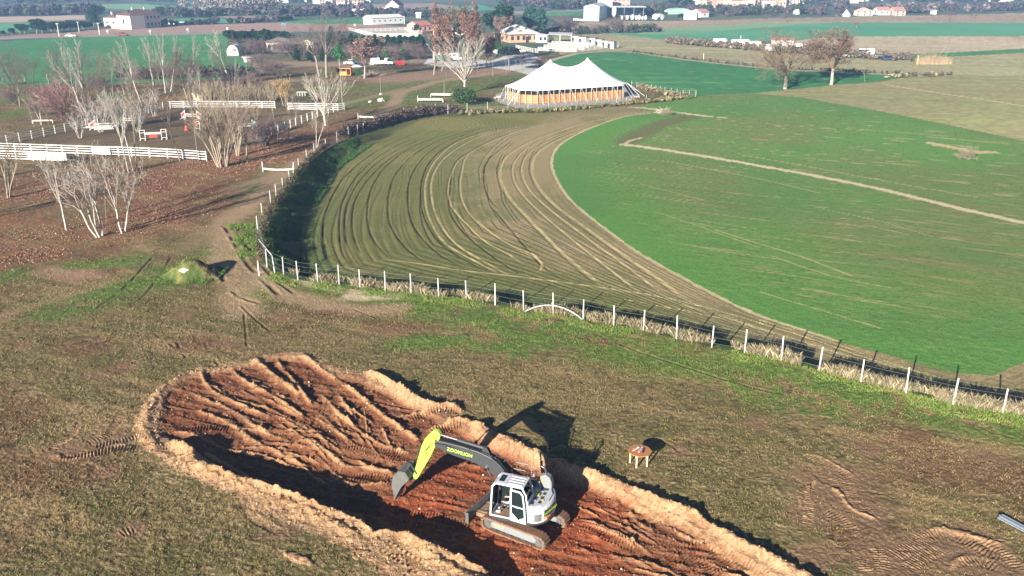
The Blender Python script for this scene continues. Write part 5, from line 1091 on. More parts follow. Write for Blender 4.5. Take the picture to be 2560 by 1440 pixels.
def tree(kind, base, top, label, name='bare_tree', cat='tree', group=None, wide=1.0, seed=None, lean=True):
    tm, cm_, h = PROTO[kind]; x, y = ray(*base); z = gz(x, y); 
    v = (top[1]-CY)/FPX; dy = math.cos(PITCH)-v*math.sin(PITCH); dz = -math.sin(PITCH)-v*math.cos(PITCH); ht = max(.8, CAMH+dz*y/dy-z); xt = (top[0]-CX)/FPX*y/dy
    s_ = ht/h; root = empty(name, (x, y, z), 0, label, cat, group); sd_ = seed if seed is not None else int(base[0]*7+base[1]*13)
    root.scale = (s_*wide, s_*wide, s_); root.rotation_euler = (0, math.atan2(xt-x, ht)*(.9 if lean else 0), 0)
    spin = random.Random(sd_).uniform(0, 6.28)
    for nm, me in (('trunk', tm), ('crown', cm_)):
        o = bpy.data.objects.new(nm, me); COL.objects.link(o); o.parent = root; o.rotation_euler = (0, 0, spin)
    return root
T = tree
# --- front rows at the left
T('clump', (22,493), (22,318), 'bare tree with several pale stems at the left edge, nearest the white paddock fence', 'birch_tree', wide=.8)
T('birchB', (165,575), (72,352), 'single leaning white-barked tree left of the front clump', 'birch_tree', wide=1.05, seed=3)
T('birchC', (250,590), (172,372), 'leaning clump of pale stems in front of the small white stake', 'birch_tree', wide=1.25, seed=1); T('birchA', (241,570), (196,385), 'pale leaning tree just behind the front clump of stems', 'birch_tree', wide=.8, seed=4)
T('slim', (266,556), (262,400), 'slim dark-trunked tree between the front clump and the spreading white tree', 'bare_tree', wide=.6)
T('birchA', (305,583), (215,345), 'tall spreading white-barked tree at the right of the front group', 'birch_tree', wide=1.0, seed=8); T('birchB', (313,580), (318,375), 'smaller white stem rising right beside the spreading white tree', 'birch_tree', wide=1.15, seed=2)
T('poplar', (322,432), (240,225), 'leftmost of three leaning pale stems rising over the near paddock rails', 'birch_tree', wide=.9, seed=5); T('poplar', (333,427), (283,215), 'middle one of three leaning pale stems rising over the near paddock rails', 'birch_tree', wide=.8, seed=6); T('slim', (342,424), (318,205), 'rightmost of three leaning pale stems rising over the near paddock rails', 'birch_tree', wide=.8); T('slim', (351,421), (338,250), 'straight dark slim tree right of the three leaning pale stems', 'bare_tree', wide=.5, seed=9)
T('slim', (450,402), (405,235), 'slim tree with brown twigs standing at the near paddock rails beside the lamp pole', 'bare_tree', wide=1.2, seed=3)
T('clump', (550,418), (500,232), 'big clump of tan stems among red leaves at the corner of the paddock', 'bare_tree', wide=1.0, seed=2); T('clump', (566,416), (590,255), 'clump of thinner tan stems just right of the big clump at the paddock corner', 'bare_tree', wide=.85, seed=5)
T('clump', (595,389), (585,225), 'group of grey stems behind the big clump at the paddock corner', 'bare_tree', wide=.8, seed=7); T('stoutA', (617,406), (612,235), 'dark double trunk with twiggy top on the red leaves', 'bare_tree', wide=.8, seed=2); T('twiggy', (660,366), (648,285), 'short twiggy tree with a dark stump at its foot', 'bare_tree', wide=1.0)
T('slim', (697,350), (672,200), 'slim leaning tree by the paddock diagonal, first of three', 'bare_tree', wide=1.0, seed=4); T('slim', (722,352), (715,215), 'slim tree by the paddock diagonal, middle of three', 'bare_tree', wide=1.0, seed=5); T('slim', (741,350), (735,232), 'slim tree by the paddock diagonal, last of three', 'bare_tree', wide=.8, seed=6)
T('birchC', (792,374), (782,262), 'narrow pale multi-stem tree beside the left run of the wire fence', 'birch_tree', wide=.8, seed=4); T('fan', (814,314), (795,178), 'pale tree with a wide fan of branches at the end of the paddock', 'birch_tree', wide=1.15, seed=1); T('slim', (819,343), (826,240), 'thin stem in front of the fan-shaped pale tree at the paddock end', 'bare_tree', wide=.7, seed=8)
# --- middle rows at the left
T('stoutB', (35,228), (12,100), 'broad dark bare tree at the left edge by the far green field', 'bare_tree', wide=1.15, seed=2); T('stoutB', (83,216), (76,122), 'dark bare tree standing second from the left edge by the far green field', 'bare_tree', wide=.95, seed=5)
T('poplar', (214,302), (163,88), 'tallest leaning white poplar left of the paddock', 'poplar_tree', wide=.95, seed=1); T('poplar', (223,300), (212,94), 'upright white poplar beside the tallest leaning one', 'poplar_tree', wide=1.0, seed=2)
T('pinkbush', (165,300), (150,186), 'reddish bush of dense twigs left of the paddock', 'willow_bush', 'bush', wide=1.25); T('pinkbush', (120,262), (112,200), 'smaller reddish bush behind the dense reddish one', 'willow_bush', 'bush', wide=1.0, seed=4); T('slim', (86,316), (66,235), 'small bare tree with a white band on the shaded grass at the left', 'bare_tree', wide=1.1, seed=7); T('slim', (124,318), (105,262), 'small brown sapling beside the low pale board', 'bare_tree', wide=1.2, seed=2)
T('stoutA', (250,206), (244,116), 'small brown round-headed tree in front of the far green field', 'bare_tree', wide=.9, seed=3); T('stoutA', (311,236), (278,112), 'brown bushy bare tree leaning among the poplars', 'bare_tree', wide=.85, seed=8); T('poplar', (356,266), (300,88), 'leaning white poplar with a bare side branch', 'poplar_tree', wide=1.2, seed=4); T('poplar', (384,212), (352,86), 'forked white poplar by the far green field', 'poplar_tree', wide=1.3, seed=7)
T('stoutA', (395,259), (328,140), 'strongly leaning dark tree behind the far paddock corner', 'bare_tree', wide=.9, seed=6); T('poplar', (414,232), (405,78), 'left white stem of the poplar group by the far green field', 'poplar_tree', wide=1.1, seed=8); T('poplar', (427,228), (428,82), 'middle white stem of the poplar group by the far green field', 'poplar_tree', wide=1.0, seed=9); T('stoutB', (432,232), (445,98), 'dark stem right of the white poplar group', 'bare_tree', wide=.7, seed=9)
T('stoutA', (471,252), (425,135), 'wide brown-topped tree leaning left at the far paddock fence', 'bare_tree', wide=1.25, seed=5); T('stoutB', (465,222), (475,125), 'dark wide-branched tree behind the brown-topped one', 'bare_tree', wide=1.2, seed=11); T('poplar', (478,206), (476,82), 'slender single white poplar before the far green field', 'poplar_tree', wide=.9, seed=12)
T('stoutB', (560,198), (538,112), 'dark fan-branched tree next to a white poplar', 'bare_tree', wide=1.1, seed=14); T('poplar', (573,198), (552,70), 'white poplar with a dense pale top right of the far green field', 'poplar_tree', wide=1.5, seed=15)
for k, (bx_, by_, tx_, ty_) in enumerate([(253,330,228,228),(275,322,262,222),(300,318,285,215),(322,305,318,230),(345,330,332,252),(385,290,382,215),(240,300,232,240),(200,345,190,260)]):
    T('whiteshoots', (bx_, by_), (tx_, ty_), 'white-stemmed sapling in the thicket at the left side of the paddock', 'sapling', 'sapling', 'white saplings at the left side of the paddock', wide=1.0, seed=k)
for k, (bx_, by_, ty_) in enumerate([(488,262,205),(507,258,192),(527,264,200),(548,256,190),(566,266,198),(586,258,194),(606,266,200),(626,258,196),(644,264,205),(664,258,206),(515,300,235),(545,310,240),(575,330,250),(640,300,250),(470,270,222)]):
    T('shoots', (bx_, by_), (bx_-4, ty_), 'straw-coloured sapling in the thicket along the far paddock fence', 'sapling', 'sapling', 'straw coloured saplings along the far paddock fence', wide=1.15, seed=k)
T('yellow', (712,266), (708,188), 'shrub with yellow leaves behind the gap in the far paddock fence', 'yellow_shrub', 'shrub', wide=1.0); T('shoots', (684,262), (676,198), 'tan leaning shrub left of the yellow-leaved shrub', 'tan_shrub', 'shrub', wide=1.0, seed=22); T('twiggy', (690,196), (682,140), 'broad dark twiggy bush in front of the cream house', 'twiggy_bush', 'bush', wide=1.2, seed=5); T('twiggy', (650,170), (648,128), 'dark twiggy bush beside the small white shed', 'twiggy_bush', 'bush', wide=1.1, seed=6)
T('tallbare', (799,190), (772,38), 'left one of the two tall dark bare trees near the wooden kiosk', wide=1.35, seed=2); T('tallbare', (818,194), (812,22), 'right one of the two tall dark bare trees near the wooden kiosk', wide=1.45, seed=4)
T('rustysmall', (911,196), (905,92), 'tree with pinkish brown leaves and a white trunk right of the wooden kiosk', 'leafy_tree', wide=1.0); T('fan', (1160,233), (1166,76), 'great white tree with a fan of bare branches left of the marquee', 'birch_tree', wide=1.1, seed=5)
for (bx_, by_, ty_, lb, sd_) in [(742,152,112,'small dark pine standing furthest left before the cream house',1),(775,154,116,'small dark pine right of the leftmost one before the cream house',2),(808,154,116,'small dark pine behind the two tall bare trees',3)]:
    T('cone', (bx_, by_), (bx_-1, ty_), lb, 'pine_tree', wide=1.5, seed=sd_)
T('roundg', (849,170), (843,108), 'round green tree on a thin trunk above the wooden kiosk', 'evergreen_tree', wide=.8); T('roundg', (965,152), (964,124), 'low green tree behind the white trailer', 'evergreen_tree', wide=1.1, seed=3); T('roundg', (1006,150), (1004,121), 'low green tree right of the one behind the white trailer', 'evergreen_tree', wide=1.1, seed=4)
T('roundg', (982,190), (986,168), 'small bright green shrub against the side of the wooden kiosk', 'green_shrub', 'shrub', wide=1.3) if False else T('roundg', (897,196), (897,172), 'bright green shrub at the right side of the wooden kiosk', 'green_shrub', 'shrub', wide=1.3)
# evergreen hedge rows
hx = [(588,96),(603,95),(617,93),(632,92),(647,93),(661,92),(676,93),(691,94),(705,96),(622,104),(650,105),(676,106)]
for k, (x_, y_) in enumerate(hx): T('cone' if k % 2 else 'round', (x_, y_+22), (x_, y_-20+(k*7 % 5)), 'dark evergreen in the tall row right of the far green field', 'evergreen_tree', 'tree', 'dark evergreens right of the far green field', wide=1.9, seed=k)
for k in range(17): x_ = 818+k*15; T('cone2' if k % 3 == 0 else 'cone', (x_, 126+(k*5 % 4)), (x_-1, (80 if k in (1, 2, 4) else 89)+(k*7 % 6)), 'dark conifer in the long hedge row in front of the white riding arena', 'conifer_tree', 'tree', 'conifer hedge before the white riding arena', wide=2.1, seed=k+30)
for k in range(15): x_ = 826+k*16; T('cone', (x_, 119), (x_-1, 86+(k*11 % 7)), 'dark conifer in the long hedge row in front of the white riding arena', 'conifer_tree', 'tree', 'conifer hedge before the white riding arena', wide=2.4, seed=k+600)
T('cone', (823,128), (828,66), 'tallest conifer at the left end of the long hedge row', 'conifer_tree', wide=1.5, seed=71); T('cone', (848,128), (850,78), 'broad conifer second from the left end of the long hedge row', 'conifer_tree', wide=1.6, seed=72)
for k, (x_, b_, t_) in enumerate([(620,135,96),(635,135,100),(590,130,95),(730,140,96),(760,140,90),(700,135,100),(880,150,105),(925,145,112),(945,145,108),(985,145,110),(1020,148,112),(1045,148,112),(895,140,100),(720,125,88),(750,125,85),(1035,135,100)]):
    T('twiggy' if k % 2 else 'stoutA', (x_, b_), (x_, t_), 'grey-brown bare tree in the belt before the dark evergreens', 'bare_tree', 'tree', 'grey brown bare trees before the evergreens', wide=1.5, seed=k+50)
# big leafy ones
T('rusty', (1085,188), (1098,-6), 'tallest tree holding pinkish brown leaves, left of the two', 'leafy_tree', wide=.80, seed=3); T('rusty', (1190,165), (1190,-2), 'tall orange-brown leafy tree right behind the great white tree', 'leafy_tree', wide=.95, seed=6); T('rusty', (1105,178), (1112,60), 'lower brown-leaved tree between the two tall brown-leaved ones', 'leafy_tree', wide=1.0, seed=9); T('rusty', (1215,165), (1222,70), 'lower orange-brown tree beside the car park', 'leafy_tree', wide=1.0, seed=12)
T('tallbare', (1130,120), (1126,10), 'grey bare tree standing behind the two tall brown-leaved trees', wide=1.0, seed=19)
T('round', (1150,112), (1152,22), 'dark blue-green tree between the two tall brown-leaved trees', 'evergreen_tree', wide=.8, seed=3); T('round', (1262,100), (1258,10), 'big round dark green pine above the farm roofs', 'pine_tree', wide=1.1, seed=5); T('round', (1236,95), (1232,30), 'dark green pine adjoining the big round one above the farm roofs', 'pine_tree', wide=1.2, seed=6)
T('bluepine', (1328,92), (1325,18), 'left one of the two blue-green trees behind the farm', 'pine_tree', wide=.8, seed=2); T('bluepine', (1352,92), (1349,22), 'right one of the two blue-green trees behind the farm', 'pine_tree', wide=.95, seed=4); T('tallbare', (1288,92), (1290,28), 'bare pale-trunked tree behind the farm roof', wide=1.2, seed=8); T('rustysmall', (1254,108), (1252,40), 'reddish bare tree at the left of the farm', 'leafy_tree', wide=1.0, seed=6)
T('cone2', (1067,52), (1063,26), 'small grey-green conifer beyond the riding arena', 'conifer_tree', wide=1.3, seed=5); T('round', (1040,84), (1041,60), 'dark round tree at the corner of the riding arena', 'evergreen_tree', wide=1.0, seed=9); T('cone2', (1132,128), (1134,76), 'green tree behind the crown of the great white tree', 'conifer_tree', wide=1.6, seed=15)
T('umbrella', (1273,180), (1271,116), 'dark umbrella-shaped tree on a bare trunk in the car park', 'umbrella_tree', wide=1.0); T('stoutA', (1306,178), (1304,120), 'small bare tree with a thick trunk on the grass strip by the car park', wide=.9, seed=7); T('roundg', (1248,140), (1246,100), 'dull green round tree at the left of the car park', 'evergreen_tree', wide=.9, seed=21)
for k, (x_, b_, t_, w_) in enumerate([(1402,84,28,1.5),(1425,82,40,1.3),(1478,80,58,1.3),(1500,80,56,1.3),(1520,79,38,1.2),(1536,79,40,1.2),(1552,80,34,1.0),(1460,82,60,1.3),(1380,86,60,1.3)]):
    T('stoutA' if k % 2 == 0 else 'twiggy', (x_, b_), (x_, t_), 'brown bare tree in the hedge line before the big hangar', 'bare_tree', 'tree', 'brown trees before the hangar', wide=w_, seed=k+80)
for k, (bx_, by_, tx_, ty_) in enumerate([(1098,176,1090,128),(1111,212,1104,152),(1117,212,1112,150),(1122,210,1128,148),(1104,196,1096,150),(1134,214,1134,176),(1141,220,1140,172)]):
    T('slim', (bx_, by_), (tx_, ty_), 'pale thin stem in the little group left of the great white tree', 'bare_tree', 'tree', 'thin stems left of the great white tree', wide=.5, seed=k+90)
for k, (bx_, by_, tx_, ty_) in enumerate([(1195,196,1195,160),(1210,192,1212,155),(1222,190,1224,140)]): T('slim', (bx_, by_), (tx_, ty_), 'thin dark tree at the edge of the car park', 'bare_tree', 'tree', 'thin dark trees at the edge of the car park', wide=.7, seed=k+97)
T('twiggy', (1352,168), (1350,138), 'dense brown bush at the lower corner of the wheat by the marquee', 'twiggy_bush', 'bush', wide=1.3, seed=3); T('twiggy', (1178,262), (1172,252), 'x', 'b', 'b') if False else None
# --- right side
T('oldoak', (1963,222), (1985,62), 'left one of the two large lone trees on the field edge, bare and wide', 'oak_tree', wide=1.25, seed=4, lean=False); T('oldoak2', (2078,211), (2098,62), 'right one of the two large lone trees, still holding brown leaves', 'oak_tree', wide=1.25, seed=6, lean=False); T('slim', (2163,206), (2158,165), 'small crooked sapling right of the two large lone trees', 'sapling', 'sapling', wide=1.5, seed=2)
for (bx_, by_, tx_, ty_, lb, w_) in [(1966,54,1962,24,'leaning lone bare tree on the far pale field',1.6),(2372,56,2380,16,'lone bare tree left of the pair on the far field edge at right',1.3),(2437,55,2437,28,'lone bare tree with a white trunk on the far field edge at right',1.3),(2141,70,2141,55,'little bare tree in the teal field',1.4),(1624,76,1624,62,'little bare tree left on the pale far field',1.8)]:
    T('stoutB' if by_ < 60 else 'rustysmall', (bx_, by_), (tx_, ty_), lb, wide=w_, seed=int(bx_))
for (x_, b_, t_, lb, w_, kd) in [(1675,28,-8,'leftmost tall dark blue cypress by the far village',1.6,'cypress'),(1697,26,-14,'middle tall dark blue cypress by the far village',2.4,'cypress'),(1720,29,-10,'rightmost tall dark blue cypress by the far village',3.4,'cypress'),(1771,34,11,'round dark blue tree among the village houses',1.4,'round'),(1702,48,34,'low dark green bush left of the white shed',2.2,'round'),(322,71,26,'thin dark cypress before the villa',.8,'cypress'),(234,66,13,'spreading cedar left of the villa',1.15,'cedar'),(275,68,44,'dark round tree against the villa front',.9,'round'),(352,70,54,'rounded shrub tree on the shaded side of the villa',1.2,'round'),(1818,28,16,'dark bushy tree by the village houses',1.6,'round'),(2326,22,0,'dark tree group on the far meadow at right',1.3,'bluepine'),(108,14,0,'blue-green tree far away at the top left',1.6,'bluepine'),(123,14,4,'round blue-green tree beside the larger one at the top left',1.2,'round'),(137,14,3,'small round tree at the top left by the white farm dots',1.2,'round')]:
    T(kd, (x_, b_), (x_, t_), lb, 'evergreen_tree', wide=w_, seed=int(x_))
for k, (x_, b_, t_) in enumerate([(50,84,60),(62,84,60),(92,84,46),(105,84,56),(128,80,56),(142,80,54),(160,78,54),(176,77,50),(192,76,52),(208,74,52),(222,73,54),(8,90,76),(250,72,56),(30,88,70)]):
    T('round', (x_, b_), (x_, t_), 'dark blue-green tree in the row left of the villa', 'evergreen_tree', 'tree', 'dark trees left of the villa', wide=1.5, seed=k+110)
# --- belts of woodland too far and dense to count
def belt(name, label, pts, w_px, h, cols, n, size=.9, seed=0, trunks=0, f=ray, kind='stuff', flat=.5):
    rs = np.random.RandomState(seed); P_ = np.array([f(*p) for p in pts]); L = np.r_[0, np.cumsum(np.hypot(*(P_[1:]-P_[:-1]).T))]
    h = h*(.62 if h > 3.3 else 1); nc_ = max(8, int(n/(90 if h > 3 else 26))); s_ = rs.rand(nc_)*L[-1]; cx = np.interp(s_, L, P_[:, 0]); cy = np.interp(s_, L, P_[:, 1])+rs.normal(size=nc_)*w_px; hh = h*rs.uniform(.6, 1.15, nc_); rad = hh*rs.uniform(.3, .6, nc_)
    k = rs.randint(0, nc_, n); d = rs.normal(size=(n, 3)); d /= np.linalg.norm(d, axis=1)[:, None]; d *= rs.uniform(.5, 1., (n, 1))
    C = np.stack([cx[k]+d[:, 0]*rad[k], cy[k]+d[:, 1]*rad[k], hh[k]*.56+d[:, 2]*hh[k]*.46], 1); C[:, 2] = np.maximum(C[:, 2], .2)
    cc = np.array(cols)[rs.randint(0, len(cols), nc_)][k]*rs.uniform(.7, 1.3, (n, 1)); V, F_, c2 = quads_np(C, size, seed, cc, flat)
    if trunks:
        sg = [(cx[i], cy[i], 0, cx[i]+rs.normal()*.4, cy[i], hh[i]*.95, .22, .1) for i in range(nc_)]; V2, F2 = tubes_np(sg, 3); F_ = np.concatenate([F_, F2+len(V)]); V = np.concatenate([V, V2]); c2 = np.concatenate([c2, np.tile(np.array([trunks]), (len(V2), 1))])
    o = mesh_np(name, V, F_, M_leaf, c2); return tag(o, label, 'woodland' if h > 3 else 'undergrowth', None, kind)
GB = [(.085,.07,.075),(.11,.085,.085),(.075,.068,.072),(.05,.062,.05)]; DKG = [(.03,.05,.03),(.045,.065,.035),(.07,.065,.055)]
belt('woodland', 'grey-brown belt of bare woodland behind the far pale strip at top left', [(-200,42),(60,37),(160,36),(250,34)], 14, 10, GB, 9000, 1.0, 1)
belt('woodland', 'band of woodland along the very top left corner of the view', [(-300,6),(100,5),(330,4),(520,3)], 25, 14, GB+DKG, 9000, 1.5, 2)
belt('woodland', 'row of pale-stemmed poplars at the top between the two far fields', [(490,20),(540,22),(600,28),(640,30),(700,26)], 10, 17, [(.24,.19,.17),(.2,.17,.16)], 8000, .9, 3, trunks=(.5,.47,.42))
belt('woodland', 'dark woodland curve behind the far field right of the villa', [(380,36),(420,38),(470,42),(520,40),(560,38)], 10, 8, DKG+GB, 6000, .9, 4)
belt('woodland', 'long low hedge behind the pink ploughed strip', [(410,64),(500,62),(600,59),(690,55),(725,50)], 3, 5, DKG+GB, 4500, .7, 5)
belt('woodland', 'grey-violet woodland left of the two tall dark bare trees', [(600,34),(700,40),(760,38),(850,32),(930,34)], 16, 9, GB, 9000, 1.0, 6)
belt('woodland', 'trees and scrub around the red-roofed barn', [(840,42),(920,42),(980,41),(1040,42),(1110,43)], 4, 8, DKG+GB, 5000, .8, 7)
belt('woodland', 'distant woodland across the top centre behind the farm', [(1250,12),(1340,16),(1430,18),(1520,8)], 18, 13, GB+DKG, 9000, 1.3, 8); belt('woodland', 'darker clump of far trees on the field left of the hangar', [(1375,22),(1425,22)], 6, 10, DKG, 2200, 1.0, 9)
belt('woodland', 'low brown scrub below the big hangar', [(1340,90),(1420,86),(1500,83),(1600,80),(1660,77)], 3, 3.2, GB+DKG, 5000, .5, 10)
belt('woodland', 'grey-brown woodland in front of the far village', [(1590,40),(1640,30),(1700,26),(1760,38),(1840,36),(1930,34),(2000,34),(2060,36)], 12, 9, GB+DKG, 15000, 1.0, 11); belt('woodland', 'woodland mixed with the upper houses of the far village', [(1660,8),(1760,6),(1860,12),(1950,8),(2050,12),(2100,18)], 18, 10, GB+DKG, 9000, 1.2, 12)
belt('woodland', 'long grey hedge of trees along the far field at the top right', [(2100,32),(2200,33),(2300,30),(2400,28),(2500,26),(2800,22)], 9, 9, GB+[(.2,.16,.17)], 14000, 1.0, 13); belt('woodland', 'band of woodland along the very top right corner of the view', [(2050,2),(2250,0),(2450,2),(2700,0)], 30, 12, GB+DKG, 9000, 1.5, 14)
belt('undergrowth', 'dark brambles along the foot of the far green field at the left', [(300,200),(400,196),(480,193),(580,192),(640,192)], 1.2, 3.0, [(.07,.06,.05),(.10,.08,.07)], 5000, .3, 15); belt('undergrowth', 'scrub and brambles between the parked campers', [(1665,108),(1740,114),(1850,124),(1960,132),(2060,138),(2180,148),(2290,152)], 2.0, 2.6, [(.16,.12,.10),(.11,.10,.08),(.2,.16,.12)], 8000, .35, 16)
belt('undergrowth', 'line of dark weeds between the wheat and the tan field beyond it', [(1560,128),(1700,146),(1800,158),(1900,167),(2000,174),(2100,179),(2290,187)], .8, .9, [(.07,.07,.05),(.15,.13,.09)], 4000, .22, 17); belt('undergrowth', 'weeds trailing from the corner of the tan field', [(2210,196),(2260,192),(2320,190),(2380,188)], 1.0, 1.0, [(.1,.09,.06),(.3,.24,.15)], 900, .25, 18)
belt('undergrowth', 'dark thicket of brambles on the bank near the end of the ditch', [(850,345),(900,330),(960,312),(1020,298),(1060,290),(1110,283),(1140,280)], .8, 2.0, [(.085,.06,.055),(.06,.055,.04),(.13,.085,.075)], 9000, .16, 19)
belt('undergrowth', 'brown bramble fringe along the left bank below the wire fence', [(655,650),(652,600),(668,550),(700,500),(735,452),(775,402),(820,368)], .45, 1.1, [(.09,.065,.05),(.05,.07,.025),(.14,.10,.07)], 11000, .09, 20)
belt('undergrowth', 'green and straw weeds along the marquee fence', [(1150,285),(1250,282),(1350,280),(1450,273),(1540,264),(1600,258),(1680,250),(1740,244)], .7, .8, [(.10,.13,.04),(.3,.25,.14),(.2,.17,.08)], 6000, .16, 21); belt('undergrowth', 'dry weeds along the short fence right of the marquee', [(1600,222),(1640,232),(1680,239),(1720,243)], 1.0, 1.1, [(.3,.24,.15),(.14,.12,.07)], 2200, .18, 22)
belt('ornamental_heap', 'dome of dark yew branches with a pale board beside the twin plank jumps', [(1140,258),(1160,259),(1180,262)], .6, 3.0, [(.03,.055,.02),(.05,.085,.03)], 6000, .2, 23)['category'] = 'heap'
bpy.context.scene.objects['ornamental_heap'].pop('kind') if 'kind' in bpy.context.scene.objects['ornamental_heap'] else None
# --- dry grass along the fence (blades)
def blades(name, label, pts, off, n, h, cols, seed, lean=.25, wd=.012, patch=.42):
    rs = np.random.RandomState(seed); P_ = np.array(pts); d = P_[1:]-P_[:-1]; L = np.r_[0, np.cumsum(np.hypot(d[:, 0], d[:, 1]))]; s_ = rs.rand(n)*L[-1]
    x = np.interp(s_, L, P_[:, 0]); y = np.interp(s_, L, P_[:, 1]); i = np.clip(np.searchsorted(L, s_)-1, 0, len(d)-1); nx = -d[i, 1]/np.hypot(d[i, 0], d[i, 1]); ny = d[i, 0]/np.hypot(d[i, 0], d[i, 1]); o_ = off[0]+(off[1]-off[0])*rs.rand(n); x = x+nx*o_; y = y+ny*o_
    pn = vn(x, y, 1.6, None, seed); k = pn > patch; x = x[k]; y = y[k]; pn = pn[k]; n = len(x); z, _, _ = base_z(x, y); hh = h*rs.uniform(.45, 1.1, n)*(.5+pn*.8)
    a = rs.rand(n)*6.283; l = rs.rand(n)*lean*hh*2; dx = np.cos(a); dy = np.sin(a); b = rs.rand(n)*6.283; wx = np.cos(b)*wd; wy = np.sin(b)*wd
    V = np.stack([np.stack([x-wx, y-wy, z-.05], 1), np.stack([x+wx, y+wy, z-.05], 1), np.stack([x+dx*l*.4+wx*.8, y+dy*l*.4+wy*.8, z+hh*.6], 1), np.stack([x+dx*l, y+dy*l, z+hh], 1)], 1).reshape(-1, 3)
    cc = np.array(cols)[rs.randint(0, len(cols), n)]*rs.uniform(.75, 1.25, (n, 1)); o = mesh_np(name, V, np.arange(4*n).reshape(n, 4), M_leaf, np.repeat(np.clip(cc, 0, 1), 4, 0)); return tag(o, label, 'grass', None, 'stuff')
FR = [ray(*p) for p in FENCE_PX if p[0] > 700 or p[1] > 684][0:]
FR = [p for p in FENCE if FENCE_PX[FENCE.index(p)][1] >= 684]
STRAW = [(.33,.27,.17),(.25,.205,.13),(.17,.14,.09),(.38,.32,.21),(.12,.12,.05)]
blades('dry_grass', 'tall straw-coloured dry grass growing along the front run of the wire fence', FR, (-.05, 1.0), 19000, .66, STRAW, 1, .35, .009, .45)
blades('green_grass', 'low green grass at the foot of the front run of the wire fence', FR, (-1.6, .1), 22000, .18, [(.10,.19,.03),(.16,.24,.05),(.24,.24,.08)], 2, .5, .014, .40)
FL = [p for p in FENCE if 330 < FENCE_PX[FENCE.index(p)][1] < 690 and FENCE_PX[FENCE.index(p)][0] < 890]
blades('green_grass', 'tufts of bright green grass left of the bend in the wire fence', pl([(600,560),(620,590),(640,640),(655,600)]), (-1.4, 1.4), 9000, .28, [(.09,.16,.03),(.15,.2,.05)], 3, .4, .016, .50)
blades('green_grass', 'green grass growing on the shaded bank of the ditch', FL, (1.0, 4.2), 42000, .3, [(.035,.10,.025),(.05,.12,.03),(.08,.13,.04)], 4, .5, .02, .35)
blades('green_grass', 'grass growing on the small mound with the boulder', [(MOUND[0]-2.6, MOUND[1]), (MOUND[0]+2.6, MOUND[1])], (-2, 2), 9000, .28, [(.09,.17,.03),(.13,.2,.05)], 5, .4, .018, .3)
# clumps left standing in the fields
proto('drybush', seed=23, H=5, stems=5, spread=.7, fork=.2, limbs=7, ang0=44, ang=(40, 44, 46), nb=(6, 6, 4), ratio=(.5, .5, .45), r0=.07, up=.02, bark=TAN_BARK, twig=(.27,.23,.155), leaf=(.13,.16,.07), nleaf=500, ls=.12)
T('drybush', (1666,287), (1664,268), 'brown bush heap on the bare strip in the wheat near the marquee', 'bush_heap', 'bush', wide=1.2, seed=2)
T('drybush', (2424,378), (2420,360), 'grey dead bush on a bare patch in the right of the wheat', 'bush_heap', 'bush', wide=1.0, seed=9)
def reeds():
    rs = np.random.RandomState(5); n = 1500; cx_, cy_ = ray(2335,160); a = rs.rand(n)*6.283; r = rs.rand(n)**.5; x = cx_+r*np.cos(a)*5.2; y = cy_+r*np.sin(a)*1.6; hh = 3.4*rs.uniform(.2, 1, n)*(1.1-r*.6)*(.35+1.1*vn(x, y, 1.7, None, 3)); hh = np.where(rs.rand(n) > .985, hh*1.8, hh); ax = rs.normal(size=n)*.5; wd = .06
    V = np.stack([np.stack([x-wd, y, 0*x], 1), np.stack([x+wd, y, 0*x], 1), np.stack([x+ax*hh, y+.1, hh], 1)], 1); V2 = np.stack([V[:, 0], V[:, 1], V[:, 2], V[:, 2]+np.array([.02,0,.02])], 1).reshape(-1, 3)
    o = mesh_np('reed_heap', V2, np.arange(4*n).reshape(n, 4), M_leaf, np.repeat(shades(n, (.30,.225,.14), .5, 4), 4, 0)); tag(o, 'big heap of dry straw-coloured reeds beside the right yellow marker post', 'reeds')
reeds()

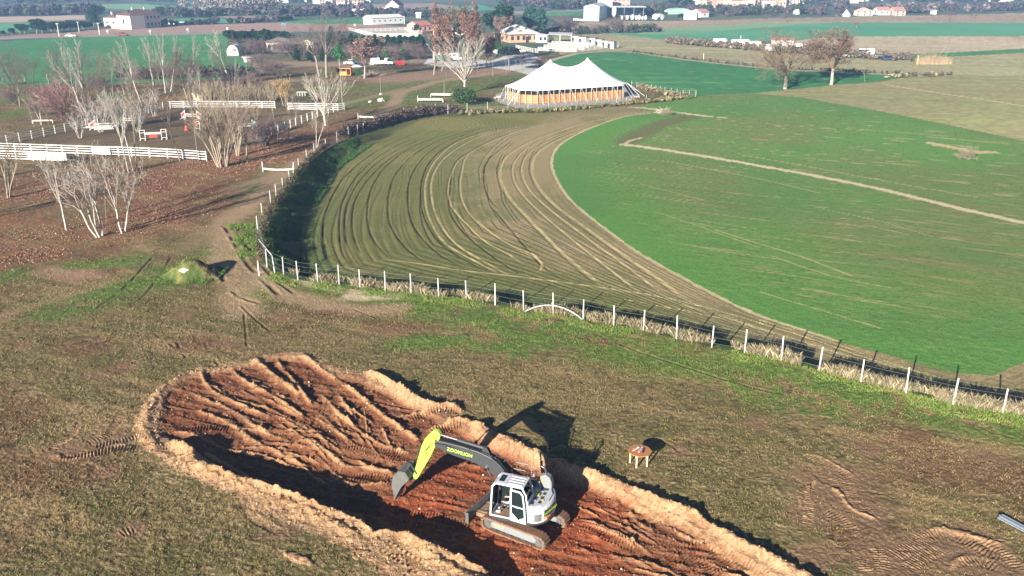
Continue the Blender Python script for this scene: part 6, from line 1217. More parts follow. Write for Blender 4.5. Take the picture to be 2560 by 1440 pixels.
def turf():
    rs = np.random.RandomState(77); N = 300000; r = 27+58*rs.rand(N)**1.15; a = rs.uniform(-.66, .66, N); x = r*np.sin(a); y = r*np.cos(a)
    k = ~inside(x, y, SOIL) & ~inside(x, y, FIELD_POLY); x = x[k]; y = y[k]; g = vn(x, y, .5, None, 78)*.5+vn(x, y, 2.6, None, 79)*.5; k = g > .40; x = x[k]; y = y[k]; g = g[k]
    drop = np.zeros(len(x), bool)
    for L_, m_ in ((TRK, 1.15), (RUT, 1.8), (RG, 1.3)):
        for q in L_:
            i, d, s_, g_, t = polyd(x, y, q[0], max(.2, q[1]*m_)); drop[i] = True
    for (pc, rb_) in BARE:
        gx, gy = ray(*pc); drop |= (np.hypot(x-gx, y-gy) < rb_*.6) & (rs.rand(len(x)) > .25)
    x = x[~drop]; y = y[~drop]; g = g[~drop]
    z, c, reg_ = terrain(x, y); n = len(x); r = np.hypot(x, y); hh = rs.uniform(.025, .085, n)*(.5+g); wd = .006+.0003*r; b = rs.rand(n)*6.283; wx = np.cos(b)*wd; wy = np.sin(b)*wd; a = rs.rand(n)*6.283; l = hh*.8
    V = np.stack([np.stack([x-wx, y-wy, z-.02], 1), np.stack([x+wx, y+wy, z-.02], 1), np.stack([x+np.cos(a)*l+wx*.5, y+np.sin(a)*l+wy*.5, z+hh], 1), np.stack([x+np.cos(a)*l-wx*.5, y+np.sin(a)*l-wy*.5, z+hh], 1)], 1).reshape(-1, 3)
    pick = rs.rand(n, 1); cc = np.where(pick < .42, np.array([[.30, .225, .105]]), np.where(pick < .75, np.array([[.11, .128, .034]]), np.array([[.20, .155, .075]])))
    ok = None
    greenish = np.clip((c[:, 1:2]-c[:, 0:1])*18, 0, 1); cc = cc*(1-greenish)+np.array([[.12, .19, .04]])*greenish; cc = (cc*.5+c*.5)*rs.uniform(.65, 1.35, (n, 1)); keep = rs.rand(n) > np.clip((c.mean(1)-.14)*8, 0, .8); V = V.reshape(n, 4, 3)[keep].reshape(-1, 3); cc = cc[keep]; n = len(cc)
    tag(mesh_np('turf', V, np.arange(4*n).reshape(n, 4), M_leaf, np.repeat(np.clip(cc, 0, 1), 4, 0)), 'short dry winter turf covering the meadow round the red earth pit', 'grass', None, 'stuff')
turf()

def litter():
    rs = np.random.RandomState(88); xs = []; ys = []
    for pts, wd, n in [([(0,570),(150,595),(330,570),(460,490)], 5., 9000), ([(250,480),(420,445),(560,425),(700,385),(800,345)], 5.5, 16000), ([(0,500),(250,440),(330,420)], 5., 6000), ([(480,400),(640,390),(740,360)], 4., 9000), ([(0,640),(110,640)], 2.5, 2500), ([(330,262),(470,255)], 8., 4000), ([(0,410),(400,470)], 6., 5000)]:
        P_ = np.array(pl(pts)); L = np.r_[0, np.cumsum(np.hypot(*(P_[1:]-P_[:-1]).T))]; s_ = rs.rand(n)*L[-1]; xs.append(np.interp(s_, L, P_[:, 0])+rs.normal(size=n)*wd*.6); ys.append(np.interp(s_, L, P_[:, 1])+rs.normal(size=n)*wd*.7)
    x = np.concatenate(xs); y = np.concatenate(ys); k = ~inside(x, y, FIELD_POLY) & (vn(x, y, 1.4, None, 5) > .35); x = x[k]; y = y[k]; z, c, r_ = terrain(x, y); n = len(x)
    cc = np.array([(.215,.085,.05),(.17,.065,.04),(.27,.15,.10),(.38,.28,.20),(.12,.06,.04)])[rs.randint(0, 5, n)]*rs.uniform(.7, 1.2, (n, 1))
    V, F_, c2 = quads_np(np.stack([x, y, z+.04], 1), .062, 89, cc, 1.2); tag(mesh_np('fallen_leaves', V, F_, M_leaf, c2), 'carpet of fallen red-brown leaves under the bare trees', 'leaves', None, 'stuff')
litter()
r9 = random.Random(44)
for k in range(30):
    bx_ = r9.uniform(0, 640); by_ = r9.uniform(196, 262) if bx_ > 120 else r9.uniform(225, 270); hgt = r9.uniform(45, 100)
    T(['stoutA', 'slim', 'stoutA', 'stoutB'][k % 4], (bx_, by_), (bx_-r9.uniform(-2, 18), by_-hgt), 'brown bare tree scattered among the white poplars beyond the paddock', 'bare_tree', 'tree', 'brown bare trees among the poplars', wide=r9.uniform(.8, 1.2), seed=k+200)
for k in range(16):
    bx_ = r9.uniform(570, 1060); by_ = r9.uniform(136, 152) if bx_ > 800 else r9.uniform(125, 145)
    T(['stoutA', 'twiggy', 'stoutB'][k % 3], (bx_, by_), (bx_-2, by_-r9.uniform(32, 48)), 'grey-brown bare tree in the belt before the dark evergreens', 'bare_tree', 'tree', 'grey brown bare trees before the evergreens', wide=1.4, seed=k+300)
for k, (bx_, by_, tx_, ty_) in enumerate([(-90,548,-130,350),(-190,520,-200,320),(-150,470,-160,300),(-260,600,-280,380),(-70,455,-90,300)]): T('birchA' if k % 2 else 'birchC', (bx_, by_), (tx_, ty_), 'white-barked tree just outside the left edge, seen by its long shadow', 'birch_tree', 'tree', 'white trees beyond the left edge', wide=1.0, seed=k+400)

for k in range(26):
    bx_ = r9.uniform(-20, 620); by_ = r9.uniform(215, 330) if bx_ < 200 else r9.uniform(200, 262)
    T(['birchC', 'slim', 'poplar', 'twiggy'][k % 4], (bx_, by_), (bx_-r9.uniform(0, 14), by_-r9.uniform(50, 95)*(.6 if k % 4 == 3 else 1)), 'thin grey bare tree in the loose grove round the paddock', 'bare_tree', 'tree', 'grey bare trees of the grove round the paddock', wide=r9.uniform(.7, 1.0), seed=k+500)
# ------------------------------------------------------------------ the marquee
def marquee():
    A = Vector((2.7, 174.2)); d = Vector((.906, .423)).normalized(); n = Vector((-d.y, d.x)); Ln, Wd, EV = 25.2, 12.0, 2.85
    root = empty('marquee', (A.x, A.y, 0), math.atan2(d.y, d.x), 'big white twin-peaked marquee with orange wooden wall panels on a gravel pad', 'marquee tent')
    M_canvas = mat('white_canvas', (.80,.80,.79), .7, nscale=1.2, namt=.04, bump=.15, bscale=1.5); M_ply = mat('orange_plywood', (.42,.205,.085), .7, nscale=2.5, namt=.22); M_al = mat('pale_pole', (.55,.55,.53), .5)
    # outline with cut corners, anticlockwise
    c_ = 2.6; corner = [(c_,0),(Ln-c_,0),(Ln,c_),(Ln,Wd-c_),(Ln-c_,Wd),(c_,Wd),(0,Wd-c_),(0,c_)]
    B = []
    for i in range(8):
        a = Vector(corner[i]); b = Vector(corner[(i+1) % 8]); m_ = max(2, int((b-a).length/1.0))
        for k in range(m_): B.append(a.lerp(b, k/m_))
    s0, s1 = 8.6, 17.4; H = 7.9
    def ridge(s_):
        if s0 <= s_ <= s1: u = (s_-s0)/(s1-s0)*2-1; return H-1.55*(1-u*u)**.85
        return H
    rings = []; NR_ = 12
    for k in range(NR_+1):
        t = k/NR_; row = []
        for p in B:
            sx = min(max(p.x, s0), s1); r0_ = s0+(s1-s0)*max(0, min(1, (p.x-3)/(Ln-6))); r = Vector((r0_, Wd/2)); q = p.lerp(r, t); zz_ = EV+(ridge(r0_)-EV)*(t**1.32); row.append((q.x, q.y, zz_))
        row.append(row[0]); rings.append(row)
    mb = MB(); mb.grid(rings); cn = mb.build('canopy', M_canvas, root, smooth_=True)
    v = MB(); v.grid([[(p.x, p.y, EV) for p in B+[B[0]]], [(p.x*1.003-.03, p.y*1.003-.03, EV-.22) for p in B+[B[0]]]][::-1]); vo = v.build('valance', M_canvas, cn); sld = vo.modifiers.new('s', 'SOLIDIFY'); sld.thickness = .02
    for s_ in (s0, s1):
        pk = MB(); pk.tube([(s_, Wd/2, H-.5), (s_, Wd/2, H+.12)], [.5, .06], 12); pk.build('peak_cap', M_canvas, cn); MB().tube([(s_, Wd/2, 0), (s_, Wd/2, H)], .09, 8).build('king_pole', M_al, root)
    ins = .35; k = 0
    for i in range(8):
        a = Vector(corner[i]); b = Vector(corner[(i+1) % 8]); ce = Vector((Ln/2, Wd/2)); L = (b-a).length; dd = (b-a)/L; nn = Vector((-dd.y, dd.x)); m_ = max(1, round(L/1.22))
        for j in range(m_):
            p = a+dd*(L*(j+.5)/m_)+nn*ins; R = Matrix.Translation((p.x, p.y, 0)) @ Matrix.Rotation(math.atan2(dd.y, dd.x), 4, 'Z'); w_ = L/m_-.07
            pb = MB(); pb.box((0, 0, .9), (w_, .05, 1.7), R); pb.box((w_*.5, .04, .9), (.05, .04, 1.7), R); pb.build('wall_panel', M_ply, root)
            q = a+dd*(L*j/m_)-nn*.03; MB().tube([(q.x, q.y, 0), (q.x, q.y, EV)], .045, 6).build('eave_pole', M_al, root)
            if j % 2 == 0 and i in (0, 1, 7, 2, 6):
                g = q-nn*2.0; MB().tube([(q.x, q.y, EV), (g.x+dd.x*.6, g.y+dd.y*.6, .05)], .03, 4).build('guy_rope', M_al, root)
    for i in (2, 7):
        a = Vector(corner[i]); o_ = (a-Vector((Ln/2, Wd/2))).normalized()*3.
        for e in (0, .8): MB().tube([(a.x, a.y, EV), (a.x+o_.x+e, a.y+o_.y-e, .05)], .06, 6).build('guy_rope', M_al, root)
    cu = MB(); G = [[(p.x*.95+Ln*.025, p.y*.90+Wd*.05, z) for p in B+[B[0]]] for z in (.6, EV+.05)]; cu.grid(G); cu.build('inner_shade_sheet', mat('shade_black', (.012,.012,.014), .95), root)  # black sheet added to stand for the shade under the canopy
marquee()
# ------------------------------------------------------------------ white rail fences and horse jumps
M_rail = mat('white_rail_paint', (.60,.60,.58), .6, nscale=4, namt=.08)
def rail_fence(pts, label, h=1.35, rails=4, panels=(), pw=.115, group=None, step=2.4):
    P_ = [ray(*p) for p in pts]; root = empty('rail_fence', (P_[0][0], P_[0][1], 0), 0, label, 'fence', group); ox, oy = P_[0]; pi = 0
    for (a, b) in zip(P_[:-1], P_[1:]):
        L = math.hypot(b[0]-a[0], b[1]-a[1]); m_ = max(1, round(L/step)); ang_ = math.atan2(b[1]-a[1], b[0]-a[0])
        for k in range(m_+1):
            if k == 0 and a is not P_[0]: continue
            t = k/m_; MB().box((0, 0, h/2), (.13, .13, h+.1), None, .02).build('post', M_rail, root, loc=(a[0]-ox+(b[0]-a[0])*t, a[1]-oy+(b[1]-a[1])*t, 0)).rotation_euler = (0, 0, ang_)
        R = Matrix.Translation((a[0]-ox, a[1]-oy, 0)) @ Matrix.Rotation(ang_, 4, 'Z')
        for r in range(rails):
            z = h*(.97-r*(.78/max(1, rails-1))); o = MB().box((L/2, -.085, z), (L, .04, pw), R).build('rail', M_rail, root)
    for (pa, pb) in panels:
        a = ray(*pa); b = ray(*pb); L = math.hypot(b[0]-a[0], b[1]-a[1]); R = Matrix.Translation((a[0]-ox, a[1]-oy, 0)) @ Matrix.Rotation(math.atan2(b[1]-a[1], b[0]-a[0]), 4, 'Z'); MB().box((L/2, -.13, h*.56), (L, .03, h*.82), R).build('board', M_rail, root)
    return root
rail_fence([(-120,376),(0,380),(120,384),(233,388),(330,391),(420,395),(497,400)], 'white four-rail fence along the near side of the paddock', panels=[((236,388),(279,390))])
rail_fence([(-120,394),(0,399),(84,402),(170,404)], 'second white rail fence lying nearest the camera at the left, with pale boards', h=1.3, rails=4, panels=[((72,402),(116,404)),((118,404),(170,405))])
rail_fence([(497,401),(517,402)], 'short white gate section at the end of the near paddock fence', rails=4, step=1.0)
rail_fence([(427,271),(460,270),(560,270),(688,271)], 'white rail fence along the far side of the paddock, left of the gap')
rail_fence([(721,275),(790,276),(845,277),(861,275)], 'white rail fence along the far side of the paddock, right of the gap')
rail_fence([(834,281),(794,293),(769,303),(740,314),(713,326),(679,338),(643,351)], 'white fence with thin wires along the right diagonal of the paddock', rails=2, pw=.06, panels=[((720,323),(696,332)),((672,341),(645,351))])
rail_fence([(425,270),(391,279),(352,287),(330,294)], 'upper run of the white-posted fence down the left side of the paddock', rails=4, pw=.05)
rail_fence([(217,320),(192,326),(164,330),(139,335),(111,341),(81,348),(50,354),(19,361),(-30,372)], 'lower run of the white-posted fence down the left side of the paddock', rails=4, pw=.05)
rail_fence([(1290,122),(1325,130),(1345,133)], 'white rail fence slanting before the farm', step=2.0, pw=.12)
for k, (a, b) in enumerate([((1345,128),(1440,131)),((1360,122),(1460,126)),((1370,117),(1470,121)),((1380,112),(1480,117)),((1440,131),(1500,125)),((1460,126),(1520,121))]):
    rail_fence([a, b], 'white rail fence of the crowded paddocks before the stable boxes', step=3., group='white paddock fences by the stable boxes')
rail_fence([(890,80),(1012,76),(1058,82)], 'white fence round the far edge of the riding arena', h=1.3); rail_fence([(890,80),(940,92),(1050,92)], 'white fence round the near edge of the riding arena', h=1.3); rail_fence([(870,74),(925,92)], 'white diagonal fence left of the riding arena', h=1.2, rails=2)
M_cb = mat('red_jump_paint', (.50,.06,.05), .6); M_gb = mat('green_jump_paint', (.12,.42,.26), .6)
def jump(pa, pb, label, accent=M_cb, wing='slope', poles=(.95, .6), plank=False, h=1.6, base=False):
    a = ray(*pa); b = ray(*pb); L = math.hypot(b[0]-a[0], b[1]-a[1]); root = empty('horse_jump', (a[0], a[1], 0), math.atan2(b[1]-a[1], b[0]-a[0]), label, 'horse jump')
    for sgn, x_ in ((-1, 0), (1, L)):
        w_ = MB(); wd = .75
        if wing == 'frame':
            for q in (0, wd): w_.box((x_+sgn*q, 0, h/2), (.08, .08, h))
            for z in (.3, h*.75, h): w_.box((x_+sgn*wd/2, 0, z-.05), (wd, .06, .07))
        else:
            w_.box((x_, 0, h/2), (.1, .09, h)); w_.box((x_+sgn*wd, 0, h*.35), (.1, .09, h*.7))
            for q in range(1, 5): w_.box((x_+sgn*wd*q/5, 0, h*.4), (.07, .05, h*.62))
            w_.prism([(x_, h), (x_+sgn*wd, h*.66), (x_+sgn*wd, h*.56), (x_, h*.88)], -.03, .03)
        w_.box((x_, 0, .05), (.14, 1.0, .1)); w_.box((x_+sgn*wd, 0, .05), (.14, 1.0, .1)); wo_ = w_.build('wing', M_rail, root)
        if wing != 'frame': MB().prism([(x_+sgn*.1, h*.84), (x_+sgn*(wd-.08), h*.6), (x_+sgn*(wd-.08), h*.34), (x_+sgn*.1, h*.42)], -.035, .035).build('wing_board', accent, wo_)
    for z in poles: MB().tube([(-.05, -.06, z), (L+.05, -.06, z)], .07, 8).build('pole', M_rail, root)
    if plank: MB().box((L/2, -.1, .62), (L*.5, .05, .55)).build('plank', accent, root)
    if base: MB().box((L/2, .2, .25), (L, 1.2, .5), None, .05).build('base_box', M_rail, root)
jump((464,298), (494,299), 'white jump with red and blue wings and two low poles near the far paddock fence', M_cb); jump((364,350), (405,348), 'jump with white ladder wings and a red plank in the middle of the paddock', M_cb, 'frame', (1.1, .9), True)
jump((238,324), (285,322), 'white and red jump on a big white base behind the white saplings', M_cb, base=True); jump((312,309), (348,310), 'white jump with green wings right of the white saplings', M_gb); jump((597,325), (632,323), 'white jump with green wing near the right side of the paddock', M_gb); jump((222,318), (240,312), 'small white jump at the left corner of the paddock', M_rail, 'frame', (1.3, 1.1))
def cone(px, label, c):
    x, y = ray(*px); MB_ = MB(); MB_.tube([(x, y, 0), (x, y, .08), (x, y, .1), (x, y, .8)], [.42, .42, .3, .22], 10); tag(MB_.build('barrel', c, None), label, 'barrel')
cone((467,326), 'red barrel lying in the paddock left of a single white jump wing', M_cb)
x, y = ray(490, 326); t = empty('jump_wing', (x, y, 0), 0, 'single white ladder wing with a red board in the paddock', 'jump wing'); b = MB(); [b.box((q, 0, .8), (.08, .08, 1.6)) for q in (0, .7)]; [b.box((.35, 0, z), (.7, .06, .07)) for z in (.3, 1.1, 1.5)]; b.build('frame', M_rail, t); MB().box((.1, -.06, 1.15), (.4, .05, .8)).build('board', M_cb, t)
x, y = ray(744, 240); t = empty('cavaletti_stack', (x, y, 0), 0, 'stack of white painted trestles on the grass beyond the far paddock fence', 'trestles')
for k in range(4): b = MB(); b.box((k*.55, 0, .45), (.10, .5, .9)); b.box((k*.55+.2, 0, .85), (.45, .12, .12)); b.build('trestle', M_rail, t)
# ------------------------------------------------------------------ poles
def lamp_pole(base, top, label, r=.07, c=(.16,.15,.14), arm=False, globe=False, name='lamp_post', cat='lamp post'):
    x, y = ray(*base); v = (top[1]-CY)/FPX; dy = math.cos(PITCH)-v*math.sin(PITCH); dz = -math.sin(PITCH)-v*math.cos(PITCH); h = CAMH+dz*y/dy
    root = empty(name, (x, y, gz(x, y)), 0, label, cat); MB().tube([(0,0,-.1),(0,0,h)], [r, r*.6], 8).build('pole', mat('pole_%.2f' % c[0], c, .7), root)
    if arm:
        MB().box((0, 0, h*.96), (1.3, .1, .1)).build('crossarm', MATS['pole_%.2f' % c[0]], root)
        for s_ in (-.5, .5): MB().tube([(s_, 0, h*.96), (s_, 0, h*.96+.22)], .05, 6).build('insulator', M_rail, root)
    elif globe:
        b = bmesh.new(); bmesh.ops.create_icosphere(b, subdivisions=2, radius=.62); me = bpy.data.meshes.new('globe'); b.to_mesh(me); b.free(); me.materials.append(M_rail); o = bpy.data.objects.new('globe', me); COL.objects.link(o); o.parent = root; o.location = (0, 0, h)
    else: MB().box((0, .1, h+.04), (.22, .5, .1), None, .03).build('lamp_head', M_grey, root)
lamp_pole((496,403), (470,208), 'tall thin dark lamp post at the near paddock fence'); lamp_pole((857,274), (848,150), 'tall thin lamp post rising before the wooden kiosk', .07, (.3,.28,.25)); lamp_pole((952,238), (950,196), 'slim pole with a pale foot on the grass left of the dirt track', .05, (.25,.24,.22)); lamp_pole((1111,242), (1110,205), 'slim pole by the twin plank jumps', .05, (.3,.29,.27))
lamp_pole((1232,192), (1231,138), 'thin lamp post with a white lamp in the car park', .06, (.2,.2,.2)); lamp_pole((1265,186), (1264,138), 'thin dark pole on the car park edge beside the umbrella tree', .05, (.18,.18,.18)); lamp_pole((1290,178), (1289,140), 'thin dark pole right of the umbrella tree', .05, (.18,.18,.18))
lamp_pole((148,91), (142,58), 'white concrete utility pole left of the white car on the far road', .2, (.62,.61,.58), True, name='utility_pole', cat='utility pole'); lamp_pole((198,80), (193,54), 'thinner utility pole right of the white car on the far road', .16, (.6,.58,.55), True, name='utility_pole', cat='utility pole'); lamp_pole((249,86), (241,57), 'white utility pole before the big cedar', .2, (.66,.64,.6), True, name='utility_pole', cat='utility pole')
lamp_pole((2470,22), (2475,-20), 'very tall white mast far away at the top right', .5, (.75,.75,.75), name='mast', cat='mast'); lamp_pole((1011,60), (1011,40), 'short thick white pole at the end of the long white stable', .28, (.6,.6,.58), name='utility_pole', cat='utility pole')
for px, lb in [((377,86),'white globe lamp by the far road above the leftmost poplar'),((471,82),'white globe lamp by the far road above the poplar group'),((570,80),'white globe lamp by the far road left of the evergreen row'),((888,71),'white globe lamp by the far road before the riding arena'),((271,86),'small white signboard post by the far road left of the red car')]:
    lamp_pole(px, (px[0], px[1]-8), lb, .12, (.5,.5,.5), globe=True)
x, y = ray(709, 72); t = empty('road_sign', (x, y, 0), 0, 'blue road sign board on two legs by the far road', 'road sign'); [MB().tube([(q, 0, 0), (q, 0, 2.6)], .07, 6).build('leg', M_grey, t) for q in (-.5, .6)]; MB().box((-.5, 0, 2.3), (.9, .08, 1.0)).build('board', mat('blue_sign', (.05,.16,.32), .5), t); MB().box((.7, 0, 2.1), (.9, .08, 1.0)).build('board', MATS['blue_sign'], t)
# ------------------------------------------------------------------ buildings
def bmat(c): return mat('wall_%.2f_%.2f_%.2f' % c, c, .85, nscale=.8, namt=.1)
def rmat(c): return mat('roof_%.2f_%.2f_%.2f' % c, c, .8, nscale=1.5, namt=.22, bump=.3, bscale=6)
M_win = mat('dark_window', (.03,.035,.045), .2, spec=.6)
def house(pa, pb, W, h, rh, wc, rc, label, nwin=0, side_win=0, roof='gable', ridge='long', rows=1, name='house', cat='house', group=None, over=.35, door=None, wsz=(.9, 1.2), P3=None, chimney=0):
    a = ray(*pa); b = ray(*pb); L = math.hypot(b[0]-a[0], b[1]-a[1]); root = empty(name, (a[0], a[1], 0), math.atan2(b[1]-a[1], b[0]-a[0]), label, cat, group)
    w_ = MB(); 
    if roof == 'gable':
        if ridge == 'long':
            w_.add([(0,0,0),(0,W,0),(0,W,h),(0,W/2,h+rh),(0,0,h),(L,0,0),(L,W,0),(L,W,h),(L,W/2,h+rh),(L,0,h)], [(0,4,3,2,1),(5,6,7,8,9),(0,5,9,4),(1,2,7,6)])
        else: w_.add([(0,0,0),(L,0,0),(L,0,h),(L/2,0,h+rh),(0,0,h),(0,W,0),(L,W,0),(L,W,h),(L/2,W,h+rh),(0,W,h)], [(0,1,2,3,4),(9,8,7,6,5),(0,4,9,5),(1,6,7,2)])
    else: w_.box((L/2, W/2, h/2), (L, W, h))
    w_.build('wall', bmat(wc), root); r = MB(); t_ = .14; o = over
    if roof == 'gable' and ridge == 'long':
        k = rh/(W/2)
        r.prism([(-o, 0), (L+o, 0)], 0, 0) if False else None
        for sg in (0, 1):
            ya, yb = (-o, W/2) if sg == 0 else (W+o, W/2); za = h-o*k; r.add([(-o,ya,za+.02),(L+o,ya,za+.02),(L+o,yb,h+rh+.02),(-o,yb,h+rh+.02),(-o,ya,za+t_),(L+o,ya,za+t_),(L+o,yb,h+rh+t_),(-o,yb,h+rh+t_)], [(0,3,2,1),(4,5,6,7),(0,1,5,4),(1,2,6,5),(3,0,4,7),(2,3,7,6)])
    elif roof == 'gable':
        k = rh/(L/2)
        for sg in (0, 1):
            xa, xb = (-o, L/2) if sg == 0 else (L+o, L/2); za = h-o*k; r.add([(xa,-o,za+.02),(xa,W+o,za+.02),(xb,W+o,h+rh+.02),(xb,-o,h+rh+.02),(xa,-o,za+t_),(xa,W+o,za+t_),(xb,W+o,h+rh+t_),(xb,-o,h+rh+t_)], [(0,3,2,1),(4,5,6,7),(0,1,5,4),(1,2,6,5),(3,0,4,7),(2,3,7,6)])
    elif roof == 'hip':
        m_ = min(L, W)/2; 
        if L >= W: R0, R1 = (m_, W/2), (L-m_, W/2)
        else: R0, R1 = (L/2, m_), (L/2, W-m_)
        e = [(-o,-o,h),(L+o,-o,h),(L+o,W+o,h),(-o,W+o,h)]; vs = e+[(*R0, h+rh),(*R1, h+rh)]
        r.add(vs, [(0,1,5,4),(1,2,5),(2,3,4,5),(3,0,4),(3,2,1,0)] if L >= W else [(0,1,4),(1,2,5,4),(2,3,5),(3,0,4,5),(3,2,1,0)])
    elif roof == 'arc':
        G = [[(L*.5-L*.5*math.cos(math.pi*i/10), y_, h+rh*math.sin(math.pi*i/10)) for i in range(11)] for y_ in (-.1, W+.1)]; r.grid(G); r.add([g for g in G[0]], [tuple(range(11))]); r.add([g for g in G[1]], [tuple(range(10, -1, -1))])
    else: r.box((L/2, W/2, h+.1), (L+2*o, W+2*o, .2))
    ro = r.build('roof', rmat(rc), root)
    for k in range(chimney): MB().box((L*(.3+.4*k), W*.45, h+rh), (.7, .7, 1.6)).build('chimney', bmat((.6,.56,.5)), ro)
    for rw in range(rows):
        z = (h/rows)*(rw+.55)
        for k in range(nwin): MB().box((L*(k+.5)/nwin, -.01, z), (wsz[0], .06, min(wsz[1], h/rows*.6))).build('window', M_win, root)
        for k in range(side_win): MB().box((-.01, W*(k+.5)/side_win, z), (.06, wsz[0], min(wsz[1], h/rows*.6))).build('window', M_win, root)
    if door: MB().box((L*door[0], -.02, door[2]/2), (door[1], .08, door[2])).build('door', door[3] if len(door) > 3 else M_win, root)
    return root
CREAM = (.58,.53,.42); WHT = (.60,.60,.58); BRK = (.46,.27,.17)
house((330,72), (404,67.5), 10, 6.2, 2.2, CREAM, (.13,.075,.065), 'long cream villa with a dark brown roof beyond the far road', 8, 1, 'hip', rows=2, name='villa', cat='villa', chimney=2, door=None)
house((262,70.5), (293,71), 9, 4.8, 1.6, CREAM, (.14,.08,.07), 'smaller cream wing at the left of the villa, partly behind dark trees', 2, 0, 'hip', name='villa_wing', chimney=1); house((295,72), (329,73.5), 8, 6.0, 1.2, (.80,.74,.60), (.15,.085,.07), 'sunlit cream front block of the villa beside the cypress', 1, 0, 'hip', name='villa_block', wsz=(1.2, 2.0))
house((421,60), (462,62.5), 3, .9, .3, (.5,.5,.5), (.75,.75,.75), 'low long white-roofed shed right of the villa', 0, 0, 'gable', name='shed', cat='shed')
house((930,62), (1008,58.5), 8, 3.2, 1.3, WHT, (.62,.60,.56), 'long white stable building beyond the riding arena', 6, 1, 'gable', name='stable', cat='stable', wsz=(.7, .7))
house((965,35), (998,35), 26, 5, 3.2, WHT, (.50,.17,.12), 'barn with a red roof and a pale open gable', 0, 0, 'gable', ridge='cross', name='barn', cat='barn', door=(.5, 7., 3.8))
house((942,34), (965,34), 14, 3.5, .6, WHT, (.52,.22,.17), 'low wing with a faded red roof left of the barn', 3, 0, 'flat', name='barn_wing', cat='barn')
for k, (xa, xb, y_, hh) in enumerate([(882,894,38,3.),(897,906,37,2.6),(908,914,35,2.6),(1040,1052,45,2.4)]): house((xa, y_), (xb, y_), 4, hh, .6, WHT, (.7,.68,.64), 'tiny white farm building near the red-roofed barn', 0, 0, 'gable', name='shed', cat='shed', group='tiny white buildings near the barn')
house((1046,82), (1080,80), 8, 3.0, 1.6, (.55,.34,.26), (.42,.16,.11), 'low house with a pinkish red roof right of the riding arena', 3, 1, 'gable'); house((1105,88), (1117,87), 5, 3.5, 1., (.62,.36,.24), (.4,.2,.14), 'little orange house half hidden behind the tall brown-leaved trees', 1, 0, 'gable'); house((1120,84), (1145,88), 5, 2.6, .3, (.6,.58,.5), (.6,.6,.6), 'low grey-roofed shed behind the great white tree', 0, 0, 'flat', name='shed', cat='shed')
# the farm
house((1274,107.5), (1345,105.5), 15, 3.1, 3.0, BRK, (.55,.53,.49), 'farmhouse with a large pale hipped roof and orange brick walls', 5, 2, 'hip', name='farmhouse', cat='farmhouse', over=1.0, wsz=(1.1, 1.5), door=(.62, 1.2, 2.2)); house((1346,107.5), (1368,107), 6, 2.8, .2, WHT, (.55,.54,.52), 'small white flat-roofed annex at the right of the farmhouse', 2, 0, 'flat', name='annex', cat='annex')
root = empty('canopy', (*ray(1370, 106.5), 0), 0, 'grey lean-to canopy on posts right of the white annex', 'canopy'); MB().add([(0,0,2.9),(9,0,2.6),(9.8,6,3.1),(.6,6,3.3),(0,0,3.05),(9,0,2.75),(9.8,6,3.25),(.6,6,3.45)], [(0,3,2,1),(4,5,6,7),(0,1,5,4),(1,2,6,5),(2,3,7,6),(3,0,4,7)]).build('roof', rmat((.42,.44,.45)), root)
for q in ((.2,.2),(4.5,.2),(8.8,.2),(9.4,5.7)): MB().box((q[0], q[1], 1.4), (.2, .2, 2.8)).build('post', M_rail, root)
for k, (xa, xb, ya, yb) in enumerate([(1430,1446,106,107),(1448,1464,109,110),(1474,1487,112,112.5),(1489,1505,116,116.5),(1506,1518,119,119),(1520,1534,121.5,122)]):
    house((xa, ya), (xb, yb), 2.6, 2.3, .35, WHT, (.16,.14,.13), ['leftmost white stable box','second white stable box from the left','third white stable box from the left','fourth white stable box from the left','fifth white stable box from the left','rightmost white stable box'][k]+' in the row behind the crowded paddocks', 0, 0, 'flat', name='stable_box', cat='stable box', over=.15, door=(.16, .8, 1.8), group=None)
rail_fence([(1536,121), (1546,120)], 'solid white panel at the right end of the stable boxes', h=1.9, rails=6, pw=.3)
# the hangar and the sheds round it
house((1459,50.5), (1497,51), 30, 7.2, 1.2, (.74,.73,.70), (.45,.52,.60), 'big white-fronted hangar with a sliding door far off right of the farm', 0, 0, 'gable', ridge='cross', name='hangar', cat='hangar', over=.3, door=(.5, 6.2, 5.2, bmat((.60,.57,.50))))
root = empty('open_shed', (*ray(1512, 44), 0), 0, 'long open-sided shed with a thin grey-blue roof behind the hangar', 'open shed'); MB().box((11, 5, 6.0), (25, 14, .35)).build('roof', rmat((.42,.50,.56)), root); MB().box((11, 11.5, 3.0), (24, .3, 6)).build('back_wall', bmat((.16,.2,.26)), root)
for k in range(5): MB().box((k*5.6-.2, -1.5, 2.95), (.3, .3, 5.7)).build('post', M_grey, root)
house((1512,25), (1574,24), 12, 9, 2.6, (.55,.38,.32), (.26,.13,.11), 'tall house with a brown hipped roof behind the hangar', 6, 0, 'hip', rows=2, wsz=(1.4, 1.6)); house((1511,26.5), (1530,26.5), 2.0, 9.0, .2, WHT, (.7,.7,.7), 'plain white block standing against the brown-roofed house', 0, 0, 'flat')
x, y = ray(1535, 47); t = empty('silo', (x, y, 0), 0, 'white feed silo with a pointed bottom beside the hangar', 'silo'); MB().tube([(0,0,.8),(0,0,2.4),(0,0,5.6),(0,0,6.6)], [.3,1.25,1.35,.4], 14).build('tank', M_rail, t, smooth_=True)
for a_ in range(4): MB().tube([(1.0*math.cos(a_*1.57), 1.0*math.sin(a_*1.57), 0), (1.0*math.cos(a_*1.57), 1.0*math.sin(a_*1.57), 2.6)], .07, 5).build('leg', M_grey, t)
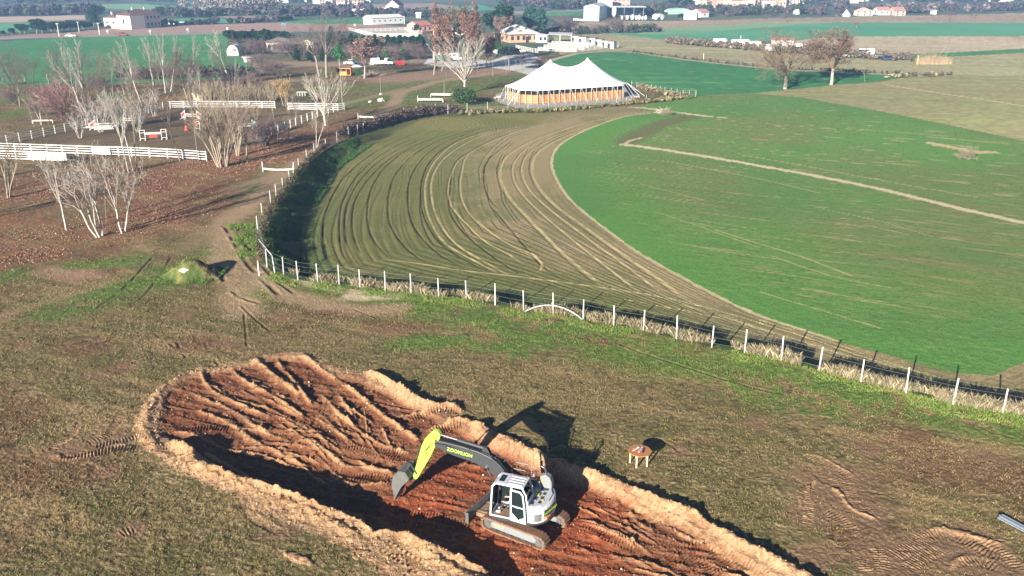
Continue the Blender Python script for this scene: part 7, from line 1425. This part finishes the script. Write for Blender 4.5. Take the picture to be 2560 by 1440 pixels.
for k, x_ in enumerate([1555,1568,1581,1591,1598,1606,1614,1640,1655]):
    x, y = ray(x_, 49); rb_ = .7+.5*((k*37) % 5)/5; t = MB().tube([(x,y,0),(x,y,rb_),(x,y,rb_*2.0),(x,y,rb_*2.6)], [rb_*.8, rb_, rb_*.8, .15], 10).build('tank', mat('pale_tank', (.66,.68,.66), .5), None, smooth_=True); tag(t, 'pale rounded tank in the yard before the open shed', 'tank', 'tanks before the open shed')
rail_fence([(1433,51), (1458,53), (1497,53)], 'low white wall-like fence at the foot of the hangar', h=1.0, rails=3, pw=.3)
house((1709,49), (1741,49.5), 8, 3.6, 1.0, WHT, (.74,.74,.72), 'white gabled shed before the far village', 0, 0, 'gable', name='shed', cat='shed'); house((1674,36), (1726,35), 7, 1.6, 2.0, (.3,.42,.34), (.30,.44,.38), 'long green arched polytunnel before the cypresses', 0, 0, 'arc', name='polytunnel', cat='polytunnel'); house((1751,44), (1772,43), 7, 3, 1.6, WHT, (.45,.22,.17), 'red-roofed cottage right of the white gabled shed', 1, 0, 'gable')
house((1646,48), (1660,47), 4, 1.2, 1.6, WHT, (.72,.72,.70), 'small white arched greenhouse left of the bush by the white shed', 0, 0, 'arc', name='greenhouse', cat='greenhouse'); house((1988,36), (1998,36), 5, 1., 2.2, (.5,.5,.5), (.70,.66,.62), 'pale arched tunnel among the trees behind the leaning lone tree', 0, 0, 'arc', name='greenhouse', cat='greenhouse')
R_ = random.Random(3)
def village(spots, lab, grp, wmin=5, wmax=8.5, hmin=4, hmax=6):
    rc = [(.42,.22,.17), (.50,.30,.23), (.36,.2,.16), (.55,.40,.32)]; wc_ = [WHT, (.56,.50,.40), (.50,.40,.33), (.46,.34,.28)]
    for k, (x_, y_) in enumerate(spots):
        px_m = (y_+70)/25*.94; wd = R_.uniform(wmin, wmax)*px_m; house((x_-wd/2, y_+R_.uniform(-.4, .4)), (x_+wd/2, y_), R_.uniform(7, 11), R_.uniform(hmin, hmax), R_.uniform(1.5, 2.6), wc_[k % 4], rc[(k*3) % 4], lab, 2, 1, 'hip' if k % 2 else 'gable', name='village_house', cat='house', group=grp, rows=2 if k % 3 else 1, wsz=(1.0, 1.1))
village([(1742,14),(1757,21),(1790,15),(1800,21),(1812,12),(1826,17),(1842,22),(1850,10),(1866,15),(1876,20),(1892,9),(1904,16),(1918,21),(1930,8),(1940,15),(1956,19),(1972,7),(1990,14),(2012,4),(2035,10),(2060,5),(1720,12),(1756,5),(1780,8)], 'far village house with a reddish roof at the top right of centre', 'houses of the far village')
village([(700,5),(712,7),(731,6),(760,5),(792,10),(806,11),(822,10),(838,9),(852,13),(866,10),(884,12),(902,10),(918,9)], 'white far-off house in the row at the very top left of centre', 'houses in the far row at the top', 4, 7, 3, 4.5)
village([(2120,6),(2134,8),(2150,4),(2104,8),(2172,3),(2200,2)], 'white far-off house at the very top right', 'houses at the top right'); village([(2210,38),(2168,40),(2250,39)], 'low brown-roofed house at the edge of the far pale field at right', 'brown roofed houses by the far field', 6, 8, 2.4, 3)
house((2110,42), (2124,42), 3, .8, 3.2, WHT, (.78,.76,.72), 'small white pyramid tent at the edge of the far pale field', 0, 0, 'hip', name='pyramid_tent', cat='tent'); house((2485,5), (2560,4), 6, 3, .5, WHT, (.75,.75,.73), 'long low white building far off at the top right corner', 0, 0, 'flat'); house((2332,36), (2341,36), 4, 2.4, .6, WHT, (.5,.4,.36), 'tiny pale hut by the hedge at the far right', 0, 0, 'flat', name='hut', cat='hut')
# cream house, domed shed and kiosk on the meadow
house((668,131), (742,129), 8, 3.2, 1.2, CREAM, (.20,.16,.14), 'long cream house with a dark roof half hidden behind bushes', 6, 1, 'hip', name='house'); house((783,127), (806,124), 5, 2.8, .9, CREAM, (.24,.18,.15), 'small cream outbuilding behind the tall bare trees', 1, 0, 'gable', name='outbuilding', cat='outbuilding')
house((568,139), (597,139), 6, 1.0, 2.2, (.62,.61,.58), (.64,.63,.60), 'white round-roofed shed at the corner of the far green field', 0, 0, 'arc', name='shed', cat='shed'); house((610,155), (618,156), 1.2, 1.3, .4, WHT, (.7,.7,.68), 'little white box hut by the end of the green field', 0, 0, 'flat', name='hut', cat='hut')
house((482,250), (507,252), 1.6, 1.2, .15, (.6,.5,.34), (.62,.52,.36), 'pale plywood crate behind the far paddock fence', 0, 0, 'flat', name='crate', cat='crate', over=.05)
def kiosk():
    a = ray(842, 190); b = ray(877, 190); root = empty('kiosk', (a[0], a[1], 0), .02, 'small orange wooden kiosk with a dark serving hatch and sloping roof', 'kiosk'); w_ = b[0]-a[0]; M_o = mat('orange_boards', (.62,.30,.06), .6, nscale=4, namt=.2)
    b = MB(); b.box((.05, 1.2, 1.15), (.1, 2.4, 1.9)); b.box((w_-.05, 1.2, 1.15), (.1, 2.4, 1.9)); b.box((w_/2, 2.35, 1.15), (w_-.2, .1, 1.9)); b.box((w_*.36, .05, .65), (w_*.66, .1, .9)); b.box((w_/2, .05, 1.95), (w_-.2, .1, .35)); b.box((w_*.70, .05, 1.15), (.1, .1, 1.9)); b.build('wall', M_o, root); MB().box((w_/2, 1.2, .17), (w_-.1, 2.3, .1)).build('floor', M_o, root)
    r = MB(); r.add([(-.5,-.6,2.02),(w_+.35,-.6,2.32),(w_+.35,2.8,2.32),(-.5,2.8,2.02),(-.5,-.6,2.14),(w_+.35,-.6,2.44),(w_+.35,2.8,2.44),(-.5,2.8,2.14)], [(0,3,2,1),(4,5,6,7),(0,1,5,4),(1,2,6,5),(2,3,7,6),(3,0,4,7)]); r.build('roof', rmat((.24,.12,.08)), root); MB().box((w_*.35, .9, 1.1), (w_*.6, .05, 1.7)).build('interior_shade_board', M_black, root)  # the black board inside stands for the shade behind the hatch
    for q in ((.2,.2),(w_-.2,.2),(.2,2.2),(w_-.2,2.2)): MB().box((q[0], q[1], .06), (.2, .2, .14)).build('foot', M_black, root)
kiosk()
# brush heap beside the kiosk
def brush(px, label, n=140, rr_=2.6, c=(.26,.21,.18)):
    x, y = ray(*px); R2 = random.Random(int(px[0])); b = []
    for k in range(n):
        a = R2.uniform(0, 6.28); r = R2.random()*rr_; z = R2.uniform(.05, 1.1)*(1-r/rr_*.7); d = Vector((R2.uniform(-1, 1), R2.uniform(-1, 1), R2.uniform(-.4, .6))).normalized()*R2.uniform(.6, 1.6); b.append((x+r*math.cos(a), y+r*math.sin(a)*.6, z, x+r*math.cos(a)+d.x, y+r*math.sin(a)*.6+d.y, max(.05, z+d.z), R2.uniform(.03, .09), .02))
    V, F_ = tubes_np(b, 4); tag(mesh_np('brush_heap', V, F_, barkm(c)), label, 'brush heap')
brush((932,190), 'heap of cut grey branches right of the wooden kiosk')
brush((1660,284), 'low heap of cut branches under the brown bush on the bare strip', 60, 1.6, (.4,.34,.28))
# ------------------------------------------------------------------ vehicles
def wheels(root, pts, r=.33, w_=.22):
    for (x, y) in pts:
        t = MB(); t.tube([(x, y-w_/2, r), (x, y+w_/2, r)], r, 14); wo_ = t.build('wheel', M_black, root); MB().tube([(x, y-w_/2-.005, r), (x, y+w_/2+.005, r)], r*.55, 10).build('rim', M_steel, wo_)
def car(px, ang_, label, c, cat='car', L=4.2, H=1.45, name='parked_car'):
    x, y = ray(*px); root = empty(name, (x, y, 0), ang_, label, cat); m_ = mat('car_%.2f_%.2f_%.2f' % c, c, .25, nscale=1, namt=.03, spec=.6); W = 1.75; l = L/2
    b = MB(); b.prism([(-l,.35),(-l+.08,.85),(-l*.55,.95),(l*.35,.95),(l*.92,.75),(l,.5),(l*.97,.3),(-l*.97,.3)], -W/2, W/2); b.build('body', m_, root, bevel=.06)
    g = MB(); g.prism([(-l*.62,.93),(-l*.45,H-.06),(l*.12,H-.06),(l*.42,.93)], -W*.44, W*.44); g.build('window', M_glass, root, bevel=.03); r_ = MB(); r_.prism([(-l*.5,H-.08),(-l*.42,H),(l*.08,H),(l*.18,H-.08)], -W*.45, W*.45); r_.build('roof', m_, root, bevel=.02)
    wheels(root, [(-l*.62, -W/2+.1), (l*.62, -W/2+.1), (-l*.62, W/2-.1), (l*.62, W/2-.1)])
    for s_ in (-1, 1): MB().box((l*.97, s_*W*.36, .62), (.05, .3, .14)).build('headlight', M_chrome, root)
    return root
def camper(px, ang_, label, L=6.0, H=2.7, kind='camper', W=2.2, c=(.78,.78,.76)):
    x, y = ray(*px); root = empty(kind, (x, y, 0), ang_, label, kind); m_ = mat('camper_%.2f_%.2f_%.2f' % c, c, .4, nscale=1, namt=.05); l = L/2
    if kind == 'caravan': prof = [(-l,.5),(-l*1.0,1.6),(-l*.86,H-.1),(-l*.7,H),(l*.7,H),(l*.9,H-.25),(l,1.4),(l*.9,.5)]
    else: prof = [(-l,.45),(-l,H-.1),(-l+.15,H),(l*.55,H),(l*.68,H-.35),(l*.62,1.9),(l*.82,1.2),(l,1.05),(l,.45)]
    MB().prism(prof, -W/2, W/2).build('body', m_, root, bevel=.05); MB().box((0, 0, 1.75), (L*.25, W+.02, .5)).build('window', M_glass, root)
    if kind != 'caravan': MB().prism([(l*.64,1.85),(l*.82,1.2),(l*.5,1.2),(l*.5,1.85)], -W/2-.01, W/2+.01).build('windscreen', M_glass, root)
    MB().box((-l*.3, -W/2-.015, 1.35), (.6, .03, 1.6)).build('door', m_, root); wheels(root, [(-l*.5, -W/2+.12), (-l*.5, W/2-.12)]+([(l*.62, -W/2+.12), (l*.62, W/2-.12)] if kind != 'caravan' else [(-l*.2, -W/2+.12), (-l*.2, W/2-.12)])); return root
car((178,92.5), .12, 'white car driving on the far road at the left', (.78,.78,.78), name='moving_car'); car((307,89.5), .05, 'dark red car on the far road before the villa', (.22,.02,.03), name='moving_car')
camper((1799,116), -.3, 'white rounded caravan, leftmost of the parked campers', 5.4, 2.7, 'caravan'); camper((1845,121), .25+math.pi, 'long white camper van in the middle of the parked row', 7.0, 3.0, 'camper'); camper((1882,123), .1, 'boxy white camper right of the long one', 5.2, 2.7, 'caravan')
car((1788,117), .4, 'small blue car in front of the leftmost caravan', (.05,.2,.42)); camper((1938,130), .05, 'white caravan standing left under the large lone tree', 6.5, 2.6, 'caravan'); camper((1990,132), -.1, 'white caravan standing right under the large lone tree', 7.5, 3.0, 'caravan')
house((1928,120), (1982,121), 5, 2.8, .5, WHT, (.40,.15,.14), 'white shed with a dull red roof behind the caravans under the lone tree', 0, 0, 'gable', name='shed', cat='shed'); camper((2162,139), .2+math.pi, 'white van parked among scrub right of the lone trees', 5.0, 2.2, 'van'); car((2122,143), .3, 'white car half sunk in scrub right of the leafy lone tree', (.74,.74,.74)); car((2222,151), .1, 'dark blue car parked among scrub before the reed heap', (.03,.06,.13)); car((2198,144), .5, 'pale grey car among the scrub behind the dark blue one', (.6,.6,.6)); car((1745,110), .5, 'grey car among the scrub left of the caravans', (.45,.45,.46)); car((1762,110), -.3, 'pale car beside the leftmost caravan', (.62,.62,.60))
camper((956,163), .02, 'long white box trailer on the meadow behind the kiosk', 6.4, 2.0, 'trailer', c=(.70,.74,.70)); car((880,162), 0, 'white pickup standing right behind the kiosk', (.76,.76,.76), L=4.6)
b = MB(); x, y = ray(891, 168); root = empty('rowing_boat', (x, y, 0), .05, 'upturned white boat hull behind the kiosk', 'boat'); G = [[(-1.8+3.6*i/10, .7*math.cos(math.pi*j/8)*(1-abs(i-4.5)**2.2/40), .08+.62*math.sin(math.pi*j/8)*(1-abs(i-4.5)**2.2/45)) for j in range(9)] for i in range(11)]; MB().grid(G).build('hull', M_rail, root, smooth_=True); MB().tube([(-1.7,0,.68),(1.6,0,.66)], .04, 6).build('keel', M_grey, root)
for k in range(9):
    x, y = ray(897+k*4.4, 161.5); o = MB().tube([(x-.35, y, .17), (x+.35, y, .17)], .17, 9).build('log', mat('white_log', (.72,.70,.66), .8), None); tag(o, 'short white birch log in the line left of the box trailer', 'log', 'row of white logs')
x, y = ray(1000, 163); root = empty('farm_implement', (x, y, 0), .1, 'small red farm implement with discs beside the white box trailer', 'farm implement'); MB().box((0, 0, .8), (2.2, .2, .25)).build('beam', M_red, root); MB().box((-.5, .2, 1.0), (.7, .5, .5), None, .05).build('hopper', M_red, root); MB().tube([(1.0,0,.8),(1.3,0,1.5)], .06, 6).build('lever', M_red, root)
for q in (-.9, -.3, .3, .9): MB().tube([(q, -.06, .4), (q, .06, .4)], .4, 12).build('disc', M_red, root)
camper((1104,152), .1, 'white lorry body with a dark green side panel behind the thin pale stems', 5.0, 2.6, 'lorry'); x, y = ray(1107, 153.5); tag(MB().box((x, y-1.9, 1.3), (3.0, .1, 1.6)).build('upright_sheet', mat('dark_green_sheet', (.03,.16,.10), .5), None), 'dark green sheet standing against the white lorry', 'sheet'); camper((1136,152), .0, 'pale grey trailer beside the green-panelled lorry', 5.0, 2.3, 'trailer', c=(.55,.58,.58)); camper((1249,136), .3, 'pale green-white van at the far side of the car park', 4.5, 2.2, 'van', c=(.62,.68,.62))
for k, (x_, y_, c, lb) in enumerate([(1228,140,(.05,.055,.06),'black car parked at the left of the car park'),(1298,132,(.7,.7,.7),'white car parked before the farmhouse'),(1355,98,(.5,.5,.5),'grey car parked behind the farmhouse')]): car((x_, y_), .1*k, lb, c)
# pallets and tyres at the marquee corners
for k, (px, ang_) in enumerate([((1243,246), .3), ((1251,242), .9), ((1592,244), -.2)]):
    x, y = ray(*px); t = empty('pallet', (x, y, .05), ang_, ['grey pallet leaning furthest left of the marquee', 'grey pallet lying near the left corner of the marquee', 'grey pallet lying at the right corner of the marquee'][k], 'pallet')
    for q in range(5): MB().box((0, -.5+q*.25, .16), (1.2, .14, .03)).build('board', mat('weathered_board', (.48,.44,.38), .9), t)
    for q in (-.55, 0, .55): MB().box((q, 0, .07), (.1, 1.1, .13)).build('runner', MATS['weathered_board'], t)
# a dark stump beside the short twiggy tree
x, y = ray(668, 362); tag(MB().tube([(x,y,0),(x,y,.9)], [.28,.24], 9).build('stump', barkm(DARK_BARK), None), 'dark cut stump at the foot of the short twiggy tree', 'stump')
x, y = ray(715, 348); tag(MB().tube([(x-1.4,y,.12),(x+1.6,y+.4,.12)], [.14,.1], 8).build('fallen_branch', barkm((.42,.36,.3)), None), 'pale branch lying on the leaves between the slim trees', 'branch')
# ------------------------------------------------------------------ haze
def haze():
    b = MB(); b.box((0, 1450, 18.5), (5200, 3100, 44)); m = bpy.data.materials.new('haze'); m.use_nodes = True; n = m.node_tree; n.nodes.clear(); o = n.nodes.new('ShaderNodeOutputMaterial'); v = n.nodes.new('ShaderNodeVolumePrincipled')
    v.inputs['Color'].default_value = (.36, .60, 1.0, 1); v.inputs['Density'].default_value = HAZE_DENSITY; v.inputs['Anisotropy'].default_value = .1
    n.links.new(v.outputs[0], o.inputs['Volume']); h = b.build('haze', m); h['kind'] = 'stuff'; h['label'] = 'thin blue winter haze filling the air over the plain'
HAZE_DENSITY = .00046
haze()
